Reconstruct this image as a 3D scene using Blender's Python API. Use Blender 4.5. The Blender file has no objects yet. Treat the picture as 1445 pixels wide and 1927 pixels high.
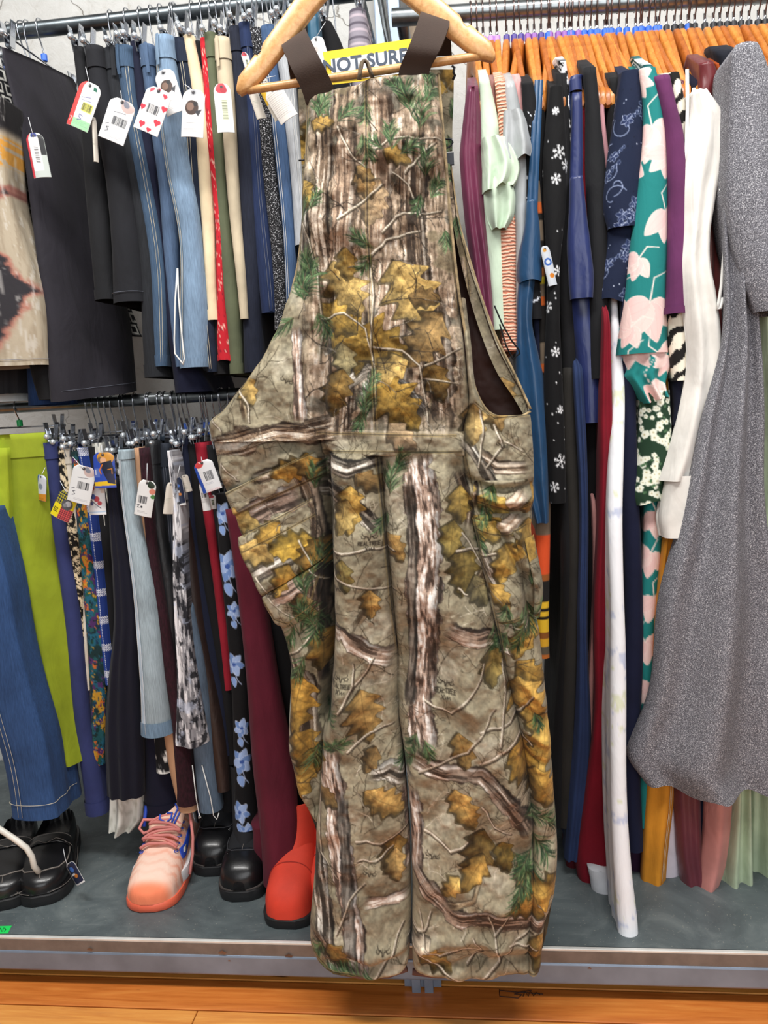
import bpy, math, random
import numpy as np
from math import sin, cos, pi, radians, sqrt
from mathutils import Vector, Matrix, noise as mnoise

# ---------------------------------------------------------------- camera
FPX, CX, CY = 1446.0, 722.5, 963.5
yaw, pit, rol = radians(6.4), radians(7.5), radians(3.2)
f0 = np.array([-sin(yaw)*cos(pit), cos(yaw)*cos(pit), -sin(pit)])
r0 = np.array([cos(yaw), sin(yaw), 0.0])
u0 = np.cross(r0, f0)
RV = cos(rol)*r0 - sin(rol)*u0
UV = sin(rol)*r0 + cos(rol)*u0
CAM = np.array([0.0, -1.75, 1.095])
scn = bpy.context.scene
col0 = scn.collection
cd = bpy.data.cameras.new('camera')
cam = bpy.data.objects.new('camera', cd)
col0.objects.link(cam)
M4 = Matrix(((RV[0], UV[0], -f0[0], CAM[0]), (RV[1], UV[1], -f0[1], CAM[1]), (RV[2], UV[2], -f0[2], CAM[2]), (0, 0, 0, 1)))
cam.matrix_world = M4
cd.sensor_fit = 'VERTICAL'
cd.sensor_height = 36.0
cd.lens = 36.0*FPX/1927.0
cd.clip_start = 0.02
scn.camera = cam

# ---------------------------------------------------------------- light
world = bpy.data.worlds.new('shop_light')
scn.world = world
world.use_nodes = True
bg = world.node_tree.nodes['Background']
bg.inputs[0].default_value = (1.0, 0.985, 0.96, 1)
bg.inputs[1].default_value = 0.16
def area(name, loc, target, sx, sy, power, color=(1, 1, 1)):
    l = bpy.data.lights.new(name, 'AREA')
    l.shape = 'RECTANGLE'; l.size = sx; l.size_y = sy; l.energy = power; l.color = color
    o = bpy.data.objects.new(name, l)
    col0.objects.link(o)
    o.location = loc
    d = Vector(target) - Vector(loc)
    o.rotation_euler = d.to_track_quat('-Z', 'Y').to_euler()
    return o
area('ceiling_lamp_a', (-0.85, -1.30, 3.0), (-0.70, -0.35, 0.9), 1.3, 0.30, 46, (1.0, 0.98, 0.95))
area('ceiling_lamp_b', (0.65, -1.30, 3.0), (0.45, -0.35, 0.9), 1.3, 0.30, 46, (1.0, 0.98, 0.95))
area('shop_window', (0.6, -4.6, 1.9), (0.0, 0.0, 0.9), 3.2, 2.2, 70, (0.97, 0.985, 1.0))
vs = scn.view_settings
vs.view_transform = 'Standard'
vs.look = 'None'
vs.exposure = 0.12
vs.gamma = 1.0
vs.use_curve_mapping = False

# ---------------------------------------------------------------- helpers
rng = np.random.default_rng(7)
random.seed(7)

def P(px, py, Y):
    """world point on the plane y = Y seen in the direction (px, py); works on arrays"""
    px = np.asarray(px, float); py = np.asarray(py, float); Y = np.asarray(Y, float)
    dx = f0[0] + RV[0]*(px-CX)/FPX - UV[0]*(py-CY)/FPX
    dy = f0[1] + RV[1]*(px-CX)/FPX - UV[1]*(py-CY)/FPX
    dz = f0[2] + RV[2]*(px-CX)/FPX - UV[2]*(py-CY)/FPX
    s = (Y - CAM[1])/dy
    return CAM[0]+dx*s, Y+0*dx, CAM[2]+dz*s

def PZ(px, py, Z):
    """world point on the level z = Z"""
    d = f0 + RV*(px-CX)/FPX - UV*(py-CY)/FPX
    s = (Z-CAM[2])/d[2]
    return CAM + d*s

def lin(c):
    c = np.asarray(c, float)
    return np.where(c <= 0.04045, c/12.92, ((c+0.055)/1.055)**2.4)
def hexc(h):
    h = h.lstrip('#')
    return np.array([int(h[i:i+2], 16)/255 for i in (0, 2, 4)])
def lin4(c):
    if isinstance(c, str): c = hexc(c)
    l = lin(c)
    return (float(l[0]), float(l[1]), float(l[2]), 1.0)

def tag(o, label=None, cat=None, group=None, kind=None):
    if label: o['label'] = label
    if cat: o['category'] = cat
    if group: o['group'] = group
    if kind: o['kind'] = kind
    return o

def empty(name, loc, rz=0.0, label=None, cat=None, group=None):
    o = bpy.data.objects.new(name, None)
    o.empty_display_size = 0.05
    col0.objects.link(o)
    o.location = loc
    o.rotation_euler = (0, 0, rz)
    return tag(o, label, cat, group)

def link(name, me, parent=None, mat=None):
    o = bpy.data.objects.new(name, me)
    col0.objects.link(o)
    if parent is not None: o.parent = parent
    if mat is not None and not me.materials: me.materials.append(mat)
    return o

def mk(name, V, F, mat=None, parent=None, base=(0, 0, 0), smooth=True, colors=None, label=None, cat=None, group=None, kind=None):
    """mesh object from an (n,3) array and quads (m,4) or a list of faces; verts in world coordinates, base = the thing's base"""
    V = np.asarray(V, np.float32) - np.asarray(base, np.float32)
    me = bpy.data.meshes.new(name)
    if isinstance(F, np.ndarray):
        n, k = F.shape
        me.vertices.add(len(V)); me.vertices.foreach_set('co', V.ravel())
        me.loops.add(n*k); me.loops.foreach_set('vertex_index', F.astype(np.int32).ravel())
        me.polygons.add(n)
        me.polygons.foreach_set('loop_start', np.arange(0, n*k, k, dtype=np.int32))
        me.polygons.foreach_set('loop_total', np.full(n, k, np.int32))
        me.update(calc_edges=True)
        me.validate()
    else:
        me.from_pydata([tuple(map(float, v)) for v in V], [], [tuple(f) for f in F])
        me.update()
    if smooth:
        me.polygons.foreach_set('use_smooth', np.ones(len(me.polygons), bool))
    if colors is not None:
        at = me.color_attributes.new('Col', 'FLOAT_COLOR', 'POINT')
        c = np.ones((len(V), 4), np.float32); c[:, :3] = lin(np.clip(colors, 0, 1))
        at.data.foreach_set('color', c.ravel())
    o = link(name, me, parent, mat)
    if parent is None: o.location = base
    return tag(o, label, cat, group, kind)

def gridF(nr, nc, off=0, closed=False):
    i = np.arange(nr-1)[:, None]; j = np.arange(nc if closed else nc-1)[None, :]
    j2 = (j+1) % nc
    return np.stack([i*nc+j, i*nc+j2, (i+1)*nc+j2, (i+1)*nc+j], -1).reshape(-1, 4) + off

class MB:
    """collects shapes into one mesh"""
    def __init__(s): s.V = []; s.F = []
    def add(s, V, F):
        o = len(s.V)
        s.V += [tuple(map(float, v)) for v in V]; s.F += [tuple(int(i)+o for i in f) for f in F]
        return s
    def box(s, c, d, M=None, taper=1.0):
        hx, hy, hz = d[0]/2, d[1]/2, d[2]/2
        v = [(-hx, -hy, -hz), (hx, -hy, -hz), (hx, hy, -hz), (-hx, hy, -hz), (-hx*taper, -hy*taper, hz), (hx*taper, -hy*taper, hz), (hx*taper, hy*taper, hz), (-hx*taper, hy*taper, hz)]
        if M is not None: v = [tuple(M @ Vector(p)) for p in v]
        v = [(p[0]+c[0], p[1]+c[1], p[2]+c[2]) for p in v]
        return s.add(v, [(0, 3, 2, 1), (4, 5, 6, 7), (0, 1, 5, 4), (1, 2, 6, 5), (2, 3, 7, 6), (3, 0, 4, 7)])
    def tube(s, pts, r, n=6, cap=True):
        pts = [Vector(p) for p in pts]
        m = len(pts)
        rr = r if hasattr(r, '__len__') else [r]*m
        V = []; up = None
        for i, p in enumerate(pts):
            t = (pts[min(i+1, m-1)] - pts[max(i-1, 0)])
            if t.length < 1e-9: t = Vector((0, 0, 1))
            t.normalize()
            if up is None:
                a = Vector((1, 0, 0)) if abs(t.x) < 0.8 else Vector((0, 1, 0))
                up = t.cross(a).normalized()
            up = (up - t*up.dot(t))
            if up.length < 1e-6: up = t.orthogonal()
            up.normalize()
            b = t.cross(up)
            for k in range(n):
                a = 2*pi*k/n
                V.append(p + (up*cos(a)+b*sin(a))*rr[i])
        F = []
        for i in range(m-1):
            for k in range(n):
                F.append((i*n+k, i*n+(k+1) % n, (i+1)*n+(k+1) % n, (i+1)*n+k))
        if cap:
            F.append(tuple(range(n))[::-1]); F.append(tuple((m-1)*n+k for k in range(n)))
        return s.add(V, F)
    def ball(s, c, r, n=8, m=5):
        V = [(c[0], c[1], c[2]+r)]
        for i in range(1, m):
            a = pi*i/m
            for k in range(n):
                b = 2*pi*k/n
                V.append((c[0]+r*sin(a)*cos(b), c[1]+r*sin(a)*sin(b), c[2]+r*cos(a)))
        V.append((c[0], c[1], c[2]-r))
        F = [(0, 1+k, 1+(k+1) % n) for k in range(n)]
        for i in range(m-2):
            for k in range(n):
                F.append((1+i*n+k, 1+(i+1)*n+k, 1+(i+1)*n+(k+1) % n, 1+i*n+(k+1) % n))
        e = len(V)-1
        F += [(e, 1+(m-2)*n+(k+1) % n, 1+(m-2)*n+k) for k in range(n)]
        return s.add(V, F)
    def lathe(s, prof, c=(0, 0, 0), n=16):
        V = []
        for (r, z) in prof:
            for k in range(n):
                a = 2*pi*k/n
                V.append((c[0]+r*cos(a), c[1]+r*sin(a), c[2]+z))
        F = []
        for i in range(len(prof)-1):
            for k in range(n):
                F.append((i*n+k, i*n+(k+1) % n, (i+1)*n+(k+1) % n, (i+1)*n+k))
        F.append(tuple(range(n))[::-1]); F.append(tuple((len(prof)-1)*n+k for k in range(n)))
        return s.add(V, F)
    def prism(s, poly, h0, h1, M=None):
        """polygon (x,z) extruded along y from h0 to h1"""
        n = len(poly)
        V = [(p[0], h0, p[1]) for p in poly] + [(p[0], h1, p[1]) for p in poly]
        if M is not None: V = [tuple(M @ Vector(v)) for v in V]
        F = [tuple(range(n)), tuple(range(2*n-1, n-1, -1))]
        F += [(i, i+n, (i+1) % n+n, (i+1) % n) for i in range(n)]
        return s.add(V, F)
    def build(s, name, mat, parent=None, base=(0, 0, 0), smooth=False, **k):
        return mk(name, np.array(s.V), s.F, mat, parent, base, smooth, **k)

def smooth_edges(o, angle=35):
    me = o.data
    me.polygons.foreach_set('use_smooth', np.ones(len(me.polygons), bool))
    try: me.set_sharp_from_angle(angle=radians(angle))
    except Exception: pass
    return o

def bevel(o, w, seg=2):
    m = o.modifiers.new('bevel', 'BEVEL'); m.width = w; m.segments = seg; m.limit_method = 'ANGLE'; m.angle_limit = radians(40)
    return o

def text_mesh(txt, size, M, mat, name, parent, base=(0, 0, 0), extrude=0.0002, bold=0.0):
    cu = bpy.data.curves.new('lettering', 'FONT')
    cu.body = txt; cu.size = size; cu.extrude = extrude; cu.offset = bold
    cu.align_x = 'CENTER'; cu.align_y = 'CENTER'; cu.resolution_u = 3
    ob = bpy.data.objects.new('lettering_tmp', cu)
    col0.objects.link(ob)
    dg = bpy.context.evaluated_depsgraph_get()
    me = bpy.data.meshes.new_from_object(ob.evaluated_get(dg))
    bpy.data.objects.remove(ob); bpy.data.curves.remove(cu)
    me.transform(Matrix.Translation(-Vector(base)) @ M)
    me.materials.clear(); me.materials.append(mat)
    me.name = name
    return link(name, me, parent)

# ---------------------------------------------------------------- materials
MATS = {}
def nodes_of(name):
    m = bpy.data.materials.new(name); m.use_nodes = True
    nt = m.node_tree; b = nt.nodes['Principled BSDF']
    return m, nt, b
def N(nt, t, **k):
    n = nt.nodes.new(t)
    for a, v in k.items():
        if a.startswith('i_'):
            key = a[2:]
            key = int(key) if key.isdigit() else key.replace('_', ' ')
            n.inputs[key].default_value = v
        else: setattr(n, a, v)
    return n
def mixc(nt, a, b, fac):
    n = nt.nodes.new('ShaderNodeMix'); n.data_type = 'RGBA'
    for sock, v in ((n.inputs[0], fac), (n.inputs[6], a), (n.inputs[7], b)):
        if hasattr(v, 'links') or hasattr(v, 'is_output'): nt.links.new(v, sock)
        else: sock.default_value = v
    return n.outputs[2]
def ramp(nt, src, stops):
    r = nt.nodes.new('ShaderNodeValToRGB')
    e = r.color_ramp.elements
    while len(e) < len(stops): e.new(0.5)
    for i, (p, c) in enumerate(stops):
        e[i].position = p; e[i].color = lin4(c) if not (isinstance(c, tuple) and len(c) == 4) else c
    nt.links.new(src, r.inputs[0])
    return r.outputs[0]
def coords(nt, scale=(1, 1, 1), kind='Object'):
    tc = nt.nodes.new('ShaderNodeTexCoord'); mp = nt.nodes.new('ShaderNodeMapping')
    mp.inputs['Scale'].default_value = scale
    nt.links.new(tc.outputs[kind], mp.inputs[0])
    return mp.outputs[0]
def noise_n(nt, vec, scale, detail=3, rough=0.55, dist=0.0):
    n = nt.nodes.new('ShaderNodeTexNoise')
    n.inputs['Scale'].default_value = scale; n.inputs['Detail'].default_value = detail
    n.inputs['Roughness'].default_value = rough; n.inputs['Distortion'].default_value = dist
    nt.links.new(vec, n.inputs['Vector'])
    return n.outputs[0]
def bump_n(nt, b, h, strength, dist):
    n = nt.nodes.new('ShaderNodeBump')
    n.inputs['Strength'].default_value = strength; n.inputs['Distance'].default_value = dist
    nt.links.new(h, n.inputs['Height']); nt.links.new(n.outputs[0], b.inputs['Normal'])
def simple(name, c, rough=0.5, metal=0.0, spec=0.5, var=0.0, vscale=20, bump=0.0, bscale=200, coat=0.0):
    if name in MATS: return MATS[name]
    m, nt, b = nodes_of(name)
    b.inputs['Roughness'].default_value = rough; b.inputs['Metallic'].default_value = metal
    b.inputs['Specular IOR Level'].default_value = spec
    b.inputs['Coat Weight'].default_value = coat
    v = coords(nt)
    c = hexc(c) if isinstance(c, str) else np.array(c)
    n = noise_n(nt, v, vscale, 4)
    nt.links.new(ramp(nt, n, [(0.3, tuple(np.clip(c*(1-var), 0, 1))), (0.7, tuple(np.clip(c*(1+var), 0, 1)))]), b.inputs['Base Color'])
    if bump > 0: bump_n(nt, b, noise_n(nt, v, bscale, 3), bump, 0.001)
    MATS[name] = m
    return m
def wrinkle(nt, b, s=0.35, d=0.010):
    """soft creases of hanging cloth, added under the weave relief"""
    w = noise_n(nt, coords(nt, (1, 1, 0.35)), 26, 3, 0.5, 0.8)
    n = nt.nodes.new('ShaderNodeBump'); n.inputs['Strength'].default_value = s; n.inputs['Distance'].default_value = d
    nt.links.new(w, n.inputs['Height'])
    for l in list(nt.links):
        if l.to_node == b and l.to_socket.name == 'Normal':
            src = l.from_node
            if src.type == 'BUMP': nt.links.new(n.outputs[0], src.inputs['Normal'])
            break
    else: nt.links.new(n.outputs[0], b.inputs['Normal'])
def fabric(name, c, kind='plain', rough=0.85, sheen=0.03):
    """woven cloth: colour with a little yarn variation, weave relief"""
    if name in MATS: return MATS[name]
    m, nt, b = nodes_of(name)
    b.inputs['Roughness'].default_value = rough
    b.inputs['Specular IOR Level'].default_value = 0.25
    b.inputs['Sheen Weight'].default_value = sheen
    v = coords(nt)
    c = hexc(c) if isinstance(c, str) else np.array(c)
    c = c*float(np.interp(c.max(), [0.25, 0.55], [0.74, 1.0]))      # deep-dyed cloth
    k = np.clip
    if kind == 'denim':
        vs_ = coords(nt, (300, 300, 14))
        st = noise_n(nt, vs_, 2.6, 3, 0.65)
        fa = noise_n(nt, v, 9, 3)
        base = ramp(nt, fa, [(0.32, tuple(k(c*0.88, 0, 1))), (0.68, tuple(k(c*1.12+0.02, 0, 1)))])
        yarn = ramp(nt, st, [(0.35, tuple(k(c*0.70, 0, 1))), (0.66, tuple(k(c*1.15+0.04, 0, 1)))])
        nt.links.new(mixc(nt, base, yarn, 0.42), b.inputs['Base Color'])
        bump_n(nt, b, st, 0.35, 0.0012)
    elif kind == 'tweed':
        n1 = noise_n(nt, v, 560, 2, 0.7)
        n2 = noise_n(nt, v, 12, 2)
        base = ramp(nt, n1, [(0.36, (0.13, 0.13, 0.15)), (0.46, tuple(k(c*0.62, 0, 1))), (0.56, tuple(c)), (0.68, (0.90, 0.90, 0.91))])
        nt.links.new(mixc(nt, base, lin4(c), 0.30), b.inputs['Base Color'])
        bump_n(nt, b, n1, 0.5, 0.002)
    elif kind == 'darktweed':
        n1 = noise_n(nt, v, 420, 2, 0.7)
        nt.links.new(ramp(nt, n1, [(0.50, (0.07, 0.07, 0.08)), (0.58, (0.16, 0.16, 0.17)), (0.64, (0.8, 0.8, 0.82))]), b.inputs['Base Color'])
        bump_n(nt, b, n1, 0.4, 0.002)
    elif kind == 'satin':
        b.inputs['Roughness'].default_value = 0.38
        b.inputs['Specular IOR Level'].default_value = 0.5
        b.inputs['Sheen Weight'].default_value = 0.08
        n = noise_n(nt, v, 14, 3)
        nt.links.new(ramp(nt, n, [(0.3, tuple(k(c*0.92, 0, 1))), (0.7, tuple(k(c*1.07, 0, 1)))]), b.inputs['Base Color'])
        bump_n(nt, b, noise_n(nt, coords(nt, (1, 1, 0.25)), 45, 2), 0.12, 0.004)
    elif kind == 'leather':
        b.inputs['Roughness'].default_value = 0.42
        b.inputs['Specular IOR Level'].default_value = 0.5
        n = noise_n(nt, v, 30, 3)
        nt.links.new(ramp(nt, n, [(0.3, tuple(k(c*0.9, 0, 1))), (0.7, tuple(k(c*1.1, 0, 1)))]), b.inputs['Base Color'])
        bump_n(nt, b, noise_n(nt, v, 320, 3), 0.2, 0.0008)
    elif kind == 'knit':
        vs_ = coords(nt, (1, 1, 0.35))
        st = noise_n(nt, vs_, 260, 2)
        nt.links.new(ramp(nt, st, [(0.35, tuple(k(c*0.75, 0, 1))), (0.65, tuple(k(c*1.1, 0, 1)))]), b.inputs['Base Color'])
        bump_n(nt, b, st, 0.5, 0.002)
    elif kind == 'crinkle':
        w = nt.nodes.new('ShaderNodeTexWave'); w.wave_type = 'BANDS'; w.bands_direction = 'Z'
        w.inputs['Scale'].default_value = 48; w.inputs['Distortion'].default_value = 6; w.inputs['Detail'].default_value = 3
        nt.links.new(v, w.inputs['Vector'])
        nt.links.new(ramp(nt, w.outputs[1], [(0.25, tuple(k(c*np.array([0.93, 0.72, 0.66]), 0, 1))), (0.7, tuple(k(c*1.06, 0, 1)))]), b.inputs['Base Color'])
        bump_n(nt, b, w.outputs[1], 0.7, 0.003)
    else:
        n = noise_n(nt, v, 11, 4)
        nt.links.new(ramp(nt, n, [(0.3, tuple(k(c*0.92, 0, 1))), (0.7, tuple(k(c*1.08+0.004, 0, 1)))]), b.inputs['Base Color'])
        bump_n(nt, b, noise_n(nt, v, 600, 2), 0.15, 0.0008)
    wrinkle(nt, b)
    MATS[name] = m
    return m
def printed(name, rough=0.85, sheen=0.1, bump=0.2, spec=0.25):
    """cloth or card whose print is carried by the mesh's own colours"""
    if name in MATS: return MATS[name]
    m, nt, b = nodes_of(name)
    a = nt.nodes.new('ShaderNodeVertexColor'); a.layer_name = 'Col'
    nt.links.new(a.outputs[0], b.inputs['Base Color'])
    b.inputs['Roughness'].default_value = rough; b.inputs['Sheen Weight'].default_value = sheen
    b.inputs['Specular IOR Level'].default_value = spec
    bump_n(nt, b, noise_n(nt, coords(nt), 500, 2), bump, 0.0008)
    if sheen > 0: wrinkle(nt, b, 0.18 if 'camo' in name else 0.35)
    MATS[name] = m
    return m

PRINT = printed('printed_cloth', sheen=0.03)
CARD = printed('printed_card', 0.45, 0.0, 0.05, 0.4)
CAMO = printed('camouflage_cloth', 0.9, 0.04, 0.25)
CHROME = simple('chrome_wire', '#c9ccd2', 0.16, 1.0, var=0.03)
STEEL = simple('galvanised_steel_tube', '#8d9294', 0.34, 1.0, var=0.12, vscale=30)
DARKSTEEL = simple('dark_steel_tube', '#6d7478', 0.34, 1.0, var=0.12, vscale=26)
BLACKWIRE = simple('dark_wire', '#2a2b30', 0.35, 0.8, var=0.05)
HOOKWIRE = simple('bronzed_hook_wire', '#9c8682', 0.22, 1.0, var=0.08)
PLASTIC_W = simple('clear_white_plastic', '#e4e6ea', 0.25, var=0.02)
SUEDE_BLACK = simple('black_suede', '#17181c', 0.9, var=0.1, bump=0.3, bscale=700)
# ---------------------------------------------------------------- painting of cloth prints (numpy canvases, sRGB)
def vnoise(h, w, cell, seed):
    r = np.random.default_rng(seed)
    gh, gw = int(h/cell)+3, int(w/cell)+3
    g = r.random((gh, gw))
    y = np.arange(h)/cell; x = np.arange(w)/cell
    y0 = y.astype(int); x0 = x.astype(int)
    fy = (y-y0)[:, None]; fx = (x-x0)[None, :]
    fy = fy*fy*(3-2*fy); fx = fx*fx*(3-2*fx)
    a = g[y0][:, x0]; b = g[y0][:, x0+1]; c = g[y0+1][:, x0]; d = g[y0+1][:, x0+1]
    return (a*(1-fx)+b*fx)*(1-fy)+(c*(1-fx)+d*fx)*fy
def fbm(h, w, cell, seed, octv=4):
    o = np.zeros((h, w)); a = 1.0; t = 0
    for k in range(octv):
        c = max(cell/2**k, 1.2)
        o += a*vnoise(h, w, c, seed+k*17); t += a; a *= 0.55
    return o/t
NT = fbm(512, 512, 24, 99, 5); NT = (NT-NT.mean())/NT.std()
NF = fbm(512, 512, 5, 199, 2); NF = (NF-NF.mean())/NF.std()
def nsamp(T, x, y):
    return T[np.asarray(y, int) % 512, np.asarray(x, int) % 512]
def sst(e0, e1, x):
    t = np.clip((x-e0)/(e1-e0), 0, 1); return t*t*(3-2*t)

class Canvas:
    def __init__(s, x0, y0, w, h, base):
        s.x0, s.y0, s.w, s.h = x0, y0, int(w), int(h)
        s.a = np.zeros((s.h, s.w, 3)); s.a[:] = hexc(base) if isinstance(base, str) else base
    def win(s, xa, ya, xb, yb):
        i0 = max(int(math.floor(ya-s.y0)), 0); i1 = min(int(math.ceil(yb-s.y0))+1, s.h)
        j0 = max(int(math.floor(xa-s.x0)), 0); j1 = min(int(math.ceil(xb-s.x0))+1, s.w)
        if i1 <= i0 or j1 <= j0: return None
        Y, X = np.mgrid[i0:i1, j0:j1]
        return (slice(i0, i1), slice(j0, j1)), X+s.x0, Y+s.y0
    def blend(s, sl, m, c):
        m = np.clip(m, 0, 1)[..., None]
        c = hexc(c) if isinstance(c, str) else np.asarray(c)
        s.a[sl] = s.a[sl]*(1-m)+c*m
    def line(s, pts, w, c, alpha=1.0):
        """tapered polyline; w scalar or (start, end)"""
        w0, w1 = (w, w) if not hasattr(w, '__len__') else w
        n = len(pts)-1
        c = hexc(c) if isinstance(c, str) else np.asarray(c)
        for i in range(n):
            (xa, ya), (xb, yb) = pts[i], pts[i+1]
            wa = w0+(w1-w0)*i/n; wb = w0+(w1-w0)*(i+1)/n; wm = max(wa, wb)/2+1.2
            r = s.win(min(xa, xb)-wm, min(ya, yb)-wm, max(xa, xb)+wm, max(ya, yb)+wm)
            if r is None: continue
            sl, X, Y = r
            dx, dy = xb-xa, yb-ya; L2 = dx*dx+dy*dy+1e-9
            t = np.clip(((X-xa)*dx+(Y-ya)*dy)/L2, 0, 1)
            d = np.hypot(X-xa-t*dx, Y-ya-t*dy)
            s.blend(sl, alpha*np.clip((wa+(wb-wa)*t)/2+0.5-d, 0, 1), c)
    def limb(s, pts, w, pal, seed=0, shade=True, along=0.12, across=1.0, fade=26.0):
        """bark-covered branch or trunk along a polyline; pal = (dark, mid, light) colours"""
        pts = np.array(pts, float); n = len(pts)-1
        w0, w1 = (w, w) if not hasattr(w, '__len__') else w
        wm = max(w0, w1)+4
        r = s.win(pts[:, 0].min()-wm, pts[:, 1].min()-wm, pts[:, 0].max()+wm, pts[:, 1].max()+wm)
        if r is None: return
        sl, X, Y = r
        best = np.full(X.shape, 1e9); U = np.zeros(X.shape); A = np.zeros(X.shape); acc = 0.0
        seg = np.hypot(*(pts[1:]-pts[:-1]).T); tot = seg.sum()
        for i in range(n):
            dx, dy = pts[i+1]-pts[i]; L = seg[i]+1e-9
            t = np.clip(((X-pts[i, 0])*dx+(Y-pts[i, 1])*dy)/L**2, 0, 1)
            d = np.hypot(X-pts[i, 0]-t*dx, Y-pts[i, 1]-t*dy)
            sg = np.sign((X-pts[i, 0])*dy-(Y-pts[i, 1])*dx)
            m = d < best
            best = np.where(m, d, best); U = np.where(m, d*sg, U); A = np.where(m, acc+t*L, A); acc += L
        wd = (w0+(w1-w0)*A/tot)/2
        wd = wd*(1+0.16*nsamp(NT, A*0.9+seed*31, U*0+seed*57))
        k = U/np.maximum(wd, 1)
        bark = nsamp(NT, U*3.2*across+seed*71, A*along*3.0+seed*13)+0.7*nsamp(NF, U*1.6*across+seed*5, A*along*2.2)
        d_, m_, l_ = [hexc(c) if isinstance(c, str) else np.asarray(c) for c in pal]
        t1 = sst(-1.3, -0.1, bark)[..., None]; t2 = sst(0.35, 1.35, bark)[..., None]
        c = d_*(1-t1)+m_*t1; c = c*(1-t2)+l_*t2
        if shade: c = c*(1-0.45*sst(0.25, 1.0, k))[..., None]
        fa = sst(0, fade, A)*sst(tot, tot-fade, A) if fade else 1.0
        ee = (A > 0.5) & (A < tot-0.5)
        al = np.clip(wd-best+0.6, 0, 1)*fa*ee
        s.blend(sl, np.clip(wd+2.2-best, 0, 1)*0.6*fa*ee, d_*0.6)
        s.blend(sl, al, c)
    def leaf(s, cx, cy, L, ang, c, lobes=4, depth=0.42, wid=0.36, vein=True, dark=0.35):
        ca, sa = cos(ang), sin(ang)
        r = s.win(cx-L*0.75, cy-L*0.75, cx+L*0.75, cy+L*0.75)
        if r is None: return
        sl, X, Y = r
        x = (X-cx)*ca+(Y-cy)*sa; y = -(X-cx)*sa+(Y-cy)*ca
        t = x/L+0.5
        bend = 0.10*L*np.sin(t*3.0+cx)
        y = y-bend*0.5
        tt = np.clip(t, 0.001, 0.999)
        lb = 1-depth*(0.5+0.5*np.cos(2*pi*(lobes*tt-1.1*np.abs(y)/L)+0.7*np.sign(y)))**0.8
        wd = wid*L*np.sin(pi*tt**0.85)**0.8*lb
        inside = (t > 0) & (t < 1)
        m = np.where(inside, np.clip(wd-np.abs(y)+0.5, 0, 1), 0)
        sh = np.where((t > -0.02) & (t < 1.02), np.clip(wd+3.5-np.abs(y-2.5), 0, 1), 0)
        c = hexc(c) if isinstance(c, str) else np.asarray(c)
        s.blend(sl, sh*0.75, c*dark*0.8)
        f = (0.92+0.07*nsamp(NT, X*1.1, Y*1.1)+0.06*nsamp(NF, X*.7, Y*.7)-0.34*sst(-0.2, 1.0, y/np.maximum(wd, 1))-0.22*sst(0.5, 1.0, t))
        cc = c*np.clip(f, 0.3, 1.25)[..., None]
        m3 = m[..., None]
        s.a[sl] = s.a[sl]*(1-m3)+np.clip(cc, 0, 1)*m3
        edge = m*np.clip(1.6-(wd-np.abs(y)), 0, 1)
        s.blend(sl, edge*0.7, c*0.38)
        if vein:
            v = np.clip(1.0-np.abs(y)/1.1, 0, 1)
            side = np.abs(((t*lobes*1.0-np.abs(y)/L*1.6) % 1.0)-0.5)
            v2 = np.clip(1.0-side*L/lobes/1.3, 0, 1)*0.7
            s.blend(sl, m*np.maximum(v, v2)*0.6, c*0.48)
    def petal(s, cx, cy, L, ang, c, wid=0.33, edge=None):
        ca, sa = cos(ang), sin(ang)
        r = s.win(cx-L*0.7, cy-L*0.7, cx+L*0.7, cy+L*0.7)
        if r is None: return
        sl, X, Y = r
        x = (X-cx)*ca+(Y-cy)*sa; y = -(X-cx)*sa+(Y-cy)*ca
        t = np.clip(x/L+0.5, 0.001, 0.999)
        wd = wid*L*np.sin(pi*t**0.7)**0.75
        ins = (np.abs(x) < L/2)
        m = np.where(ins, np.clip(wd-np.abs(y)+0.5, 0, 1), 0)
        if edge is not None:
            s.blend(sl, np.where(ins, np.clip(wd+1.3-np.abs(y), 0, 1), 0), edge)
        c = hexc(c) if isinstance(c, str) else np.asarray(c)
        s.blend(sl, m, c)
        s.blend(sl, m*0.35*np.clip(1.2-np.abs(np.abs(y)-wd*0.35), 0, 1), np.clip(c*0.9, 0, 1))
    def disc(s, cx, cy, r_, c, alpha=1.0, ry=None):
        ry = ry or r_
        r = s.win(cx-r_-1, cy-ry-1, cx+r_+1, cy+ry+1)
        if r is None: return
        sl, X, Y = r
        d = np.hypot((X-cx)/r_, (Y-cy)/ry)
        s.blend(sl, alpha*np.clip((1-d)*min(r_, ry)+0.5, 0, 1), c)
    def poly(s, pts, c, alpha=1.0):
        pts = np.array(pts, float)
        r = s.win(pts[:, 0].min(), pts[:, 1].min(), pts[:, 0].max(), pts[:, 1].max())
        if r is None: return
        sl, X, Y = r
        ins = np.zeros(X.shape, bool); n = len(pts)
        for i in range(n):
            x1, y1 = pts[i]; x2, y2 = pts[(i+1) % n]
            if y1 == y2: continue
            c1 = ((y1 > Y) != (y2 > Y)) & (X < (x2-x1)*(Y-y1)/(y2-y1)+x1)
            ins ^= c1
        s.blend(sl, ins*alpha, c)
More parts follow.
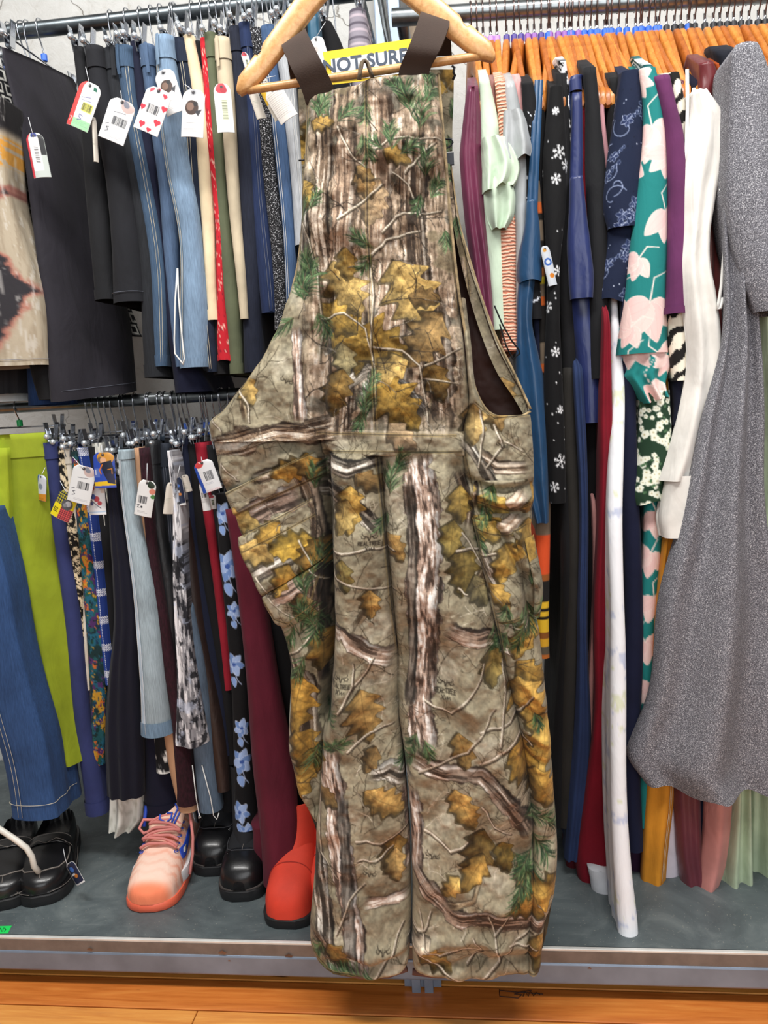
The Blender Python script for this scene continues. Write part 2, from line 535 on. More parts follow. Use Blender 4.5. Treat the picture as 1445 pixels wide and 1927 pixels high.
    def pine(s, cx, cy, L, ang, n=40, spread=0.75, seed=0, cols=('#2f4a2a', '#3f6236', '#6d8a58', '#1d2f1e'), stem=True):
        r = np.random.default_rng(seed)
        ca, sa = cos(ang), sin(ang)
        for i in range(n):
            t = r.random()
            bx, by = cx+ca*L*t*0.75, cy+sa*L*t*0.75
            a = ang+(1 if i % 2 else -1)*spread*(0.35+0.65*r.random())
            l = L*(0.38+0.25*r.random())*(1-0.35*t)
            s.line([(bx, by), (bx+cos(a)*l*0.6, by+sin(a)*l*0.6), (bx+cos(a+0.12)*l, by+sin(a+0.12)*l)], (1.7, 0.8), cols[int(r.integers(0, len(cols)))], 0.85)
        if stem: s.line([(cx, cy), (cx+ca*L*0.8, cy+sa*L*0.8)], (2.2, 1), '#5b4a35', 0.8)
    def twig(s, x, y, ang, L, w, c, seed, depth=2, hi=None):
        r = np.random.default_rng(seed)
        pts = [(x, y)]; a = ang; n = max(4, int(L/9))
        for i in range(n):
            a += r.normal(0, 0.22); x += cos(a)*L/n; y += sin(a)*L/n
            pts.append((x, y))
            if depth > 0 and r.random() < 0.38:
                s.twig(x, y, a+r.choice([-1, 1])*(0.5+0.6*r.random()), L*0.45*(1-i/n*0.6), w*0.6, c, int(r.integers(1e6)), depth-1, hi)
        s.line(pts, (w, max(w*0.35, 0.7)), c, 0.9)
        if hi is not None and w > 1.5: s.line([(p[0]-w*0.22, p[1]-w*0.22) for p in pts], (w*0.45, 0.5), hi, 0.85)
    def sample(s, x, y):
        fx = np.clip(np.asarray(x)-s.x0, 0, s.w-1.001); fy = np.clip(np.asarray(y)-s.y0, 0, s.h-1.001)
        j = fx.astype(int); i = fy.astype(int); u = (fx-j)[..., None]; v = (fy-i)[..., None]
        a = s.a
        return (a[i, j]*(1-u)+a[i, j+1]*u)*(1-v)+(a[i+1, j]*(1-u)+a[i+1, j+1]*u)*v

# ---------------------------------------------------------------- the setting
PLAT_Z, PLAT_Y = 0.102, -0.44
WALL_Y = 0.34
def plaster():
    m, nt, b = nodes_of('white_painted_plaster')
    v = coords(nt)
    n1 = noise_n(nt, v, 3.0, 5, 0.6); n2 = noise_n(nt, v, 28, 5, 0.65, 0.6)
    c = mixc(nt, ramp(nt, n1, [(0.35, '#a9a8a4'), (0.65, '#c2c2bf')]), ramp(nt, n2, [(0.30, '#9c968c'), (0.42, '#b9b8b4'), (0.7, '#c6c6c4')]), 0.5)
    vo = nt.nodes.new('ShaderNodeTexVoronoi'); vo.feature = 'DISTANCE_TO_EDGE'; vo.inputs['Scale'].default_value = 2.6
    wob = nt.nodes.new('ShaderNodeVectorMath'); wob.operation = 'ADD'
    sc = nt.nodes.new('ShaderNodeVectorMath'); sc.operation = 'SCALE'; sc.inputs['Scale'].default_value = 0.35
    nn = nt.nodes.new('ShaderNodeTexNoise'); nn.inputs['Scale'].default_value = 5; nn.inputs['Detail'].default_value = 5
    nt.links.new(v, nn.inputs['Vector']); nt.links.new(nn.outputs[1], sc.inputs[0])
    nt.links.new(v, wob.inputs[0]); nt.links.new(sc.outputs[0], wob.inputs[1]); nt.links.new(wob.outputs[0], vo.inputs['Vector'])
    cr0 = ramp(nt, vo.outputs[0], [(0.0, (0, 0, 0)), (0.007, (1, 1, 1))])
    cm = ramp(nt, noise_n(nt, v, 1.7, 2), [(0.50, (1, 1, 1)), (0.56, (0, 0, 0))])
    crack = mixc(nt, cr0, (1, 1, 1, 1), cm)
    nt.links.new(mixc(nt, lin4('#7d776f'), c, crack), b.inputs['Base Color'])
    b.inputs['Roughness'].default_value = 0.8
    add = nt.nodes.new('ShaderNodeMath'); add.operation = 'ADD'
    nt.links.new(n2, add.inputs[0]); nt.links.new(crack, add.inputs[1])
    bump_n(nt, b, add.outputs[0], 0.5, 0.006)
    return m
PL = plaster()
mb = MB().box((-0.2, WALL_Y+0.06, 1.45), (5.6, 0.12, 2.9))
mb.build('wall_back', PL, base=(-0.2, WALL_Y, 0), kind='structure')

def floorwood(i):
    m, nt, b = nodes_of('orange_varnished_board_%d' % i)
    tones = [('#b05f28', '#d07a36', '#e0954a'), ('#bf7030', '#dc9040', '#eaad5c'), ('#a8581f', '#c97130', '#da8a42')]
    d, mi, l = tones[i]
    v = coords(nt, (1.1, 14, 14))
    w = noise_n(nt, v, 2.6, 6, 0.6, 1.6)
    f = noise_n(nt, coords(nt, (3, 60, 60)), 3.0, 4, 0.7)
    c = mixc(nt, ramp(nt, w, [(0.28, d), (0.5, mi), (0.72, l)]), ramp(nt, f, [(0.3, d), (0.7, l)]), 0.35)
    kn = noise_n(nt, coords(nt, (1.6, 9, 9)), 4.5, 2)
    sp = ramp(nt, kn, [(0.235, (0, 0, 0)), (0.26, (1, 1, 1))])
    nt.links.new(mixc(nt, lin4('#3b1a0a'), c, sp), b.inputs['Base Color'])
    b.inputs['Roughness'].default_value = 0.32
    b.inputs['Coat Weight'].default_value = 0.25; b.inputs['Coat Roughness'].default_value = 0.25
    bump_n(nt, b, w, 0.12, 0.002)
    return m
FW = [floorwood(i) for i in range(3)]
GAP = simple('dark_board_gap', '#1d120b', 0.9, var=0.2)
MB().box((-0.2, -1.6, -0.03), (5.6, 4.0, 0.03)).build('floor', GAP, base=(-0.2, -1.6, -0.045), kind='structure')
floor_o = bpy.data.objects['floor']
rp = random.Random(5)
yb = 0.289; row = 0
while yb > -1.9:
    wd = 0.078
    xa = -2.6 + rp.uniform(-0.9, 0)
    if row == 10: xa = -2.6; jl = 2.055
    elif row == 9: xa = -2.6; jl = 4.9
    else: jl = None
    while xa < 2.3:
        L = rp.uniform(2.3, 3.4)
        if jl: L = jl; jl = None
        x1, x2 = max(xa, -2.6), min(xa+L, 2.3)
        if x2-x1 > 0.05:
            o = MB().box(((x1+x2)/2, yb-wd/2, -0.0085), (x2-x1-0.0018, wd-0.0032, 0.017)).build('floor_board', FW[(row*2+int(xa*3)) % 3], floor_o, base=(-0.2, -1.6, -0.045))
            bevel(o, 0.0012, 1)
        xa += L
    yb -= wd; row += 1
# scorched scribble worn into one board
def floor_mark(px, py, segs, name):
    mbk = MB()
    for pts in segs:
        w = [PZ(px+a, py+b, 0.0006) for a, b in pts]
        mbk.tube(w, 0.0009, 4)
    o = mbk.build(name, simple('burnt_scratch', '#2b1206', 0.8, var=0.2), floor_o, base=(-0.2, -1.6, -0.045))
    o['label'] = 'dark scribbled scratch in the board'
floor_mark(980, 1870, [[(-40, -8), (-40, 5), (-5, 8), (2, 2), (-12, 1), (2, -4), (20, -6)], [(-40, -6), (-10, -3), (10, -2), (42, 1)], [(4, 5), (8, -4), (14, 5), (18, -5), (24, 4), (30, -2), (36, 2)]], 'scratch_mark')

# platform
def slate():
    m, nt, b = nodes_of('scuffed_grey_rubber_mat')
    v = coords(nt)
    n1 = noise_n(nt, v, 7, 6, 0.65, 0.8); n2 = noise_n(nt, v, 240, 2)
    sc = noise_n(nt, coords(nt, (2.2, 16, 5)), 3.5, 6, 0.7, 1.4)
    c = ramp(nt, n1, [(0.3, '#454d50'), (0.52, '#586163'), (0.72, '#727a7a')])
    c = mixc(nt, c, lin4('#8b9190'), ramp(nt, sc, [(0.60, (0, 0, 0)), (0.72, (0.5, 0.5, 0.5))]))
    c = mixc(nt, c, lin4('#aaa79a'), ramp(nt, n2, [(0.69, (0, 0, 0)), (0.73, (0.75, 0.75, 0.75))]))
    nt.links.new(c, b.inputs['Base Color'])
    b.inputs['Roughness'].default_value = 0.5
    bump_n(nt, b, n1, 0.25, 0.003)
    return m
SLATE = slate()
PB = (-0.2, PLAT_Y+0.39, 0.0)
plat = empty('display_platform', PB, label='low wide display platform with grey rubber top and blue-grey steel edge', cat='platform')
MB().box((-0.2, (PLAT_Y+0.006+WALL_Y)/2, PLAT_Z-0.009), (3.4, WALL_Y-PLAT_Y-0.012, 0.018)).build('rubber_top', SLATE, plat, PB)
nos = simple('worn_bright_nosing', '#dcdcd8', 0.3, 0.25, var=0.06)
bevel(MB().box((-0.2, PLAT_Y+0.002, PLAT_Z-0.0005), (3.4, 0.007, 0.005)).build('bright_nosing', nos, plat, PB), 0.001)
tw = simple('brown_edge_band', '#6f645d', 0.5, 0.0, var=0.10, vscale=30)
MB().box((-0.2, PLAT_Y+0.003, PLAT_Z-0.0145), (3.4, 0.010, 0.023)).build('edge_band', tw, plat, PB)
bs = simple('blue_grey_painted_steel', '#7d8a9c', 0.38, 0.35, var=0.10, vscale=9)
bevel(MB().box((-0.2, PLAT_Y+0.018, 0.0555), (3.4, 0.045, 0.042)).build('steel_beam', bs, plat, PB), 0.004)
rust = simple('rust_chip', '#6b4a35', 0.9, var=0.3)
for (px, py, s_) in ((170, 1787, 1.0), (420, 1793, 1.3), (432, 1808, .5), (545, 1799, 1.2), (1110, 1822, .6)):
    x, y, z = P(px, py, PLAT_Y-0.0047)
    n = 7
    MB().add([(x+0.006*s_*cos(2*pi*i/n)*(1+.4*sin(i*5)), PLAT_Y-0.0049, z+0.0028*s_*sin(2*pi*i/n)*(1+.4*cos(i*3))) for i in range(n)], [tuple(range(n))]).build('paint_chip', rust, plat, PB)
for fx in (-1.3, -0.125, 0.75):
    f = MB()
    f.box((fx-0.012, PLAT_Y+0.022, 0.017), (0.016, 0.03, 0.034)); f.box((fx+0.012, PLAT_Y+0.022, 0.017), (0.016, 0.03, 0.034)); f.box((fx, PLAT_Y+0.027, 0.02), (0.07, 0.02, 0.03))
    f.build('foot', bs, plat, PB)
# green shelf sticker with handwriting
sx0, sy0 = PZ(0, 1752, PLAT_Z)[:2]
st = empty('shelf_sticker', (sx0, sy0, PLAT_Z), label='bright green handwritten sticker on the platform edge', cat='sticker')
pts = [PZ(px, py, PLAT_Z+0.0006) for px, py in ((-36, 1744), (22, 1742), (15, 1756), (-40, 1758))]
gs = simple('green_sticker_paper', '#10d35a', 0.6, var=0.03)
v2 = [tuple(p) for p in pts]+[(p[0], p[1], PLAT_Z+0.0001) for p in pts]
MB().add(v2, [(3, 2, 1, 0), (0, 1, 5, 4), (1, 2, 6, 5), (2, 3, 7, 6), (3, 0, 4, 7)]).build('paper', gs, st, (sx0, sy0, PLAT_Z))
ink = simple('black_ink', '#111217', 0.7, var=0.1)
hb = MB()
for seg in ([(-2, 1753), (1, 1746), (3, 1753)], [(5, 1753), (6, 1746)], [(8, 1746), (11, 1749), (8, 1753)], [(-8, 1752), (-5, 1747), (-4, 1752)]):
    hb.tube([PZ(a, b, PLAT_Z+0.0009) for a, b in seg], 0.0007, 4)
hb.build('handwriting', ink, st, (sx0, sy0, PLAT_Z))

# steel uprights and rails
def upright(x, y, w, d, name, label):
    b = (x, y, PLAT_Z)
    r = empty(name, b, label=label, cat='post')
    o = MB().box((x, y, (PLAT_Z+2.75)/2), (w, d, 2.75-PLAT_Z)).build('column', bs2, r, b); bevel(o, 0.003)
    MB().box((x, y, PLAT_Z+0.004), (w+0.05, d+0.05, 0.008)).build('base_plate', bs2, r, b)
    return r, b
bs2 = simple('pale_blue_grey_upright', '#8593a5', 0.4, 0.3, var=0.10, vscale=12)
pu, pub = upright(-0.150, 0.285, 0.062, 0.05, 'steel_upright', 'blue-grey steel upright behind the sign')
MB().box((-0.150, 0.258, 1.4), (0.006, 0.006, 2.3)).build('groove_strip', simple('dark_groove', '#4d5763', 0.6, var=.1), pu, pub)
wd = simple('weathered_timber', '#7a6a58', 0.75, var=0.25, vscale=18)
o = MB().box((-0.078, 0.30, 1.44), (0.045, 0.04, 2.6)).build('timber_batten', wd, base=(-0.078, 0.30, PLAT_Z), label='narrow brown timber batten beside the steel upright', cat='batten')
# arm that carries the overalls' hanger (above the frame)
fm = MB().tube([(-0.150, 0.26, 1.975), (-0.150, 0.26, 1.99), (-0.135, -0.56, 1.99), (-0.135, -0.575, 2.005)], 0.009, 10)
fm.build('faceout_arm', STEEL, pu, pub, smooth=True)

def rail(name, x0, z0, x1, z1, y, r, mat, label):
    b = ((x0+x1)/2, y, min(z0, z1))
    o = MB().tube([(x0+(x1-x0)*i/20, y, z0+(z1-z0)*i/20) for i in range(21)], r, 20).build(name, mat, base=b, smooth=True, label=label, cat='rail')
    smooth_edges(o)
    for xx in (x0+0.02, x1-0.03):
        zz = z0+(z1-z0)*(xx-x0)/(x1-x0)
        MB().tube([(xx, y, zz), (xx, WALL_Y+0.005, zz)], r*0.75, 12).build('wall_bracket', mat, o, b, smooth=True)
    return o
Z_UL, Z_LL = 1.979, 1.152
def z_right(x): return 1.911-0.045*(x-0.06)
rail('clothes_rail', -1.75, Z_UL, -0.16, Z_UL-0.004, 0.0, 0.0165, DARKSTEEL, 'dark steel rail carrying the upper row of trousers')
rail('clothes_rail', -1.75, Z_LL, -0.20, Z_LL, 0.0, 0.0140, STEEL, 'steel rail carrying the lower row of trousers and skirts')
rail('clothes_rail', -0.12, z_right(-0.12), 1.25, z_right(1.25), 0.0, 0.0175, STEEL, 'bright steel rail carrying tops and dresses on wooden hangers')
# ---------------------------------------------------------------- garments: folded cloth hanging from a rail
def hermite(xk, yk, x):
    xk = np.asarray(xk, float); yk = np.asarray(yk, float)
    if len(xk) == 1: return np.full(np.shape(x), yk[0])
    h = np.diff(xk); d = np.diff(yk)/h
    m = np.empty(len(xk)); m[0] = d[0]; m[-1] = d[-1]
    for i in range(1, len(xk)-1):
        m[i] = 0 if d[i-1]*d[i] <= 0 else 2*d[i-1]*d[i]/(d[i-1]+d[i])
    x = np.clip(x, xk[0], xk[-1])
    i = np.clip(np.searchsorted(xk, x)-1, 0, len(xk)-2)
    t = (x-xk[i])/h[i]
    return (2*t**3-3*t**2+1)*yk[i]+(t**3-2*t**2+t)*h[i]*m[i]+(-2*t**3+3*t**2)*yk[i+1]+(t**3-t**2)*h[i]*m[i+1]

class Drape:
    def __init__(g, rows, yf=-0.19, depth=0.30, nk=1.0, ripple=0.0035, nrip=2.3, pleat=0.0, npl=2.0, shear=0.0, rise=False, wob=0.003, hemwave=0.0, seed=0, tilt=0.0, ext=None, ext_y=-0.17):
        g.rows = rows
        zz, cc, ww, ff, xl, xr = [], [], [], [], [], []
        for r in rows:
            y = r[3] if len(r) > 3 else yf
            x1, _, z1 = P(r[1], r[0], y); x2, _, z2 = P(r[2], r[0], y)
            zz.append(float(z1+z2)/2); cc.append(float(x1+x2)/2); ww.append(float(x2-x1)/2); ff.append(y)
        if ext is not None and max(zz) < ext-0.08:      # the hidden upper part, up to its hanger
            i = int(np.argmax(zz))
            zz.append(zz[i]+0.05); cc.append(cc[i]); ww.append(ww[i]*0.55); ff.append(min(ff[i]+0.05, -0.12))
            zz.append(ext); cc.append(cc[i]); ww.append(0.008); ff.append(ext_y)
        o = np.argsort(-np.array(zz)); g.zz = -np.array(zz)[o]; g.cc = np.array(cc)[o]; g.ww = np.array(ww)[o]; g.ff = np.array(ff)[o]
        g.zt, g.zb = -g.zz[0], -g.zz[-1]
        g.depth, g.nk, g.rip, g.nrip, g.pl, g.npl, g.shear, g.rise, g.wob, g.hw, g.tilt = depth, nk, ripple, nrip, pleat, npl, shear, rise, wob, hemwave, tilt
        r = random.Random(seed); g.ph = [r.uniform(0, 6.28) for _ in range(8)]
    def at(g, s, v, off=0.0):
        s = np.asarray(s, float); v = np.asarray(v, float)
        z = g.zt+(g.zb-g.zt)*v
        c = hermite(g.zz, g.cc, -z); w = hermite(g.zz, g.ww, -z)+off; yf = hermite(g.zz, g.ff, -z)-off
        p = g.ph
        c = c+g.wob*np.sin(z*11+p[0])*np.minimum(v*4, 1)
        w = w*(1+0.06*np.sin(z*17+p[1])*np.minimum(v*5, 1))
        dep = g.depth+2*off
        rn = np.minimum(np.maximum(w, 0.004)*g.nk, dep*0.45)
        a0 = 0.42
        q = np.clip((np.abs(s)-a0)/(1-a0), 0, 1)
        phi = np.clip(np.abs(s)/a0, 0, 1)*pi/2
        nose = np.abs(s) <= a0
        close = np.sqrt(np.clip(1-np.clip((q-0.9)/0.1, 0, 1)**2, 0, 1))
        qq = np.clip(q/0.35, 0, 1); qq = qq*qq*(3-2*qq)
        thin = np.minimum(w, np.maximum(0.0075, w*0.3)) if g.depth > 0.18 else w
        ws = w*(1-qq)+thin*qq
        X = np.where(nose, w*np.sin(phi), ws*close)*np.sign(s)
        Y = np.where(nose, yf+rn*(1-np.cos(phi)), yf+rn+(dep-rn)*q)
        fr = np.cos(phi)
        Y = Y+np.where(nose, g.pl*np.cos(g.npl*2*pi*X/np.maximum(2*w, 1e-4)+p[2]+0.9*np.sin(z*4+p[3]))*fr**0.5*(0.25+0.75*v), 0)
        X = X+g.rip*np.minimum(q*3, 1)*(np.sin(2*pi*g.nrip*q+p[4]+1.3*np.sin(z*5+p[5]))+0.5*np.sin(2*pi*g.nrip*2.3*q+p[6]))*(0.35+0.65*v)
        X = X+g.shear*(Y-yf)+g.tilt*np.abs(Y-yf)*0
        if g.rise:
            up = np.interp(np.abs(Y), [0, 0.06, 0.12, 0.215, 0.4], [-0.03, 0.03, 0.055, 0.0, -0.02])
            z = z+up*(1-np.clip(v*(g.zt-g.zb)/0.28, 0, 1))**2
        else:
            up = 0
        if g.hw: z = z+g.hw*(np.sin(X*90+p[7])+0.6*np.sin(X*37+Y*30+p[1]))*np.clip((v-0.7)/0.3, 0, 1)**2
        return c+X, Y, z
    def mesh(g, nn=9, ns=9, nv=40, v0=0.0, v1=1.0, off=0.0, s0=-1.0, s1=1.0, cap=True, paint=None):
        a = 0.42
        nose = np.linspace(-a, a, 2*nn+1)
        if s0 <= -1 and s1 >= 1:
            side = a+(1-a)*np.linspace(0, 1, ns+1)[1:]
            S = np.concatenate([-side[::-1], nose, side]); closed = True
            S = S[1:]
        else:
            S = np.linspace(s0, s1, 2*nn+1); closed = False
        Vv = np.linspace(v0, v1, nv)
        SS, VV = np.meshgrid(S, Vv)
        X, Y, Z = g.at(SS, VV, off)
        V = np.stack([X, Y, Z], -1)
        nr, nc = SS.shape
        F = [gridF(nr, nc, 0, closed)]
        if cap and closed:
            # lid across the top: join the two sides
            h = nc//2
            idx = np.arange(nc)
            k = []
            i, j = 0, nc-2
            L = list(range(0, nc-1))
            lo, hi = 0, len(L)-1
            while hi-lo >= 3:
                k.append((L[lo], L[lo+1], L[hi-1], L[hi])); lo += 1; hi -= 1
            if k: F.append(np.array(k)[:, ::-1])
        colors = None
        if paint is not None:
            d = np.zeros(SS.shape)
            seg = np.sqrt(np.diff(X, axis=1)**2+np.diff(Y, axis=1)**2+1e-12)
            cum = np.concatenate([np.zeros((nr, 1)), np.cumsum(seg, 1)], 1)
            mid = np.argmin(np.abs(S))
            arc = cum-cum[:, mid:mid+1]
            colors = paint(arc, g.zt-Z, X, Z).reshape(-1, 3)
        return V.reshape(-1, 3), np.concatenate(F), colors

HANGKIND = {'clothes on the upper rail': 'ul', 'clothes on the lower rail': 'll', 'clothes on wooden hangers': 'r'}
HANGTOP = {'clothes on the upper rail': 1.86, 'clothes on the lower rail': 1.06, 'clothes on wooden hangers': 1.652}
HANGS = []      # (x, kind, top z, short description, world base)
def garment(name, label, cat, rows, mat=None, paint=None, hang=None, short=None, group=None, parts=(), extra=(), nn=8, ns=9, nv=44, hx=None, **k):
    k.setdefault('seed', sum(ord(ch) for ch in label))
    if hang is None:
        hang = HANGKIND.get(group)
        k['ext'] = HANGTOP.get(group); nv = nv+30
        if hang == 'ul': k['ext_y'] = -0.06
        if hang == 'r': k['ext_y'] = -0.2; k['rise'] = True
    g = Drape(rows, **k)
    top = g.at(np.array(0.0), np.array(0.0))
    yb_ = float(g.ff[0]+g.depth/2)
    base = (float(g.cc[-1]), yb_, float(g.zb))
    m = PRINT if paint is not None else mat
    single = not parts and not extra
    V, F, C = g.mesh(nn, ns, nv, paint=paint)
    if single:
        root = mk(name, V, F, m, None, base, colors=C, label=label, cat=cat, group=group)
    else:
        root = empty(name, base, label=label, cat=cat, group=group)
        mk('body', V, F, m, root, base, colors=C)
        H = g.zt-g.zb
        for p in parts:
            kind = p[0]
            if kind == 'waistband':
                V, F, C = g.mesh(nn, ns, 5, 0.0, min(p[1]/H, 0.3), 0.0022, cap=True, paint=paint)
                mk('waistband', V, F, p[2] if len(p) > 2 else m, root, base, colors=C if len(p) < 3 else None)
            elif kind == 'hem':
                V, F, C = g.mesh(nn, ns, 4, 1-p[1]/H, 1.002, 0.0018, cap=False, paint=paint)
                mk('hem', V, F, p[2] if len(p) > 2 else m, root, base, colors=C if len(p) < 3 else None)
            elif kind == 'seam':       # stitched seam along the front fold: s centre, half width
                s_, w_ = p[1], p[2]
                V, F, C = g.mesh(2, 0, 40, 0.01, 0.995, 0.0012, s_-w_, s_+w_, cap=False)
                mk('side_seam', V, F, (p[3] if len(p) > 3 else None) or m, root, base)
                for e in (-1, 1):
                    vv = np.linspace(0.02, 0.99, 46)
                    pts = np.stack(g.at(np.full(46, s_+e*w_*0.8), vv, 0.0016), -1)
                    mk('stitching', *tube_arr(pts, 0.00038), p[4] if len(p) > 4 else STITCH, root, base)
            elif kind == 'stitch_row':   # ring of stitches at distance p[1] above the hem
                ss = np.linspace(-0.8, 0.8, 40)
                pts = np.stack(g.at(ss, np.full(40, 1-p[1]/H), 0.0022), -1)
                mk('stitching', *tube_arr(pts, 0.0005), p[2] if len(p) > 2 else STITCH, root, base)
            elif kind == 'belt_loop':
                V, F, C = g.mesh(2, 0, 6, -0.002, 0.055/H, 0.0048, p[1]-0.05, p[1]+0.05, cap=False)
                mk('belt_loop', V, F, m, root, base)
            elif kind == 'tag':
                price_tag(root, base, *p[1:])
            elif kind == 'call':
                p[1](root, base, g)
        for e in extra: e(root, base, g)
    if hang:
        HANGS.append(dict(x=float(g.cc[0]) if hx is None else hx, kind=hang, zt=g.zt, short=short or ' '.join(label.split()[:7]), yf=float(g.ff[0]), w=float(g.ww[0])))
    root['_g'] = 0
    del root['_g']
    return root, base, g

def tube_arr(pts, r, n=5):
    t = MB().tube([tuple(p) for p in pts], r, n)
    return np.array(t.V), t.F
def piece(root, base, name, rows, mat=None, paint=None, nn=8, ns=9, nv=40, cap=True, **k):
    k.setdefault('seed', len(name)*7+int(rows[0][1]))
    g = Drape(rows, **k)
    V, F, C = g.mesh(nn, ns, nv, paint=paint, cap=cap)
    return mk(name, V, F, PRINT if paint is not None else mat, root, base, colors=C), g

STITCH = simple('pale_thread', '#c9c0a8', 0.8, var=0.1)
STITCH_W = simple('white_thread', '#e4e4e0', 0.8, var=0.05)
STITCH_D = simple('grey_thread', '#6a6f7c', 0.8, var=0.05)

# ---------------------------------------------------------------- price tags
def barcode(c, x, y, w, h, seed, col='#1b1c22', ang=0):
    r = random.Random(seed); t = 0
    while t < w:
        b = r.choice([1.0, 1.0, 1.6, 2.4]); g_ = r.choice([0.9, 1.3, 1.9])
        c.poly([(x+t, y), (x+t+b, y), (x+t+b, y+h), (x+t, y+h)], col, 0.9)
        t += b+g_
def textlines(c, x, y, w, n, dy, seed, col='#75767c'):
    r = random.Random(seed)
    for i in range(n):
        t = 0
        ww = w*r.uniform(0.7, 1.0)
        while t < ww:
            l = r.uniform(2, 6)
            c.line([(x+t, y+i*dy), (x+min(t+l, ww), y+i*dy)], 1.0, col, 0.75); t += l+1.6
def d_plain(c, w, h, seed):
    c.a[:] = hexc('#efefee')
    barcode(c, w*0.2, h*0.35, w*0.55, h*0.18, seed); textlines(c, w*0.15, h*0.6, w*0.65, 3, 5, seed)
def d_redgreen(c, w, h, seed):
    c.poly([(0, 0), (w*0.22, 0), (w*0.22, h), (0, h)], '#e2504f'); c.poly([(w*0.22, 0), (w, 0), (w, h), (w*0.22, h)], '#f2f4ef')
    c.poly([(w*0.22, h*0.8), (w, h*0.8), (w, h), (w*0.22, h)], '#a9dcae')
    c.poly([(w*.45, h*.43), (w*.9, h*.43), (w*.9, h*.62), (w*.45, h*.62)], '#e6e36a', .9)
    barcode(c, w*0.45, h*0.45, w*0.42, h*0.15, seed, '#333326')
    c.line([(w*.62, h*.72), (w*.45, h*.70), (w*.47, h*.76), (w*.58, h*.79), (w*.42, h*.83)], 2, '#3c3a86')
    c.line([(w*.30, h*.35), (w*.7, h*.30)], 2, '#3c3a86'); c.line([(w*.35, h*.4), (w*.8, h*.38)], 1.4, '#3c3a86')
    c.poly([(w*.7, h*.06), (w*.86, h*.06), (w*.86, h*.14), (w*.7, h*.14)], '#1f6b54')
    textlines(c, w*.25, h*.85, w*.7, 4, 4, seed, '#6fb07a'); c.line([(w*.06, h*.8), (w*.16, h*.8), (w*.08, h*.9)], 2, '#fff2ee')
def d_handwritten(c, w, h, seed):
    c.a[:] = hexc('#eceded'); barcode(c, w*.35, h*.42, w*.5, h*.2, seed)
    c.line([(w*.12, h*.66), (w*.25, h*.62)], 2, '#23242e'); c.line([(w*.3, h*.7), (w*.2, h*.72), (w*.32, h*.78), (w*.2, h*.82)], 2, '#23242e')
    c.line([(w*.3, h*.33), (w*.75, h*.3)], 1.6, '#3b3c46'); textlines(c, w*.3, h*.88, w*.6, 2, 5, seed)
    c.disc(w*.75, h*.1, w*.25, '#c7a9a2', .8); c.disc(w*.7, h*.08, w*.12, '#6d7687', .8)
def d_hearts(c, w, h, seed):
    c.a[:] = hexc('#f4f2f1')
    for hx_, hy_, s_ in ((.2, .08, .09), (.5, .04, .08), (.8, .12, .08), (.9, .38, .1), (.1, .5, .1), (.82, .72, .11), (.3, .86, .11), (.62, .93, .08)):
        x, y, r_ = w*hx_, h*hy_, w*s_
        c.disc(x-r_*.5, y-r_*.3, r_*.65, '#dc3a4c'); c.disc(x+r_*.5, y-r_*.3, r_*.65, '#dc3a4c'); c.poly([(x-r_*1.1, y-r_*.1), (x+r_*1.1, y-r_*.1), (x, y+r_*1.3)], '#dc3a4c')
    barcode(c, w*.28, h*.38, w*.45, h*.2, seed); textlines(c, w*.3, h*.64, w*.4, 2, 5, seed)
def d_photo(c, w, h, seed):
    c.a[:] = hexc('#f0efee')
    c.disc(w*.45, h*.38, w*.3, '#4b3a34'); c.disc(w*.38, h*.36, w*.17, '#8a6e60'); c.disc(w*.62, h*.3, w*.1, '#2f2c2e'); c.poly([(w*.6, h*.46), (w*.9, h*.4), (w*.75, h*.56)], '#3a3a40')
    c.disc(w*.5, h*.05, w*.16, '#b4b6ba'); textlines(c, w*.25, h*.7, w*.5, 1, 5, seed, '#303036'); textlines(c, w*.1, h*.82, w*.8, 3, 5, seed)
def d_redwhite(c, w, h, seed):
    c.a[:] = hexc('#eef0ef'); c.disc(w*.45, h*.08, w*.34, '#d8414e'); c.disc(w*.6, h*.13, w*.2, '#b93040'); c.poly([(0, h*.2), (w, h*.2), (w, h), (0, h)], '#eef0ef')
    c.poly([(w*.45, h*.33), (w*.75, h*.33), (w*.75, h*.75), (w*.45, h*.75)], '#d6dcae', .7)
    for i in range(12): c.poly([(w*.45, h*(.35+.033*i)), (w*.75, h*(.35+.033*i)), (w*.75, h*(.35+.033*i)+1+(i % 2)), (w*.45, h*(.35+.033*i)+1+(i % 2))], '#444a3d')
def d_redspine(c, w, h, seed):
    c.a[:] = hexc('#c4ccc6'); c.poly([(0, 0), (w*.14, 0), (w*.14, h), (0, h)], '#c93b46'); c.poly([(w*.72, h*.05), (w, h*.05), (w, h*.5), (w*.72, h*.5)], '#14141a')
    c.disc(w*.5, h*.03, w*.22, '#2b3a86'); c.poly([(w*.18, h*.1), (w*.72, h*.1), (w*.72, h*.85), (w*.18, h*.85)], '#efecea')
    for i in range(13): c.poly([(w*.4, h*(.3+.03*i)), (w*.62, h*(.3+.03*i)), (w*.62, h*(.3+.03*i)+1+(i*7 % 3)), (w*.4, h*(.3+.03*i)+1+(i*7 % 3))], '#202028')
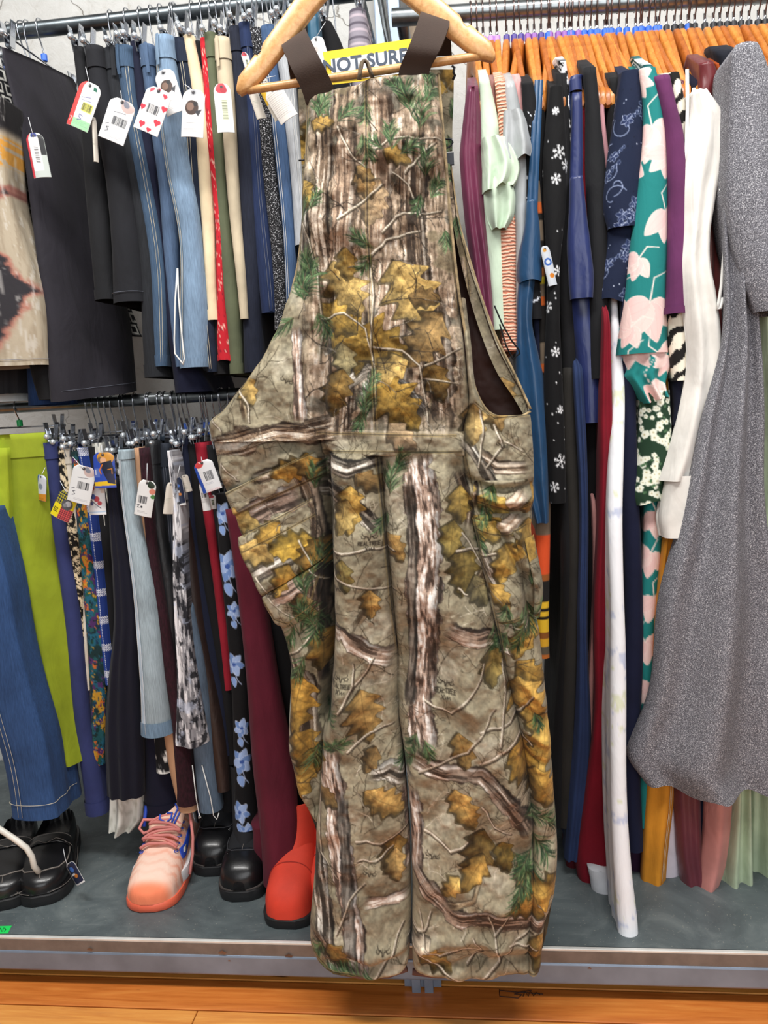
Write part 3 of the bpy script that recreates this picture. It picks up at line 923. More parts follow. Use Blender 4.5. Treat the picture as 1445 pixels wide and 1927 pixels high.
def d_plaid(c, w, h, seed):
    c.poly([(0, 0), (w, 0), (w, h), (0, h)], '#f2de22'); c.poly([(0, 0), (w*.6, 0), (w*.6, h*.5), (0, h*.5)], '#26304a')
    for i in range(5): c.line([(0, h*(.05+.1*i)), (w*.6, h*(.05+.1*i))], 2, '#f2de22'); c.line([(w*(.08+.12*i), 0), (w*(.08+.12*i), h*.5)], 2, '#f2de22')
    c.poly([(w*.4, h*.55), (w, h*.55), (w, h), (w*.4, h)], '#e2575a')
    for i in range(6): c.line([(w*.4, h*(.6+.07*i)), (w, h*(.6+.07*i))], 1.5, '#2a2026'); c.line([(w*(.45+.1*i), h*.55), (w*(.45+.1*i), h)], 1.5, '#2a2026')
    for i in range(3):
        for j in range(3): c.disc(w*(.1+.08*i), h*(.68+.06*j), w*.03, '#1c1a10')
    c.disc(w*.62, h*.42, w*.27, '#5a5a5e'); c.disc(w*.66, h*.38, w*.14, '#bfc0c4'); c.disc(w*.54, h*.46, w*.1, '#8b8c90')
def d_player(c, w, h, seed):
    c.a[:] = hexc('#2f4fb4'); c.poly([(0, h*.84), (w, h*.78), (w, h), (0, h)], '#f0c52a'); c.poly([(0, h*.95), (w, h*.93), (w, h), (0, h)], '#3a55c0')
    c.disc(w*.6, h*.1, w*.4, '#d99a3c'); c.disc(w*.35, h*.2, w*.12, '#7b6a58')
    c.disc(w*.5, h*.22, w*.14, '#e8b58e'); c.poly([(w*.35, h*.3), (w*.85, h*.22), (w, h*.6), (w*.6, h*.75), (w*.45, h*.55)], '#1f2336')
    c.poly([(w*.55, h*.6), (w*.95, h*.55), (w*.98, h*.9), (w*.66, h*.86)], '#2a2a44'); c.line([(w*.68, h*.48), (w*.86, h*.46), (w*.86, h*.6)], 3, '#e88a1c'); c.line([(w*.45, h*.34), (w*.3, h*.5), (w*.36, h*.6)], 5, '#e07a28')
    c.poly([(w*.05, h*.45), (w*.3, h*.45), (w*.3, h*.7), (w*.05, h*.7)], '#eef0f6', .25); c.line([(w*.1, h*.5), (w*.1, h*.62)], 4, '#f2f2f6')
def d_hockey(c, w, h, seed):
    c.a[:] = hexc('#f1f2f4'); c.poly([(0, 0), (w, 0), (w, h*.35), (0, h*.3)], '#d8b9a8', .7)
    for (x, y, r_, k_) in ((.3, .2, .16, '#c33a44'), (.6, .3, .2, '#e9e9ee'), (.55, .52, .16, '#c8404a'), (.35, .45, .15, '#3b5aa8'), (.7, .65, .12, '#c33a44'), (.25, .66, .1, '#46508a'), (.5, .75, .1, '#d8d9de')): c.disc(w*x, h*y, w*r_, k_, .9)
    c.line([(w*.2, h*.55), (w*.75, h*.8)], 2.5, '#333a55'); c.line([(0, h*.93), (w, h*.9)], 5, '#bcd3ea')
def d_bluephoto(c, w, h, seed):
    c.a[:] = hexc('#3a63b8'); c.poly([(w*.3, 0), (w, 0), (w, h*.7), (w*.1, h*.8)], '#dfe4ef'); c.poly([(0, h*.78), (w, h*.7), (w, h), (0, h)], '#e0962e'); c.disc(w*.5, h*.45, w*.2, '#8d97ac'); textlines(c, w*.1, h*.9, w*.8, 2, 4, seed, '#6a3d12')
def d_fruit(c, w, h, seed):
    c.a[:] = hexc('#f0efed'); c.disc(w*.75, h*.1, w*.2, '#22301c'); c.disc(w*.85, h*.28, w*.16, '#e08a72'); c.disc(w*.92, h*.42, w*.12, '#4f8a48')
    barcode(c, w*.15, h*.45, w*.5, h*.2, seed); c.line([(w*.12, h*.72), (w*.25, h*.7), (w*.15, h*.78), (w*.28, h*.78)], 2, '#22242c'); c.disc(w*.4, h*.75, w*.06, '#22242c'); textlines(c, w*.2, h*.87, w*.6, 2, 5, seed)
def d_bluewhite(c, w, h, seed):
    c.a[:] = hexc('#f3f4f6'); c.poly([(0, 0), (w*.13, 0), (w*.2, h), (0, h)], '#2d55b8'); c.disc(w*.3, h*.02, w*.28, '#d84a48'); c.line([(w*.2, 0), (w*.4, h*.06)], 3, '#f6eeee')
    barcode(c, w*.38, h*.35, w*.42, h*.3, seed); textlines(c, w*.3, h*.72, w*.5, 2, 5, seed, '#8790a4')
    for i in range(10): c.line([(w*(.25+.07*i), h*.93), (w*(.27+.07*i), h)], 1.3, '#e58a92')
def d_dark(c, w, h, seed):
    c.a[:] = hexc('#e9e8e6'); c.poly([(w*.08, h*.05), (w, 0), (w, h*.92), (w*.08, h*.94)], '#1c2440'); c.disc(w*.5, h*.3, w*.2, '#3f6fc0'); c.disc(w*.6, h*.6, w*.16, '#c8792e'); c.poly([(w*.2, h*.5), (w*.6, h*.46), (w*.6, h*.54), (w*.2, h*.58)], '#dfe3ea')
def d_text(c, w, h, seed):
    c.a[:] = hexc('#e8e2db'); textlines(c, w*.1, h*.12, w*.8, 14, h*.055, seed, '#6b5d58')
def d_yellow(c, w, h, seed):
    c.a[:] = hexc('#e6e0d2'); c.poly([(0, 0), (w*.45, 0), (w*.35, h*.6), (0, h*.6)], '#e5b93a'); barcode(c, w*.5, h*.1, w*.45, h*.3, seed); textlines(c, w*.2, h*.6, w*.7, 6, 5, seed)
def d_back(c, w, h, seed):
    c.a[:] = hexc('#dcd3c6'); textlines(c, w*.2, h*.5, w*.5, 5, 5, seed, '#7c8a74')
def d_dots(c, w, h, seed):
    c.a[:] = hexc('#f2f1f0'); c.disc(w*.5, h*.12, w*.07, '#17181c'); c.disc(w*.3, h*.4, w*.2, '#c9b2ab', .6); textlines(c, w*.1, h*.6, w*.8, 5, 5, seed, '#a9a9ae')
def d_green(c, w, h, seed):
    c.a[:] = hexc('#dfe6ee'); c.disc(w*.5, h*.4, w*.4, '#3a6cc4'); c.disc(w*.5, h*.4, w*.22, '#e8edf2'); c.disc(w*.4, h*.1, w*.2, '#e0a13c'); c.disc(w*.6, h*.75, w*.25, '#e88b2c')
def price_tag(root, base, px, py, w, h, ang, Y, design, anchor=None, tw=0.0, label=None, name='price_tag'):
    s = (Y-CAM[1])/FPX*1.0
    k = 2.0
    c = Canvas(0, 0, w*k+2, h*k+2, '#f0f0f0')
    design(c, w*k, h*k, int(px*7+py))
    nx, nz = int(w*1.25)+2, int(h*1.25)+2
    u = np.linspace(0, 1, nx); v = np.linspace(0, 1, nz)
    U, W = np.meshgrid(u, v)
    nar = np.clip((0.16-W)/0.16, 0, 1)**2          # rounded shoulder at the punched end
    lx = (U-0.5)*w*(1-0.45*nar); lz = (0.5-W)*h
    hole = np.hypot(lx, lz-(0.5-0.07)*h)
    a = radians(-ang)
    X = (lx*cos(a)-lz*sin(a))*s; Z = (lx*sin(a)+lz*cos(a))*s
    x0, _, z0 = P(px, py, Y)
    Yy = Y+X*math.tan(radians(tw))+0.004*((2*U-1)**2)
    V = np.stack([x0+X, Yy, z0+Z], -1).reshape(-1, 3)
    cc = c.sample(U*w*k, W*h*k).reshape(-1, 3)
    cc = cc*0.9
    hm = np.clip((hole.reshape(-1, 1)-w*0.055)/1.2, 0, 1)
    cc = cc*hm+hexc('#3a3a3e')*(1-hm)
    F = gridF(nz, nx)
    V2 = V.copy(); V2[:, 1] += 0.0007
    F2 = F[:, ::-1]+len(V)
    rim = list(range(0, nx))+[nx*i+nx-1 for i in range(1, nz)]+[nx*(nz-1)+i for i in range(nx-2, -1, -1)]+[nx*i for i in range(nz-2, 0, -1)]
    rim = np.array(rim); r2 = np.roll(rim, -1)
    FR = np.stack([rim, rim+len(V), r2+len(V), r2], -1)
    t = mk(name, np.concatenate([V, V2]), np.concatenate([F, F2, FR]), CARD, root, base, smooth=False, colors=np.concatenate([cc, cc*0+hexc('#e9e6e0')]))
    if label: t['label'] = label
    hx_, hz_ = -(0.43*h)*sin(a)*s, 0.43*h*cos(a)*s
    hp = (float(x0+hx_), float(Y-0.001), float(z0+hz_))
    if anchor:
        ax, _, az = P(anchor[0], anchor[1], Y+0.004)
        ap = (float(ax), Y+0.006, float(az))
        mid = ((hp[0]+ap[0])/2+0.002, Y-0.002, (hp[2]+ap[2])/2)
        mk('tag_string', *tube_arr([hp, mid, ap], 0.0006, 4), PLASTIC_W, t, base)
    return t

# ---------------------------------------------------------------- hangers
def woodmat(name, d, m_, l):
    m, nt, b = nodes_of(name)
    n = noise_n(nt, coords(nt, (60, 9, 60)), 1.6, 5, 0.6, 1.2)
    n2 = noise_n(nt, coords(nt, (160, 14, 160)), 2, 3)
    nt.links.new(mixc(nt, ramp(nt, n, [(0.3, d), (0.5, m_), (0.72, l)]), ramp(nt, n2, [(0.35, d), (0.6, m_)]), 0.3), b.inputs['Base Color'])
    b.inputs['Roughness'].default_value = 0.36
    b.inputs['Coat Weight'].default_value = 0.2; b.inputs['Coat Roughness'].default_value = 0.3
    MATS[name] = m
    return m
WOODS = [woodmat('amber_hanger_wood', '#a05a1e', '#bd7430', '#cf8a42'), woodmat('honey_hanger_wood', '#ad6826', '#cb8438', '#dc9c50'), woodmat('rust_hanger_wood', '#8f4a18', '#aa6025', '#be7535')]
PALEWOOD = woodmat('pale_beech_wood', '#bd8750', '#d39f66', '#e2b67e')
MARK = {'violet': simple('violet_size_marker', '#8a5aa8', 0.45, var=.04), 'indigo': simple('indigo_size_marker', '#4a3d8c', 0.45, var=.04), 'pink': simple('mauve_size_marker', '#b58acb', 0.45, var=.04),
        'blue': simple('blue_size_marker', '#2a63cf', 0.45, var=.04), 'black': simple('black_size_marker', '#24252a', 0.45, var=.06), 'green': simple('green_size_marker', '#12a556', 0.45, var=.04)}
HL = 0.205
YK = [0, .018, .05, .1, .15, .185, .2, HL]
ZTOP = [-.060, -.063, -.092, -.146, -.196, -.226, -.238, -.252]
ZBOT = [-.128, -.131, -.150, -.196, -.240, -.266, -.272, -.268]
def hanger_body(thick=0.0128, dz=0.0, notch=False, along='y', pointed=False):
    ys = np.concatenate([-np.array([HL, .2, .185, .17, .165, .16, .155, .13, .1, .075, .05, .03, .018, .008])[:], [0], np.array([.008, .018, .03, .05, .075, .1, .13, .155, .16, .165, .17, .185, .2, HL])])
    zt = hermite(YK, ZTOP, np.abs(ys)); zb = hermite(YK, ZBOT, np.abs(ys))
    if pointed: zt = zt-np.interp(np.abs(ys), [0.15, HL], [0, 0.009]); zb = zb-np.interp(np.abs(ys), [0.12, 0.17, HL], [0, 0.004, 0.001])
    if notch: zt = zt-np.where(np.abs(np.abs(ys)-0.1625) < 0.004, 0.007, 0)
    V = []; n = 8
    for y, a, b in zip(ys, zt, zb):
        t = thick/2*(0.75 if abs(y) >= HL-1e-6 else 1)
        e = min(0.005, (a-b)*0.3)
        for (x, z) in ((-t, b+e), (-t, a-e), (-t*.55, a), (t*.55, a), (t, a-e), (t, b+e), (t*.55, b), (-t*.55, b)):
            V.append((x, y, z+dz) if along == 'y' else (y, x, z+dz))
    V = np.array(V)
    F = [tuple(f) for f in gridF(len(ys), n, 0, True)]
    if along == 'y': F = [f[::-1] for f in F]
    F += [tuple(range(n)), tuple(range(len(V)-1, len(V)-n-1, -1))]
    return V, F
def hook_path(rr, drop):
    """wire from behind the rail over its top to the camera side, then back under to the shank"""
    pts = [(0, rr*cos(a), rr*sin(a)) for a in np.linspace(radians(-35), radians(190), 16)]
    y0, z0 = pts[-1][1], pts[-1][2]
    for t in np.linspace(0.15, 1, 6):
        s_ = t*t*(3-2*t)
        pts.append((0, y0*(1-s_), z0+(-drop*0.75-z0)*t))
    pts.append((0, 0, -drop))
    return pts
def mesh_of(mb_, name, mat, smooth=False):
    me = bpy.data.meshes.new(name); me.from_pydata(mb_.V, [], mb_.F); me.update()
    if smooth: me.polygons.foreach_set('use_smooth', np.ones(len(me.polygons), bool))
    me.materials.append(mat)
    return me
WH = []
for wmat in WOODS:
    V, F = hanger_body()
    t_ = MB(); t_.add(V, F)
    me = mesh_of(t_, 'hanger_arms', wmat, True)
    try: me.set_sharp_from_angle(angle=radians(50))
    except Exception: pass
    WH.append(me)
WHOOK = mesh_of(MB().tube(hook_path(0.0205, 0.064), 0.0017, 7), 'hook', HOOKWIRE, True)
WFER = mesh_of(MB().tube([(0, 0, -0.030), (0, 0, -0.062)], 0.0030, 8), 'ferrule', CHROME, True)
WMARK = {}
for kx, mm in MARK.items():
    t_ = MB().lathe([(0.0058, -0.0635), (0.0068, -0.0625), (0.0068, -0.0495), (0.0058, -0.0485)], n=12)
    WMARK[kx] = mesh_of(t_, 'size_marker', mm, False)
def wooden_hanger(x, yawd, mark, wood, label):
    z = z_right(x)
    r = empty('wooden_hanger', (x, 0, z), radians(yawd), label, 'hanger', 'wooden hangers on the bright rail')
    link('hanger_arms', WH[wood], r); link('hook', WHOOK, r); link('ferrule', WFER, r)
    if mark: link('size_marker', WMARK[mark], r)
    return r
CLIPC = {}
def clip_hanger(x, zr, drop, rr, half, yawd, label, group, mark=None, dark=False):
    key = (round(drop, 3), round(rr, 4), round(half, 3), dark)
    if key not in CLIPC:
        wire = BLACKWIRE if dark else CHROME
        hk = mesh_of(MB().tube(hook_path(rr+0.0025, drop), 0.0017, 6), 'hook', CHROME, True)
        bar = mesh_of(MB().tube([(0, -half-0.012, -drop), (0, half+0.012, -drop)], 0.0021, 6), 'bar', wire, True)
        cl = MB()
        for sx in (-1, 1):
            M = Matrix.Rotation(radians(9*sx), 3, 'Y')
            cl.box((sx*0.0085, 0, -drop+0.004), (0.0018, 0.017, 0.052), M)
            for i in range(4): cl.box((sx*0.0105, -0.0054+i*0.0036, -drop+0.012), (0.0014, 0.0013, 0.026), M)
        cl.tube([(0, -0.009, -drop), (0, 0.009, -drop)], 0.0055, 8)
        clip = mesh_of(cl, 'clip', wire if dark else CHROME)
        kn = mesh_of(MB().ball((0, 0, -drop), 0.0062, 10, 6), 'end_knob', simple('clear_end_knob', '#cfd6dc', 0.12, 0.6, var=.03), True)
        CLIPC[key] = (hk, bar, clip, kn)
    hk, bar, clip, kn = CLIPC[key]
    r = empty('clip_hanger', (x, 0, zr), radians(yawd), label, 'hanger', group)
    link('hook', hk, r); link('bar', bar, r)
    for sy in (-1, 1):
        o = link('clip', clip, r); o.location = (0, sy*(half-0.012), 0)
        o = link('end_knob', kn, r); o.location = (0, sy*(half+0.012), 0)
    if mark:
        o = link('size_marker', WMARK[mark], r); o.location = (0, 0, -drop+0.066)
    return r
# ---------------------------------------------------------------- print patterns: (arc m, height below top m) -> sRGB
def cst(shape, c): return np.zeros(np.shape(shape)+(3,))+(hexc(c) if isinstance(c, str) else np.asarray(c))
def mixm(a, c, m):
    c = hexc(c) if isinstance(c, str) else np.asarray(c)
    m = np.clip(m, 0, 1)[..., None]; return a*(1-m)+c*m
def mm_n(T, a, h, k): return nsamp(T, np.asarray(a)*1000*k+300, np.asarray(h)*1000*k+50)
def p_chain(a, h, x, z):
    o = cst(a, '#141418')
    U = (a+0.3*0)/0.030; R = np.floor(h/0.030); u = (U+0.5*(R % 2)) % 1.0; v = (h/0.030) % 1.0
    band = np.maximum(np.abs(u-0.5)*2, np.abs(v-0.5)*2)
    ring = ((band > 0.52) & (band < 0.80))
    return mixm(o, '#d8d5cc', ring*1.0)
def p_tiedye(a, h, x, z):
    o = cst(a, '#a89c88')
    o = mixm(o, '#8d7f6b', sst(-0.5, 1.2, mm_n(NT, a*3, h*0.5, 1.0))*0.6)
    px_, pz_ = P(20, 545, -0.25)[0], P(20, 545, -0.25)[2]
    d = np.abs(x-px_+0.05)/0.085+np.abs(z-pz_)/0.11+0.07*mm_n(NT, x, z, 1.2)
    o = mixm(o, '#a2685a', sst(1.22, 0.98, d)); o = mixm(o, '#2c2a2e', sst(1.04, 0.90, d))
    d2 = np.abs(x-px_+0.09)/0.10+np.abs(z-pz_-0.19)/0.075+0.07*mm_n(NT, x, z, 1.2)
    o = mixm(o, '#8f5a50', sst(1.22, 1.0, d2)); o = mixm(o, '#2a282b', sst(1.04, 0.9, d2))
    d3 = (np.abs(z-pz_-0.27)/0.03)
    o = mixm(o, '#c08a3a', sst(1.0, 0.8, d3)*(mm_n(NF, x, z, 1) > -0.2)); o = mixm(o, '#1c1a1c', sst(pz_+0.30, pz_+0.32, z))
    return mixm(o, '#c9c6c0', sst(0.9, 1.6, mm_n(NT, a*2, h*0.3, 2.0))*0.5)
def p_bandana(a, h, x, z):
    o = cst(a, '#b81f2b')
    n = mm_n(NT, a, h, 1.6)
    o = mixm(o, '#e8c9b4', (np.abs(n-0.35) < 0.09)*0.8); o = mixm(o, '#5a1526', (np.abs(mm_n(NT, h, a, 1.3)) < 0.06)*0.7)
    return o
def p_blackcream(a, h, x, z):
    o = cst(a, '#15130f'); n = mm_n(NT, a, h, 2.4)+0.35*mm_n(NF, a, h, 1.5)
    o = mixm(o, '#d5c3a2', sst(0.25, 0.45, n)); return mixm(o, '#15130f', (np.abs(mm_n(NT, h, a, 2.2)) < 0.13)*1.0)
def p_multi(a, h, x, z):
    o = cst(a, '#1f5258')
    pal = ['#16324a', '#20503f', '#c0642a', '#4a2a5c', '#b98a2c', '#1f5a70', '#173032']
    for i, c in enumerate(pal):
        n = nsamp(NT, np.asarray(a)*1700+i*83+17*i*i, np.asarray(h)*1150+i*57)
        o = mixm(o, c, sst(0.75, 0.95, n))
    return mixm(o, '#16241f', (np.abs(mm_n(NT, a, h, 2.6)) < 0.08)*0.8)
def p_plaid(a, h, x, z):
    o = cst(a, '#1f3f8e'); o = mixm(o, '#14255c', ((a*1000) % 36 < 14)*0.6)
    hat = ((a*1000*1.0+h*1000) % 4.4 < 2.0)
    band = ((h*1000) % 62 < 17)
    o = mixm(o, '#eceef2', (band & hat)*1.0)
    return mixm(o, '#eceef2', (((a*1000) % 36 > 33.5) & ((h*1000) % 5 < 3))*0.9)
def p_bwprint(a, h, x, z):
    o = cst(a, '#e9e9ea'); n = mm_n(NT, a, h, 2.0); return mixm(o, '#111214', sst(-0.1, 0.15, n))
def p_feather(a, h, x, z):
    n = nsamp(NT, np.asarray(a)*2200+40, np.asarray(h)*420)+0.5*nsamp(NF, np.asarray(a)*1500, np.asarray(h)*300)
    n2 = mm_n(NT, a, h, 0.8)
    o = cst(a, '#97979c'); o = mixm(o, '#efeff2', sst(0.2, 0.9, n)); o = mixm(o, '#2f3036', sst(-0.45, -0.95, n))
    o = mixm(o, '#c9d6ee', sst(0.6, 1.2, n2)*0.6); return mixm(o, '#1b1c20', sst(1.0, 1.3, mm_n(NT, h, a, 1.0))*0.8)
def canvas_paint(cv, k=1000.0, ox=0.0):
    return lambda a, h, x, z: cv.sample((a+ox)*k, h*k)
# black cloth with big blue flowers (1 px = 1 mm)
cvb = Canvas(-70, -5, 140, 790, '#0d0e11')
for (fx, fy, fs) in ((2, 40, 24), (4, 150, 34), (8, 245, 20), (-4, 360, 26), (6, 500, 22), (4, 575, 30), (-6, 690, 26), (10, 735, 20)):
    for i in range(6):
        a_ = i*pi/3+fx
        cvb.petal(fx+cos(a_)*fs*.45, fy+sin(a_)*fs*.55, fs*.95, a_, '#9db7e2' if i % 2 else '#6f90c8', .33, '#dfe9fa')
    cvb.disc(fx, fy, fs*.16, '#3c5aa0')
    cvb.line([(fx, fy+fs*.6), (fx+6, fy+fs*1.3), (fx+14, fy+fs*1.7)], 1.6, '#b9cbee')
    cvb.petal(fx-3, fy+fs*1.45, fs*.9, 1.3, '#86a5da', .3, '#dbe6fa')
# snowflakes on black
cvs = Canvas(-110, -5, 220, 830, '#0c0c0e')
rs = random.Random(3)
for i in range(120): cvs.disc(rs.uniform(-100, 100), rs.uniform(30, 820), rs.uniform(1.2, 1.9), '#f2f4f6')
for (fx, fy, fs) in ((-2, 46, 10), (6, 118, 20), (22, 140, 17), (0, 165, 15), (-40, 150, 16), (50, 210, 16), (8, 330, 15), (-14, 395, 17), (4, 480, 15), (8, 690, 22), (-8, 740, 16), (-50, 500, 18), (50, 560, 18), (12, 590, 12), (-6, 795, 14)):
    fs = fs*0.62
    for i in range(6):
        a_ = i*pi/3+0.3
        ex, ey = fx+cos(a_)*fs, fy+sin(a_)*fs
        cvs.line([(fx, fy), (ex, ey)], 1.8, '#f2f4f6')
        for t in (.55, .8):
            for e in (-1, 1):
                bx, by = fx+cos(a_)*fs*t, fy+sin(a_)*fs*t
                cvs.line([(bx, by), (bx+cos(a_+e*.9)*fs*.28, by+sin(a_+e*.9)*fs*.28)], 1.3, '#f2f4f6')
# teal with pink lilies
def lily(cv, fx, fy, fs, a0, n=4):
    for i in range(n):
        a_ = a0+(i-(n-1)/2)*0.75
        cv.petal(fx+cos(a_)*fs*.5, fy+sin(a_)*fs*.5, fs, a_, '#eec9c4' if i % 2 else '#f1d2cb', .30, '#f7e8e0')
    cv.line([(fx, fy), (fx-cos(a0)*fs*.6, fy-sin(a0)*fs*.6), (fx-cos(a0+.5)*fs*1.0, fy-sin(a0+.5)*fs*1.0)], (3, 1.5), '#f1ded6')
cvt = Canvas(-110, -10, 220, 1430, '#1d7a78')
for (fx, fy, fs, a0) in ((-8, 105, 62, 1.4), (22, 150, 45, 2.0), (-30, 20, 36, .8), (25, 250, 56, 1.2), (-22, 330, 40, 2.2), (2, 410, 74, 1.7), (-28, 450, 42, 2.4), (30, 505, 52, .6), (-30, 530, 60, 1.5), (40, 565, 40, 2.2), (0, 620, 48, 1.2),
                         (10, 790, 46, 1.5), (-10, 850, 50, 1.8), (4, 930, 52, 1.2), (-6, 1010, 50, 2), (8, 1100, 52, 1.4), (-6, 1190, 48, 1.1), (6, 1280, 50, 1.8), (-2, 1360, 44, 1.4), (-70, 150, 60, 1), (-75, 400, 70, 2), (75, 300, 60, 1), (80, 500, 60, 2), (-70, 700, 60, 1), (70, 800, 60, 1.4)):
    lily(cvt, fx, fy, fs, a0)
# dark green with white blossoms
cvg = Canvas(-90, -5, 180, 900, '#1f3a28')
for i in range(760):
    fx, fy, fs = rs.uniform(-88, 88), rs.uniform(0, 890), rs.uniform(4, 7.5)
    for j in range(5):
        a_ = j*2*pi/5+fx
        cvg.disc(fx+cos(a_)*fs*.6, fy+sin(a_)*fs*.6, fs*.5, '#e9ecdc')
    cvg.disc(fx, fy, fs*.25, '#b9b083')
    if i % 2: cvg.petal(fx+fs*1.5, fy+fs, fs*1.2, fx, '#4f7350', .3)
# navy embroidered lace
cvn = Canvas(-120, -10, 240, 520, '#131d36')
for i in range(62):
    fx, fy, fs = rs.uniform(-105, 105), 40+i*7.6+rs.uniform(-8, 8), rs.uniform(9, 15)
    if i % 3 == 2:
        a_ = rs.uniform(0, 6)
        pts = [(fx+cos(a_+t*.38)*fs*(.4+t*.13), fy+sin(a_+t*.38)*fs*(.4+t*.13)) for t in range(12)]
        cvn.line(pts, 1.5, '#9aa6c4', .9)
    else:
        for j in range(5):
            a_ = j*2*pi/5+fx
            cvn.petal(fx+cos(a_)*fs*.55, fy+sin(a_)*fs*.55, fs, a_, '#232f52', .3, '#b9c2da')
        cvn.line([(fx, fy), (fx+fs*1.6, fy-fs*1.2), (fx+fs*2.1, fy-fs*1.5)], 1.3, '#aab4cf')
        for j in range(3):
            cvn.petal(fx+fs*(1.0+.5*j), fy-fs*(.6+.45*j), fs*.7, -1.9+j*.3, '#202c4c', .28, '#9fabc9')
for i in range(260): cvn.disc(rs.uniform(-115, 115), rs.uniform(0, 515), 1.1, '#0c1224' if i % 3 else '#cdd5e8')
def p_zebra(a, h, x, z):
    w = np.sin((np.asarray(h)*1000*0.17+np.asarray(a)*1000*0.10+1.1*mm_n(NT, a, h, 0.6)))
    return mixm(cst(a, '#ece5d3'), '#1a1817', sst(0.05, 0.25, w))
def p_stripes(a, h, x, z):
    t = (np.asarray(h)*1000) % 300
    o = cst(a, '#7c6c5a')
    for (y0, y1, c) in ((40, 58, '#d86a30'), (58, 74, '#1f1c1a'), (110, 160, '#1f1c1a'), (160, 176, '#9a5a2a'), (176, 190, '#e8d23a'), (190, 215, '#7c6c5a'), (215, 232, '#d86a30'), (232, 300, '#1f1c1a')):
        o = mixm(o, c, ((t >= y0) & (t < y1))*1.0)
    return o
def p_stripes2(a, h, x, z):
    t = np.asarray(h)*1000
    o = cst(a, '#4a433c')
    for (y0, y1, c) in ((0, 60, '#7c6c5a'), (60, 142, '#e0562a'), (142, 156, '#9a5a2a'), (156, 200, '#22201e'), (200, 212, '#e6bb30'), (212, 218, '#1c1a18'), (218, 230, '#e6bb30'), (230, 236, '#1c1a18'), (236, 262, '#e6bb30'), (262, 278, '#8a5424'), (278, 292, '#d9a52c'), (292, 312, '#5a5244'), (312, 380, '#b9682a')):
        o = mixm(o, c, ((t >= y0) & (t < y1))*1.0)
    return o
def p_sparkle(a, h, x, z):
    return mixm(cst(a, '#101013'), '#dfe3ec', (mm_n(NF, a, h, 1.0) > 1.75)*1.0)
def p_palefloral(a, h, x, z):
    o = cst(a, '#eceef2'); o = mixm(o, '#b9c3dd', sst(1.0, 1.5, mm_n(NT, a, h, 0.9))*0.8); return mixm(o, '#d9dfbe', sst(1.2, 1.6, mm_n(NT, h, a, 0.9))*0.8)
def p_greyplaid(a, h, x, z):
    t = (np.asarray(h)*1000) % 26
    o = cst(a, '#8c8690'); o = mixm(o, '#5b5560', (t < 5)*1.0); return mixm(o, '#b3a7b0', ((t > 12) & (t < 16))*1.0)
def p_bwfloral(a, h, x, z):
    o = cst(a, '#15161a'); n = mm_n(NT, a, h, 1.3); o = mixm(o, '#e3e5e2', sst(0.5, 0.65, n)); return mixm(o, '#15161a', (np.abs(mm_n(NF, a, h, .8)) < .12)*.9)
def p_lace(a, h, x, z):
    o = cst(a, '#dfddd4'); return mixm(o, '#b5b3a8', sst(0.2, 0.6, mm_n(NF, a, h, 0.5))*0.7)

DEN = lambda n, c: fabric(n, c, 'denim')
PLN = lambda n, c: fabric(n, c)
BLK = PLN('black_cotton', '#17171a'); BLK2 = PLN('black_jersey', '#1e1f23'); CHAR = PLN('charcoal_crepe', '#2f2c35')
NAVY = PLN('navy_cotton', '#1a1f3c'); DKNAVY = PLN('midnight_cotton', '#151831')

# ---------------------------------------------------------------- upper left row (clip hangers)
UY, UD = -0.185, 0.33
def ul(name, label, cat, rows, mat=None, short=None, hang='ul', **k):
    k.setdefault('yf', UY); k.setdefault('depth', UD)
    return garment(name, label, cat, rows, mat, hang=hang, short=short, group='clothes on the upper rail', **k)
ul('tie_dye_skirt', 'beige tie-dyed skirt with a dark diamond blotch at the frame edge', 'skirt', [(180, -120, -8), (370, -110, 10), (520, -105, 42), (690, -100, 76)], paint=p_tiedye, short='beige tie-dyed skirt', yf=-0.25, depth=0.10, pleat=0.004, npl=2, nn=26, nv=150, ripple=0, nk=0.5, parts=[('stitch_row', 0.012, STITCH_D)], hx=-1.11)
ul('black_trousers', 'long black trousers between tie-dyed skirt and charcoal skirt', 'trousers', [(150, -90, -50), (260, -70, -26), (400, -30, 30), (600, 28, 88), (700, 45, 100), (752, 60, 108)], BLK, 'long black trousers beside the tie-dyed skirt', yf=-0.20, depth=0.2)
ul('denim_jeans', 'mid-blue jeans showing only their hem under the tie-dyed skirt', 'jeans', [(560, 20, 70), (690, 34, 96), (762, 38, 104)], DEN('royal_denim', '#25406f'), 'mid-blue jeans under the tie-dyed skirt', yf=-0.14, depth=0.12, hang=None)
ul('pleated_skirt', 'dark grey pleated skirt hem under the tie-dyed skirt', 'skirt', [(600, -60, 25), (742, -60, 38)], PLN('dark_grey_wool', '#35353a'), yf=-0.15, depth=0.12, pleat=0.006, npl=6, nn=16, hang=None)
ul('white_trousers', 'white trouser hem just above the lower rail at the frame edge', 'trousers', [(640, -60, 22), (757, -60, 30)], PLN('white_cotton', '#d9d8d6'), yf=-0.11, depth=0.1, hang=None)
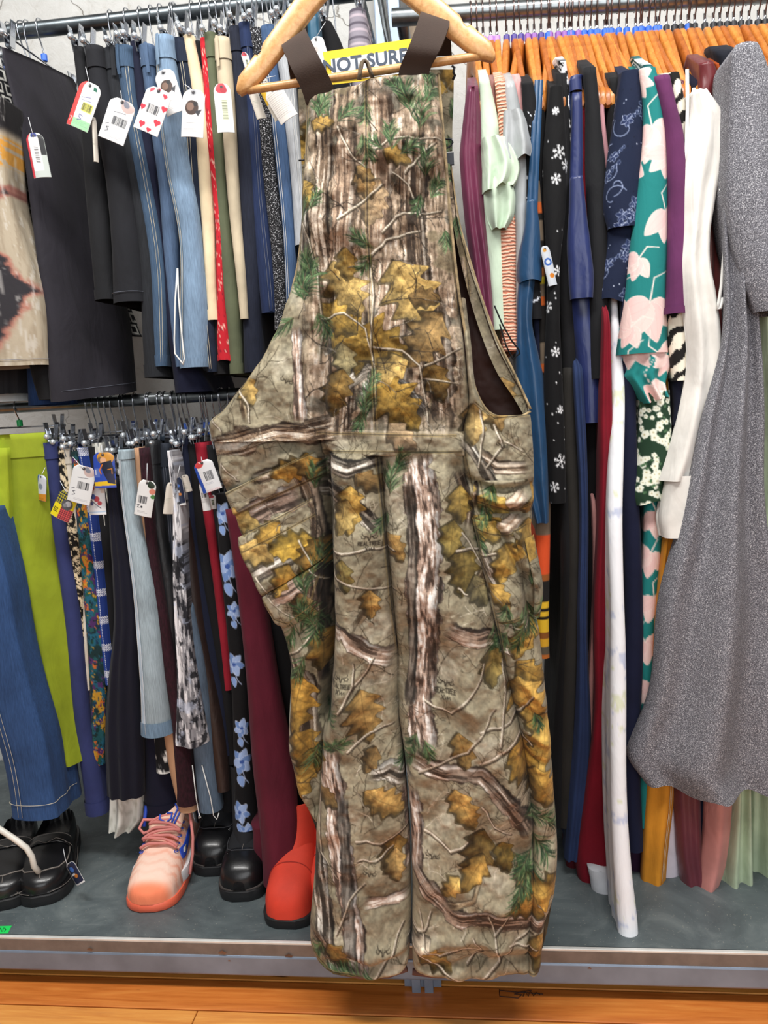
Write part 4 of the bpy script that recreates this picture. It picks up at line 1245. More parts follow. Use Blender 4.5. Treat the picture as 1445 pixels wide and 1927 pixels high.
def turned_skirt(name, label, short, Lk, Rk, ya, yb2, mat, paint=None, tagged=False, slim=1.0):
    """skirt clipped to a hanger that has swung round on the rail; near end left, far end right"""
    nv_, nu_ = (70, 40) if paint is None else (220, 110)
    t = np.linspace(0, 1, nv_)
    sl = np.linspace(0, 1, len(Lk))
    le = [hermite([k[0] for k in Lk], [k[j] for k in Lk], np.interp(t, [0, 1], [Lk[0][0], Lk[-1][0]])) for j in (0, 1)]
    re_ = [hermite([k[0] for k in Rk], [k[j] for k in Rk], np.interp(t, [0, 1], [Rk[0][0], Rk[-1][0]])) for j in (0, 1)]
    A3 = np.stack(P(le[1], le[0], ya-0.06*t), -1); B3 = np.stack(P(re_[1], re_[0], yb2-0.10*t), -1)
    u = np.linspace(0, 1, nu_)
    front = A3[:, None, :]*(1-u)[None, :, None]+B3[:, None, :]*u[None, :, None]
    dirv = B3[0]-A3[0]; nrm = np.array([dirv[1], -dirv[0], 0]); nrm = nrm/np.linalg.norm(nrm)
    if nrm[1] > 0: nrm = -nrm
    bulge = slim*(0.008+0.035*t[:, None])*np.sqrt(np.clip(1-(2*u-1)**2, 0, 1))[None, :]
    fold = 0.006*np.sin(u*9+2*t[:, None])*t[:, None]*np.sqrt(np.clip(1-(2*u-1)**2, 0, 1))[None, :]
    F_ = front+nrm*(bulge+fold)[..., None]; Bk = front-nrm*(bulge*0.8)[..., None]
    ring = np.concatenate([F_, Bk[:, ::-1][:, 1:-1]], 1)
    nc = ring.shape[1]
    faces = gridF(nv_, nc, 0, True)
    lid = np.array([(i, i+1, nc-i-1 if i > 0 else nc-1, (nc-i) % nc if i > 0 else 0) for i in range(1, nu_-2)])
    base = (float(front[-1, :, 0].mean()), float(front[-1, :, 1].mean()), float(front[-1, :, 2].mean()))
    r = empty(name, base, label=label, cat='skirt', group='clothes on the upper rail')
    cols = None
    if paint is not None:
        arc = np.concatenate([np.zeros((nv_, 1)), np.cumsum(np.linalg.norm(np.diff(ring, axis=1), axis=2), 1)], 1)
        cols = paint(arc, ring[0, 0, 2]-ring[..., 2], ring[..., 0], ring[..., 2]).reshape(-1, 3)
    mk('body', ring.reshape(-1, 3), np.concatenate([faces, lid]), mat, r, base, colors=cols)
    hemp = F_[-3, 1:-1]+nrm*0.0012
    mk('stitching', *tube_arr(hemp, 0.0004), STITCH_D, r, base)
    if tagged: price_tag(r, base, 70, 292, 30, 80, -5, -0.235, d_redspine, (52, 220), 18, 'small price tag with red spine')
    c = (A3[0]+B3[0])/2
    yw = math.degrees(math.atan2(dirv[0], -dirv[1]))
    hlf = float(np.hypot(dirv[0], dirv[1]))/2
    clip_hanger(float(c[0]), Z_UL, round((Z_UL-float(c[2])-0.012)/0.006)*0.006, 0.0165, hlf, 180+yw, 'chrome clip hanger, swung round, holding the '+short, 'clip hangers on the upper rail', mark='blue', dark=False)
turned_skirt('charcoal_skirt', 'large charcoal pencil skirt turned to face out, small price tag on its front', 'large charcoal pencil skirt', [(88, 3), (110, 6), (250, 38), (400, 60), (560, 80), (757, 100)], [(150, 139), (165, 144), (300, 168), (450, 203), (620, 243), (735, 252)], -0.155, 0.115, CHAR, None, True)
turned_skirt('chain_print_skirt', 'black skirt printed with white chain links behind charcoal skirt', 'black and white chain-print skirt', [(112, -36), (130, -32), (250, -6), (360, 14), (500, 40), (620, 70)], [(172, 150), (190, 152), (300, 176), (450, 215), (560, 240), (634, 268)], -0.115, 0.165, PRINT, p_chain, False, 0.3)
ul('black_trousers', 'narrow black trousers ending high beside the charcoal skirt', 'trousers', [(86, 133, 154), (250, 146, 178), (400, 160, 198), (562, 172, 212)], BLK2, 'narrow black trousers beside the charcoal skirt', parts=[('hem', 0.02)])
ul('wide_trousers', 'wide cropped black trousers with a red and green price tag', 'trousers', [(84, 156, 186), (200, 166, 206), (350, 190, 240), (480, 200, 262), (567, 204, 272)], PLN('soft_black', '#23242a'), 'cropped black trousers with the red and green tag', yf=-0.20, nn=14,
   parts=[('waistband', 0.04), ('stitch_row', 0.02, STITCH_D), ('tag', 157, 198, 44, 84, 27, -0.25, d_redgreen, (160, 125), 0, 'red, white and green price tag'), ('tag', 177, 262, 7, 80, 2, -0.24, d_back, (176, 220), 40)])
ul('black_jeans', 'faded black jeans with a visible ankle hem, white price tag hanging beside them', 'jeans', [(88, 192, 219), (150, 194, 226), (200, 202, 236), (350, 236, 262), (500, 258, 284), (660, 266, 298), (708, 268, 308)], DEN('black_denim', '#23262c'), 'faded black jeans', parts=[('waistband', 0.04), ('belt_loop', 0.1), ('hem', 0.025), ('tag', 219, 226, 52, 76, 26, -0.25, d_handwritten, (226, 170), 0, 'white price tag with handwriting')])
ul('chain_print_trousers', 'dark trousers printed with white squares between the two pairs of blue jeans', 'trousers', [(130, 283, 292), (300, 292, 310), (400, 304, 322), (520, 312, 330), (630, 320, 334)], paint=p_chain, short='square-print trousers', yf=-0.165, nn=14, nv=160)
ul('denim_jeans', 'mid-blue straight jeans with dark waistband, leftmost blue pair on the upper rail', 'jeans', [(84, 212, 244), (110, 213, 246), (180, 226, 254), (330, 250, 278), (520, 276, 306), (688, 292, 312)], DEN('mid_denim', '#3f5670'), 'leftmost mid-blue jeans', parts=[('waistband', 0.04), ('belt_loop', -0.1), ('hem', 0.022), ('seam', 0.12, 0.05)])
ul('navy_trousers', 'navy crepe trousers with the widest hem on the upper row', 'trousers', [(76, 241, 260), (300, 262, 292), (500, 290, 318), (640, 308, 345), (738, 315, 390)], NAVY, 'navy crepe trousers with the wide hem', yf=-0.175, nn=12)
ul('denim_jeans', 'slim faded jeans pressed against the light-blue zipped pair', 'jeans', [(82, 259, 284), (200, 272, 298), (400, 297, 326), (600, 320, 338), (690, 330, 346)], DEN('dusty_denim', '#4a5f7c'), 'slim faded jeans beside the light-blue pair', parts=[('waistband', 0.04), ('belt_loop', 0.05)])
def zip_open(root, base, g):
    for k, pts in enumerate(([(334, 505), (330, 560), (328, 640), (329, 665), (342, 682), (345, 686)], [(334, 505), (336, 560), (343, 640), (347, 675), (344, 686)])):
        w = [tuple(float(q) for q in P(a, b, -0.2165)) for a, b in pts]
        mk('open_zip', *tube_arr(w, 0.0016, 6), STITCH_W, root, base)
ul('light_jeans', 'light-blue jeans with an open ankle zip, largest pair on the upper row', 'jeans', [(64, 289, 320), (90, 289, 322), (150, 291, 332), (300, 305, 350), (450, 328, 372), (600, 332, 386), (690, 335, 388)], DEN('light_denim', '#7188a0'), 'light-blue jeans with the open ankle zip', yf=-0.205, nn=14, nv=60,
   parts=[('waistband', 0.042), ('belt_loop', -0.12), ('hem', 0.018), ('seam', -0.2, 0.05), ('call', zip_open),
          ('tag', 318, 172, 38, 78, -14, -0.235, d_photo, (313, 132), 0, 'white card with a small picture'), ('tag', 286, 207, 50, 80, 27, -0.26, d_hearts, (300, 160), 0, 'white price tag with red hearts')])
ul('dark_jeans', 'dark indigo jeans with grey ankle hem beside the cream trousers', 'jeans', [(70, 318, 346), (150, 331, 360), (300, 346, 374), (500, 362, 388), (700, 385, 404)], DEN('indigo_denim', '#1d2940'), 'dark indigo jeans beside the cream trousers', parts=[('waistband', 0.045), ('seam', 0.0, 0.05)])
ul('cream_trousers', 'cream wool trousers ending above the red bandana trousers', 'trousers', [(64, 341, 362), (200, 358, 386), (400, 376, 402), (560, 386, 406), (601, 387, 408)], PLN('cream_wool', '#d7c4a2'), 'cream wool trousers', parts=[('hem', 0.02), ('tag', 362, 213, 42, 82, 8, -0.255, d_photo, (347, 158), 0, 'white tag with a small animal picture')])
ul('black_leggings', 'black leggings between cream and red bandana trousers', 'trousers', [(76, 359, 379), (300, 376, 397), (600, 396, 412), (704, 398, 428)], BLK, 'black leggings beside the red trousers', yf=-0.175)
ul('bandana_trousers', 'red bandana-print trousers with white tendrils', 'trousers', [(70, 374, 387), (200, 386, 400), (400, 400, 414), (560, 404, 420), (650, 406, 434), (680, 410, 437)], paint=p_bandana, short='red bandana-print trousers', nn=10, nv=140, hemwave=0.003, parts=[('hem', 0.012)])
ul('olive_trousers', 'olive green cotton trousers next to the red bandana pair', 'trousers', [(60, 381, 404), (150, 386, 408), (300, 398, 422), (500, 412, 440), (702, 428, 452)], PLN('olive_twill', '#62684f'), 'olive green trousers', parts=[('waistband', 0.045), ('seam', -0.15, 0.04, None, STITCH_D) if False else ('hem', 0.02)])
ul('khaki_chinos', 'pale khaki chinos with belt loop and a red-topped price tag', 'trousers', [(68, 402, 426), (100, 402, 430), (130, 403, 433), (250, 419, 442), (400, 430, 452), (600, 448, 462)], PLN('pale_khaki', '#bcae95'), 'pale khaki chinos', yf=-0.195, parts=[('waistband', 0.04), ('belt_loop', -0.1), ('tag', 420, 203, 30, 84, -1, -0.245, d_redwhite, None, 15, 'white price tag with red flower top')])
ul('navy_jeans', 'inky navy skinny jeans beside the khaki chinos', 'jeans', [(48, 431, 448), (100, 432, 455), (150, 434, 463), (300, 441, 476), (500, 452, 488), (700, 456, 492)], DEN('inky_denim', '#20263a'), 'inky navy skinny jeans', parts=[('waistband', 0.045)])
ul('indigo_jeans', 'deep indigo jeans with pale side stitching', 'jeans', [(41, 447, 468), (150, 456, 478), (300, 468, 494), (500, 482, 514), (588, 488, 518)], DEN('deep_indigo', '#1f2f57'), 'deep indigo jeans with side stitching', parts=[('waistband', 0.045), ('seam', 0.1, 0.05, None, STITCH_D), ('tag', 464, 118, 12, 36, -12, -0.23, d_redwhite, None, 30)])
ul('tweed_trousers', 'black and white flecked tweed trousers on the upper rail', 'trousers', [(50, 466, 490), (150, 481, 508), (300, 491, 518), (450, 505, 528), (620, 512, 540)], fabric('flecked_tweed', '#333338', 'darktweed'), 'black and white flecked tweed trousers', parts=[('tag', 481, 190, 16, 60, -14, -0.235, d_back, None, 30)])
ul('denim_jeans', 'mid-blue jeans with ladder side stitching beside the tweed pair', 'jeans', [(46, 488, 518), (100, 492, 520), (200, 509, 532), (300, 516, 542), (480, 530, 552), (620, 540, 560)], DEN('clear_blue_denim', '#3d567a'), 'mid-blue jeans beside the tweed trousers', parts=[('waistband', 0.04), ('seam', -0.12, 0.06, None, STITCH_W), ('tag', 508, 185, 22, 78, -24, -0.25, d_yellow, (518, 142), 0), ('tag', 527, 195, 36, 62, -28, -0.262, d_text, (530, 150), 0, 'beige card covered in small print')])
ul('grey_jeans', 'pale grey jeans directly behind the overalls bib edge', 'jeans', [(36, 512, 549), (90, 516, 550), (150, 529, 556), (300, 541, 566), (460, 550, 575)], DEN('pale_grey_denim', '#a3a6aa'), 'pale grey jeans', parts=[('waistband', 0.04), ('belt_loop', -0.15), ('seam', 0.15, 0.06, None, STITCH_W)])
ul('black_trousers', 'plain black trousers behind the left overall strap', 'trousers', [(33, 549, 576), (200, 560, 590), (600, 590, 620)], BLK2, 'plain black trousers behind the strap')
ul('teal_trousers', 'teal satin trousers half hidden by the pale hanger', 'trousers', [(20, 575, 598), (200, 585, 612), (600, 610, 640)], fabric('teal_satin', '#1d5672', 'satin'), 'teal satin trousers')
ul('lace_blouse', 'black lace top behind the yellow sign corner', 'top', [(38, 600, 622), (75, 600, 640), (110, 600, 652), (300, 605, 660)], BLK, 'black lace top', yf=-0.15, depth=0.25, parts=[('tag', 601, 97, 26, 52, -14, -0.21, d_dots, (612, 40), 0, 'white tag with one punched dot')])
ul('plaid_scarf', 'grey and mauve striped scarf hanging above the sign', 'scarf', [(14, 655, 686), (50, 655, 690), (85, 653, 694), (300, 660, 700)], paint=p_greyplaid, short='grey and mauve striped scarf', yf=-0.12, depth=0.10, nn=12, nv=120, hang='ul')

# ---------------------------------------------------------------- lower left row
LY, LD = -0.185, 0.33
def ll(name, label, cat, rows, mat=None, short=None, hang='ll', **k):
    k.setdefault('yf', LY); k.setdefault('depth', LD)
    return garment(name, label, cat, rows, mat, hang=hang, short=short, group='clothes on the lower rail', **k)
ll('flared_jeans', 'blue flared jeans with pale double seam hanging above the loafers', 'jeans', [(960, -80, -30), (1100, -62, 6), (1200, -52, 28), (1300, -35, 50), (1450, 0, 86), (1545, 10, 102)], DEN('classic_denim', '#2a4876'), 'blue flared jeans above the loafers', yf=-0.31, depth=0.14, nn=16, nv=70, nk=0.35, hx=-1.16, parts=[('seam', -0.12, 0.035, None, STITCH), ('stitch_row', 0.035, STITCH)])
def lime_fold(root, base, g):
    piece(root, base, 'wrap_panel', [(845, -60, 8), (1000, -55, 12), (1080, -40, 12), (1200, -20, 40), (1300, 12, 70), (1400, 40, 92), (1487, 66, 104)], LIME2, nn=12, yf=-0.246, depth=0.03, nk=0.4, ripple=0, pleat=0.004, npl=1.5)
LIME = PLN('lime_linen', '#82901f'); LIME2 = PLN('lime_linen_front', '#93a226')
ll('lime_skirt', 'long lime green wrap skirt turned to face out', 'skirt', [(818, -60, 66), (850, -60, 72), (900, -55, 79), (1050, -45, 96), (1200, -20, 111), (1350, 20, 131), (1442, 60, 149)], LIME, 'long lime green wrap skirt', yf=-0.225, depth=0.09, nn=22, nv=60, nk=0.6, ripple=0, pleat=0.013, npl=2.6, parts=[('waistband', 0.05, PLN('lime_band', '#8c9a26')), ('call', lime_fold)], hx=-1.06)
ll('blue_trousers', 'violet-blue corded trousers with a rolled hem, first beside the lime skirt', 'trousers', [(833, 78, 98), (900, 84, 107), (1050, 100, 126), (1200, 118, 146), (1350, 135, 164), (1480, 150, 184), (1536, 152, 193)], PLN('violet_blue_cord', '#333b6c'), 'violet-blue trousers beside the lime skirt', yf=-0.20, nn=12, parts=[('waistband', 0.035), ('hem', 0.03), ('tag', 76, 918, 30, 52, 12, -0.215, d_bluephoto, (84, 880), -30)])
ll('print_trousers', 'black trousers with small cream figures on the lower rail', 'trousers', [(840, 101, 117), (930, 111, 128), (1050, 122, 148), (1200, 136, 158), (1372, 152, 166)], paint=p_blackcream, short='black and cream print trousers', nn=14, nv=260, ns=5, parts=[('tag', 120, 952, 42, 58, 30, -0.25, d_plaid, (112, 905), 0, 'yellow and red plaid price tag')])
ll('corduroy_trousers', 'ivory corduroy trousers behind the price tags', 'trousers', [(833, 114, 134), (900, 118, 139), (990, 128, 150), (1150, 140, 160), (1300, 152, 170)], PLN('ivory_cord', '#cfc7b8'), 'ivory corduroy trousers', yf=-0.178, parts=[('waistband', 0.045), ('tag', 152, 912, 48, 76, 18, -0.262, d_handwritten, (136, 860), 0, 'white price tag with a barcode')])
ll('floral_trousers', 'multicoloured floral trousers in orange, teal and purple', 'trousers', [(850, 131, 142), (980, 142, 164), (1150, 152, 182), (1300, 160, 192), (1443, 170, 194)], paint=p_multi, short='multicoloured floral trousers', nn=16, nv=260, ns=5, pleat=0.004, npl=1.3)
ll('plaid_trousers', 'royal blue plaid trousers with white hatching', 'trousers', [(843, 140, 161), (980, 160, 182), (1100, 176, 199), (1200, 186, 206), (1290, 194, 212)], paint=p_plaid, short='royal blue plaid trousers', yf=-0.178, nn=14, nv=260, ns=5, parts=[('tag', 180, 938, 36, 66, 2, -0.245, d_hockey, (170, 880), 0, 'hockey picture tag, mostly white'), ('tag', 195, 885, 44, 70, 2, -0.268, d_player, (190, 838), 0, 'hockey picture tag in blue and yellow')])
ll('black_trousers', 'black pleated trousers behind the hockey tags', 'trousers', [(841, 160, 184), (1000, 176, 206), (1200, 194, 220), (1400, 205, 230)], BLK2, 'black pleated trousers behind the hockey tags', yf=-0.17)
ll('grey_trousers', 'charcoal grey wool trousers beside the acid-wash denim', 'trousers', [(855, 194, 212), (1000, 204, 222), (1200, 215, 238), (1400, 225, 250)], PLN('charcoal_wool', '#33353a'), 'charcoal wool trousers on the lower rail', yf=-0.165)
ll('velvet_skirt', 'long midnight velvet tiered skirt, darkest wide piece of the lower row', 'skirt', [(900, 198, 214), (1000, 202, 232), (1150, 206, 252), (1270, 198, 256), (1300, 196, 258), (1420, 192, 261), (1506, 190, 263)], fabric('midnight_velvet', '#121428', sheen=0.06), 'long midnight velvet skirt', yf=-0.235, depth=0.26, nn=18, pleat=0.004, npl=3, nk=0.6)
ll('bw_print_skirt', 'black and white print skirt, a thin strip beside the acid-wash denim', 'skirt', [(855, 216, 228), (1000, 228, 240), (1150, 240, 252), (1300, 252, 262)], paint=p_bwprint, short='black and white print skirt', yf=-0.195, nn=8, nv=200, ns=5)
ll('acid_wash_skirt', 'pale acid-wash denim skirt with frayed front seam', 'skirt', [(846, 220, 240), (900, 222, 247), (1000, 230, 262), (1150, 245, 286), (1300, 256, 308), (1388, 258, 319)], DEN('acid_denim', '#93a3ab'), 'pale acid-wash denim skirt', yf=-0.25, depth=0.3, nn=16, parts=[('waistband', 0.02), ('seam', -0.16, 0.06, DEN('bleached_denim', '#b4c6d6'), STITCH_W), ('hem', 0.03, DEN('hem_denim', '#6f8aa2'))])
ll('taupe_skirt', 'taupe wrap skirt between acid-wash denim and camel trousers', 'skirt', [(848, 236, 260), (950, 246, 274), (1100, 258, 290), (1300, 275, 305)], PLN('taupe_crepe', '#7b7163'), 'taupe wrap skirt', yf=-0.20, parts=[('tag', 272, 938, 36, 72, 15, -0.262, d_fruit, (276, 872), 0, 'white tag with fruit drawing')])
ll('camel_trousers', 'camel trousers with the longest tan hem of the row', 'trousers', [(843, 250, 263), (950, 258, 274), (1100, 270, 294), (1300, 296, 316), (1460, 316, 340), (1531, 328, 366)], PLN('camel_crepe', '#b1896a'), 'camel trousers', yf=-0.225, nn=12)
ll('burgundy_leggings', 'dark burgundy ribbed leggings beside the camel trousers', 'trousers', [(843, 258, 276), (1000, 272, 290), (1200, 292, 314), (1400, 322, 352), (1520, 330, 368)], fabric('burgundy_rib', '#3d1724', 'knit'), 'dark burgundy leggings', yf=-0.23)
ll('leather_trousers', 'glossy black leather trousers at the middle of the lower row', 'trousers', [(828, 272, 292), (880, 272, 295), (1000, 281, 308), (1150, 300, 328), (1255, 310, 332)], fabric('black_leather_cloth', '#202226', 'leather'), 'glossy black leather trousers', yf=-0.21, parts=[('waistband', 0.05), ('tag', 318, 938, 16, 62, 10, -0.25, d_back, None, 35)])
ll('black_jeans', 'washed black jeans behind the beige price tag', 'jeans', [(834, 290, 316), (950, 300, 324), (1080, 311, 332), (1300, 330, 350)], DEN('washed_black_denim', '#2e3440'), 'washed black jeans on the lower rail', parts=[('waistband', 0.05), ('seam', 0.05, 0.05, None, STITCH_D)])
ll('feather_skirt', 'grey and white feather-print skirt with a wide hem', 'skirt', [(848, 313, 321), (970, 323, 338), (1100, 325, 347), (1200, 325, 354), (1300, 324, 366), (1408, 321, 381)], paint=p_feather, short='grey and white feather-print skirt', yf=-0.245, nn=22, nv=280, pleat=0.005, npl=1.5, ns=5)
ll('brown_leather_trousers', 'chocolate leather trousers on the lower rail', 'trousers', [(843, 318, 335), (900, 320, 339), (1000, 330, 354), (1150, 350, 378), (1350, 376, 412), (1492, 398, 428)], fabric('brown_leather_cloth', '#3a2a26', 'leather'), 'chocolate leather trousers', yf=-0.2, parts=[('waistband', 0.05), ('tag', 336, 925, 18, 56, -4, -0.235, d_dark, (338, 875), 10)])
ll('navy_trousers', 'navy cotton trousers beside the chocolate leather pair', 'trousers', [(826, 330, 350), (1000, 346, 372), (1200, 370, 402), (1424, 408, 436)], PLN('deep_navy_twill', '#1c2440'), 'navy cotton trousers on the lower rail', parts=[('tag', 350, 910, 12, 34, -10, -0.225, d_back, None, 25)])
ll('black_trousers', 'black cotton trousers between the navy and the red pair', 'trousers', [(836, 348, 367), (1000, 362, 388), (1200, 390, 418), (1440, 425, 450)], BLK, 'black trousers between navy and red', yf=-0.18)
ll('red_trousers', 'crimson velvet trousers just beside the overalls', 'trousers', [(833, 362, 385), (1000, 386, 404), (1150, 402, 420), (1300, 418, 436)], PLN('crimson_velvet', '#8c1a2a'), 'crimson velvet trousers', yf=-0.18, parts=[('tag', 389, 896, 40, 62, -16, -0.262, d_bluewhite, (378, 860), 0, 'white price tag with blue edge'), ('tag', 384, 935, 14, 56, -4, -0.25, d_plain, None, 20), ('tag', 399, 945, 14, 28, -4, -0.235, d_redwhite, None, 10)])
ll('black_skirt', 'black skirt touching the hip of the overalls', 'skirt', [(838, 383, 402), (1000, 398, 420), (1300, 425, 450)], BLK2, 'black skirt touching the overalls', yf=-0.17)
ll('blue_floral_skirt', 'black skirt with large pale blue flowers', 'skirt', [(930, 402, 428), (1100, 414, 442), (1300, 430, 460), (1400, 436, 468), (1566, 440, 478)], paint=canvas_paint(cvb), short='black skirt with pale blue flowers', yf=-0.24, nn=22, nv=300, ns=5)
ll('burgundy_skirt', 'long burgundy skirt reaching down to the red boot', 'skirt', [(960, 420, 448), (1150, 444, 492), (1300, 458, 522, -.275), (1500, 470, 546, -.305), (1678, 484, 562, -.335)], PLN('burgundy_crepe', '#651b2e'), 'long burgundy skirt', yf=-0.26, depth=0.28, nn=16, pleat=0.004, npl=1.4, hemwave=0.003, extra=[lambda r, b, g: piece(r, b, 'under_layer', [(1560, 466, 520), (1625, 470, 510)], MATS['burgundy_crepe'], yf=-0.275, depth=0.1)])
ll('black_dress', 'long black dress in the shadow behind the overalls leg', 'dress', [(900, 440, 480), (1150, 485, 530), (1350, 510, 570), (1600, 545, 600)], BLK, 'long black dress behind the overalls', yf=-0.2)
ll('denim_trousers', 'short grey-blue denim hem with dangling drawstrings', 'trousers', [(1150, 340, 362), (1300, 350, 384), (1420, 358, 400), (1532, 370, 414)], DEN('greyblue_denim', '#5d6f82'), 'grey-blue denim with drawstrings', yf=-0.215, depth=0.2, hang=None,
   extra=[lambda r, b, g: [mk('drawstring', *tube_arr([tuple(float(q) for q in P(x, y, -0.222)) for x, y in pts], 0.0012, 5), STITCH_W, r, b) for pts in ([(362, 1440), (369, 1500), (374, 1530), (378, 1538), (374, 1540), (375, 1530)], [(380, 1440), (396, 1500), (402, 1535), (408, 1542), (412, 1530)])]])
ll('white_lace_skirt', 'white lace hem hanging lowest behind the midnight velvet skirt', 'skirt', [(1380, 190, 252), (1500, 194, 260), (1545, 196, 258), (1572, 200, 240)], paint=p_lace, yf=-0.205, depth=0.1, pleat=0.012, npl=2, nn=18, nv=60, hang=None)
ll('navy_wide_trousers', 'wide navy trousers with a folded hem below the acid-wash denim', 'trousers', [(1250, 255, 300), (1400, 260, 318), (1541, 264, 328)], DKNAVY, yf=-0.205, depth=0.2, nn=12, hang=None, parts=[('hem', 0.03)])
ll('bw_floral_skirt', 'black skirt hem with white flowers peeking below the acid-wash denim', 'skirt', [(1250, 280, 318), (1380, 286, 322), (1457, 290, 324)], paint=p_bwfloral, yf=-0.222, depth=0.15, nn=14, nv=90, hang=None)
ll('dark_trousers', 'dark trousers in the shadow below the chocolate leather pair', 'trousers', [(1100, 380, 425), (1300, 395, 440), (1530, 410, 445)], BLK2, yf=-0.15, depth=0.25, hang=None)

# ---------------------------------------------------------------- right row (wooden hangers)
RY, RD = -0.215, 0.40
def rr(name, label, cat, rows, mat=None, short=None, hang='r', **k):
    k.setdefault('yf', RY); k.setdefault('depth', RD); k.setdefault('rise', True); k.setdefault('ripple', 0.0025)
    return garment(name, label, cat, rows, mat, hang=hang, short=short, group='clothes on wooden hangers', **k)
MINT = PLN('mint_chiffon', '#c3d5bf'); GREYS = fabric('silver_satin', '#a5a9ab', 'satin'); TEALB = fabric('petrol_satin', '#1f4a72', 'satin')
CRIM = PLN('crimson_jersey', '#7d0f22'); MAUV = fabric('plum_satin', '#702748', 'satin')
rr('plum_blouse', 'plum satin blouse nearest the overalls', 'top', [(163, 880, 900), (230, 872, 909), (300, 865, 913), (400, 872, 918), (500, 885, 927), (620, 900, 938)], MAUV, 'plum satin blouse', nn=14, pleat=0.006, npl=2.4)
def ruffle(root, base, g):
    piece(root, base, 'ruffle_sleeve', [(255, 906, 952), (290, 907, 970), (310, 908, 977), (335, 909, 972), (352, 910, 964)], MINT, yf=-0.245, depth=0.10, nn=22, pleat=0.013, npl=2.2, nk=0.7, hemwave=0.004, cap=False)
    piece(root, base, 'ruffle_sleeve', [(320, 908, 955), (370, 910, 968), (400, 913, 966), (432, 922, 950)], MINT, yf=-0.235, depth=0.09, nn=20, pleat=0.011, npl=1.8, nk=0.7, hemwave=0.004, cap=False)
rr('mint_blouse', 'pale mint blouse with tiered ruffle sleeve', 'top', [(148, 902, 920), (180, 903, 928), (250, 905, 944), (400, 912, 952), (620, 922, 952)], MINT, 'pale mint ruffled blouse', nn=12, parts=[('call', ruffle)])
rr('mauve_shirt', 'dusty mauve top squeezed beside the mint blouse', 'top', [(160, 917, 931), (300, 925, 940), (600, 935, 950)], PLN('dusty_mauve', '#8a625c'), 'dusty mauve top', yf=-0.2)
rr('peach_blouse', 'peach crinkled blouse with horizontal texture', 'top', [(152, 931, 951), (250, 938, 958), (350, 928, 962), (450, 932, 976), (560, 940, 976), (660, 950, 979)], fabric('peach_crinkle', '#dcb49d', 'crinkle'), 'peach crinkled blouse', nn=12, extra=[lambda r, b, g: mk('hanging_loop', *tube_arr([tuple(float(q) for q in P(x, y, -0.245)) for x, y in ((930, 575), (945, 610), (962, 640), (976, 658), (978, 665), (965, 676), (952, 650), (940, 610))], 0.0016, 5), BLK, r, b)])
def grey_sleeve(root, base, g):
    piece(root, base, 'flutter_sleeve', [(205, 948, 984), (245, 945, 992), (275, 945, 999), (292, 950, 997)], GREYS, yf=-0.24, depth=0.10, nn=18, pleat=0.012, npl=1.4, nk=0.7, hemwave=0.003, cap=False)
rr('grey_blouse', 'silver-grey blouse with short flutter sleeve', 'top', [(155, 951, 968), (180, 948, 975), (230, 948, 984), (330, 962, 992), (420, 968, 990), (600, 975, 995)], GREYS, 'silver-grey blouse', nn=12, parts=[('call', grey_sleeve)])
rr('pink_shirt', 'soft pink top behind the silver-grey blouse', 'top', [(161, 967, 981), (220, 970, 986), (500, 985, 1000)], PLN('soft_pink', '#d19a98'), 'soft pink top', yf=-0.195)
rr('sparkly_shirt', 'black top scattered with silver sparkles', 'top', [(157, 982, 1004), (200, 984, 1010), (300, 988, 1012), (600, 1000, 1020)], paint=p_sparkle, short='black sparkly top', nn=10, nv=160)
def straps(root, base, g):
    for x0, x1 in ((1011, 996), (1017, 1006)):
        pts = [tuple(float(q) for q in P(x, y, Yy)) for x, y, Yy in ((x0, 150, -0.20), ((x0*2+x1)/3, 230, -0.215), ((x0+x1*2)/3, 310, -0.22), (x1, 395, -0.222))]
        V = []; 
        for p in pts: V += [(p[0]-0.005, p[1], p[2]), (p[0]+0.005, p[1], p[2]), (p[0]+0.005, p[1]+0.002, p[2]), (p[0]-0.005, p[1]+0.002, p[2])]
        mk('shoulder_strap', np.array(V), gridF(4, 4, 0, True), TEALB, root, base)
    piece(root, base, 'bodice', [(375, 992, 1010), (430, 984, 1014), (480, 974, 1016), (515, 972, 1018), (528, 976, 1017)], TEALB, yf=-0.235, depth=0.2, nn=12, hemwave=0.003)
rr('petrol_dress', 'petrol blue satin dress with thin straps and draped skirt', 'dress', [(400, 990, 1012), (520, 978, 1010), (600, 976, 1005), (660, 973, 1018), (720, 973, 1030), (800, 975, 1033), (900, 985, 1032), (985, 1006, 1032)], TEALB, 'petrol blue satin dress', yf=-0.225, rise=False, nn=14, pleat=0.006, npl=1.4, parts=[('call', straps)], hx=0.182)
rr('striped_dress', 'brown dress with orange, black and yellow stripes', 'dress', [(340, 1006, 1018), (500, 1014, 1026), (650, 1019, 1034), (800, 1015, 1036), (960, 1008, 1036), (1240, 1014, 1037)], paint=lambda a, h, x, z: np.where((h < 0.62)[..., None], p_stripes(a, h, x, z), p_stripes2(a, h-0.62, x, z)), short='brown striped dress', yf=-0.20, nn=12, nv=280, ns=5, rise=False, hx=0.195,
   parts=[('tag', 1033, 500, 17, 70, -12, -0.235, d_green, None, 20, 'blue and white picture tag')])
rr('snowflake_jumper', 'black jumper with white snowflakes and dots', 'top', [(158, 1036, 1059), (220, 1030, 1066), (300, 1023, 1069), (400, 1024, 1062), (520, 1029, 1053), (700, 1029, 1062), (850, 1030, 1066), (948, 1033, 1064)], paint=canvas_paint(cvs), short='black snowflake jumper', yf=-0.228, nn=28, nv=330, ns=8)
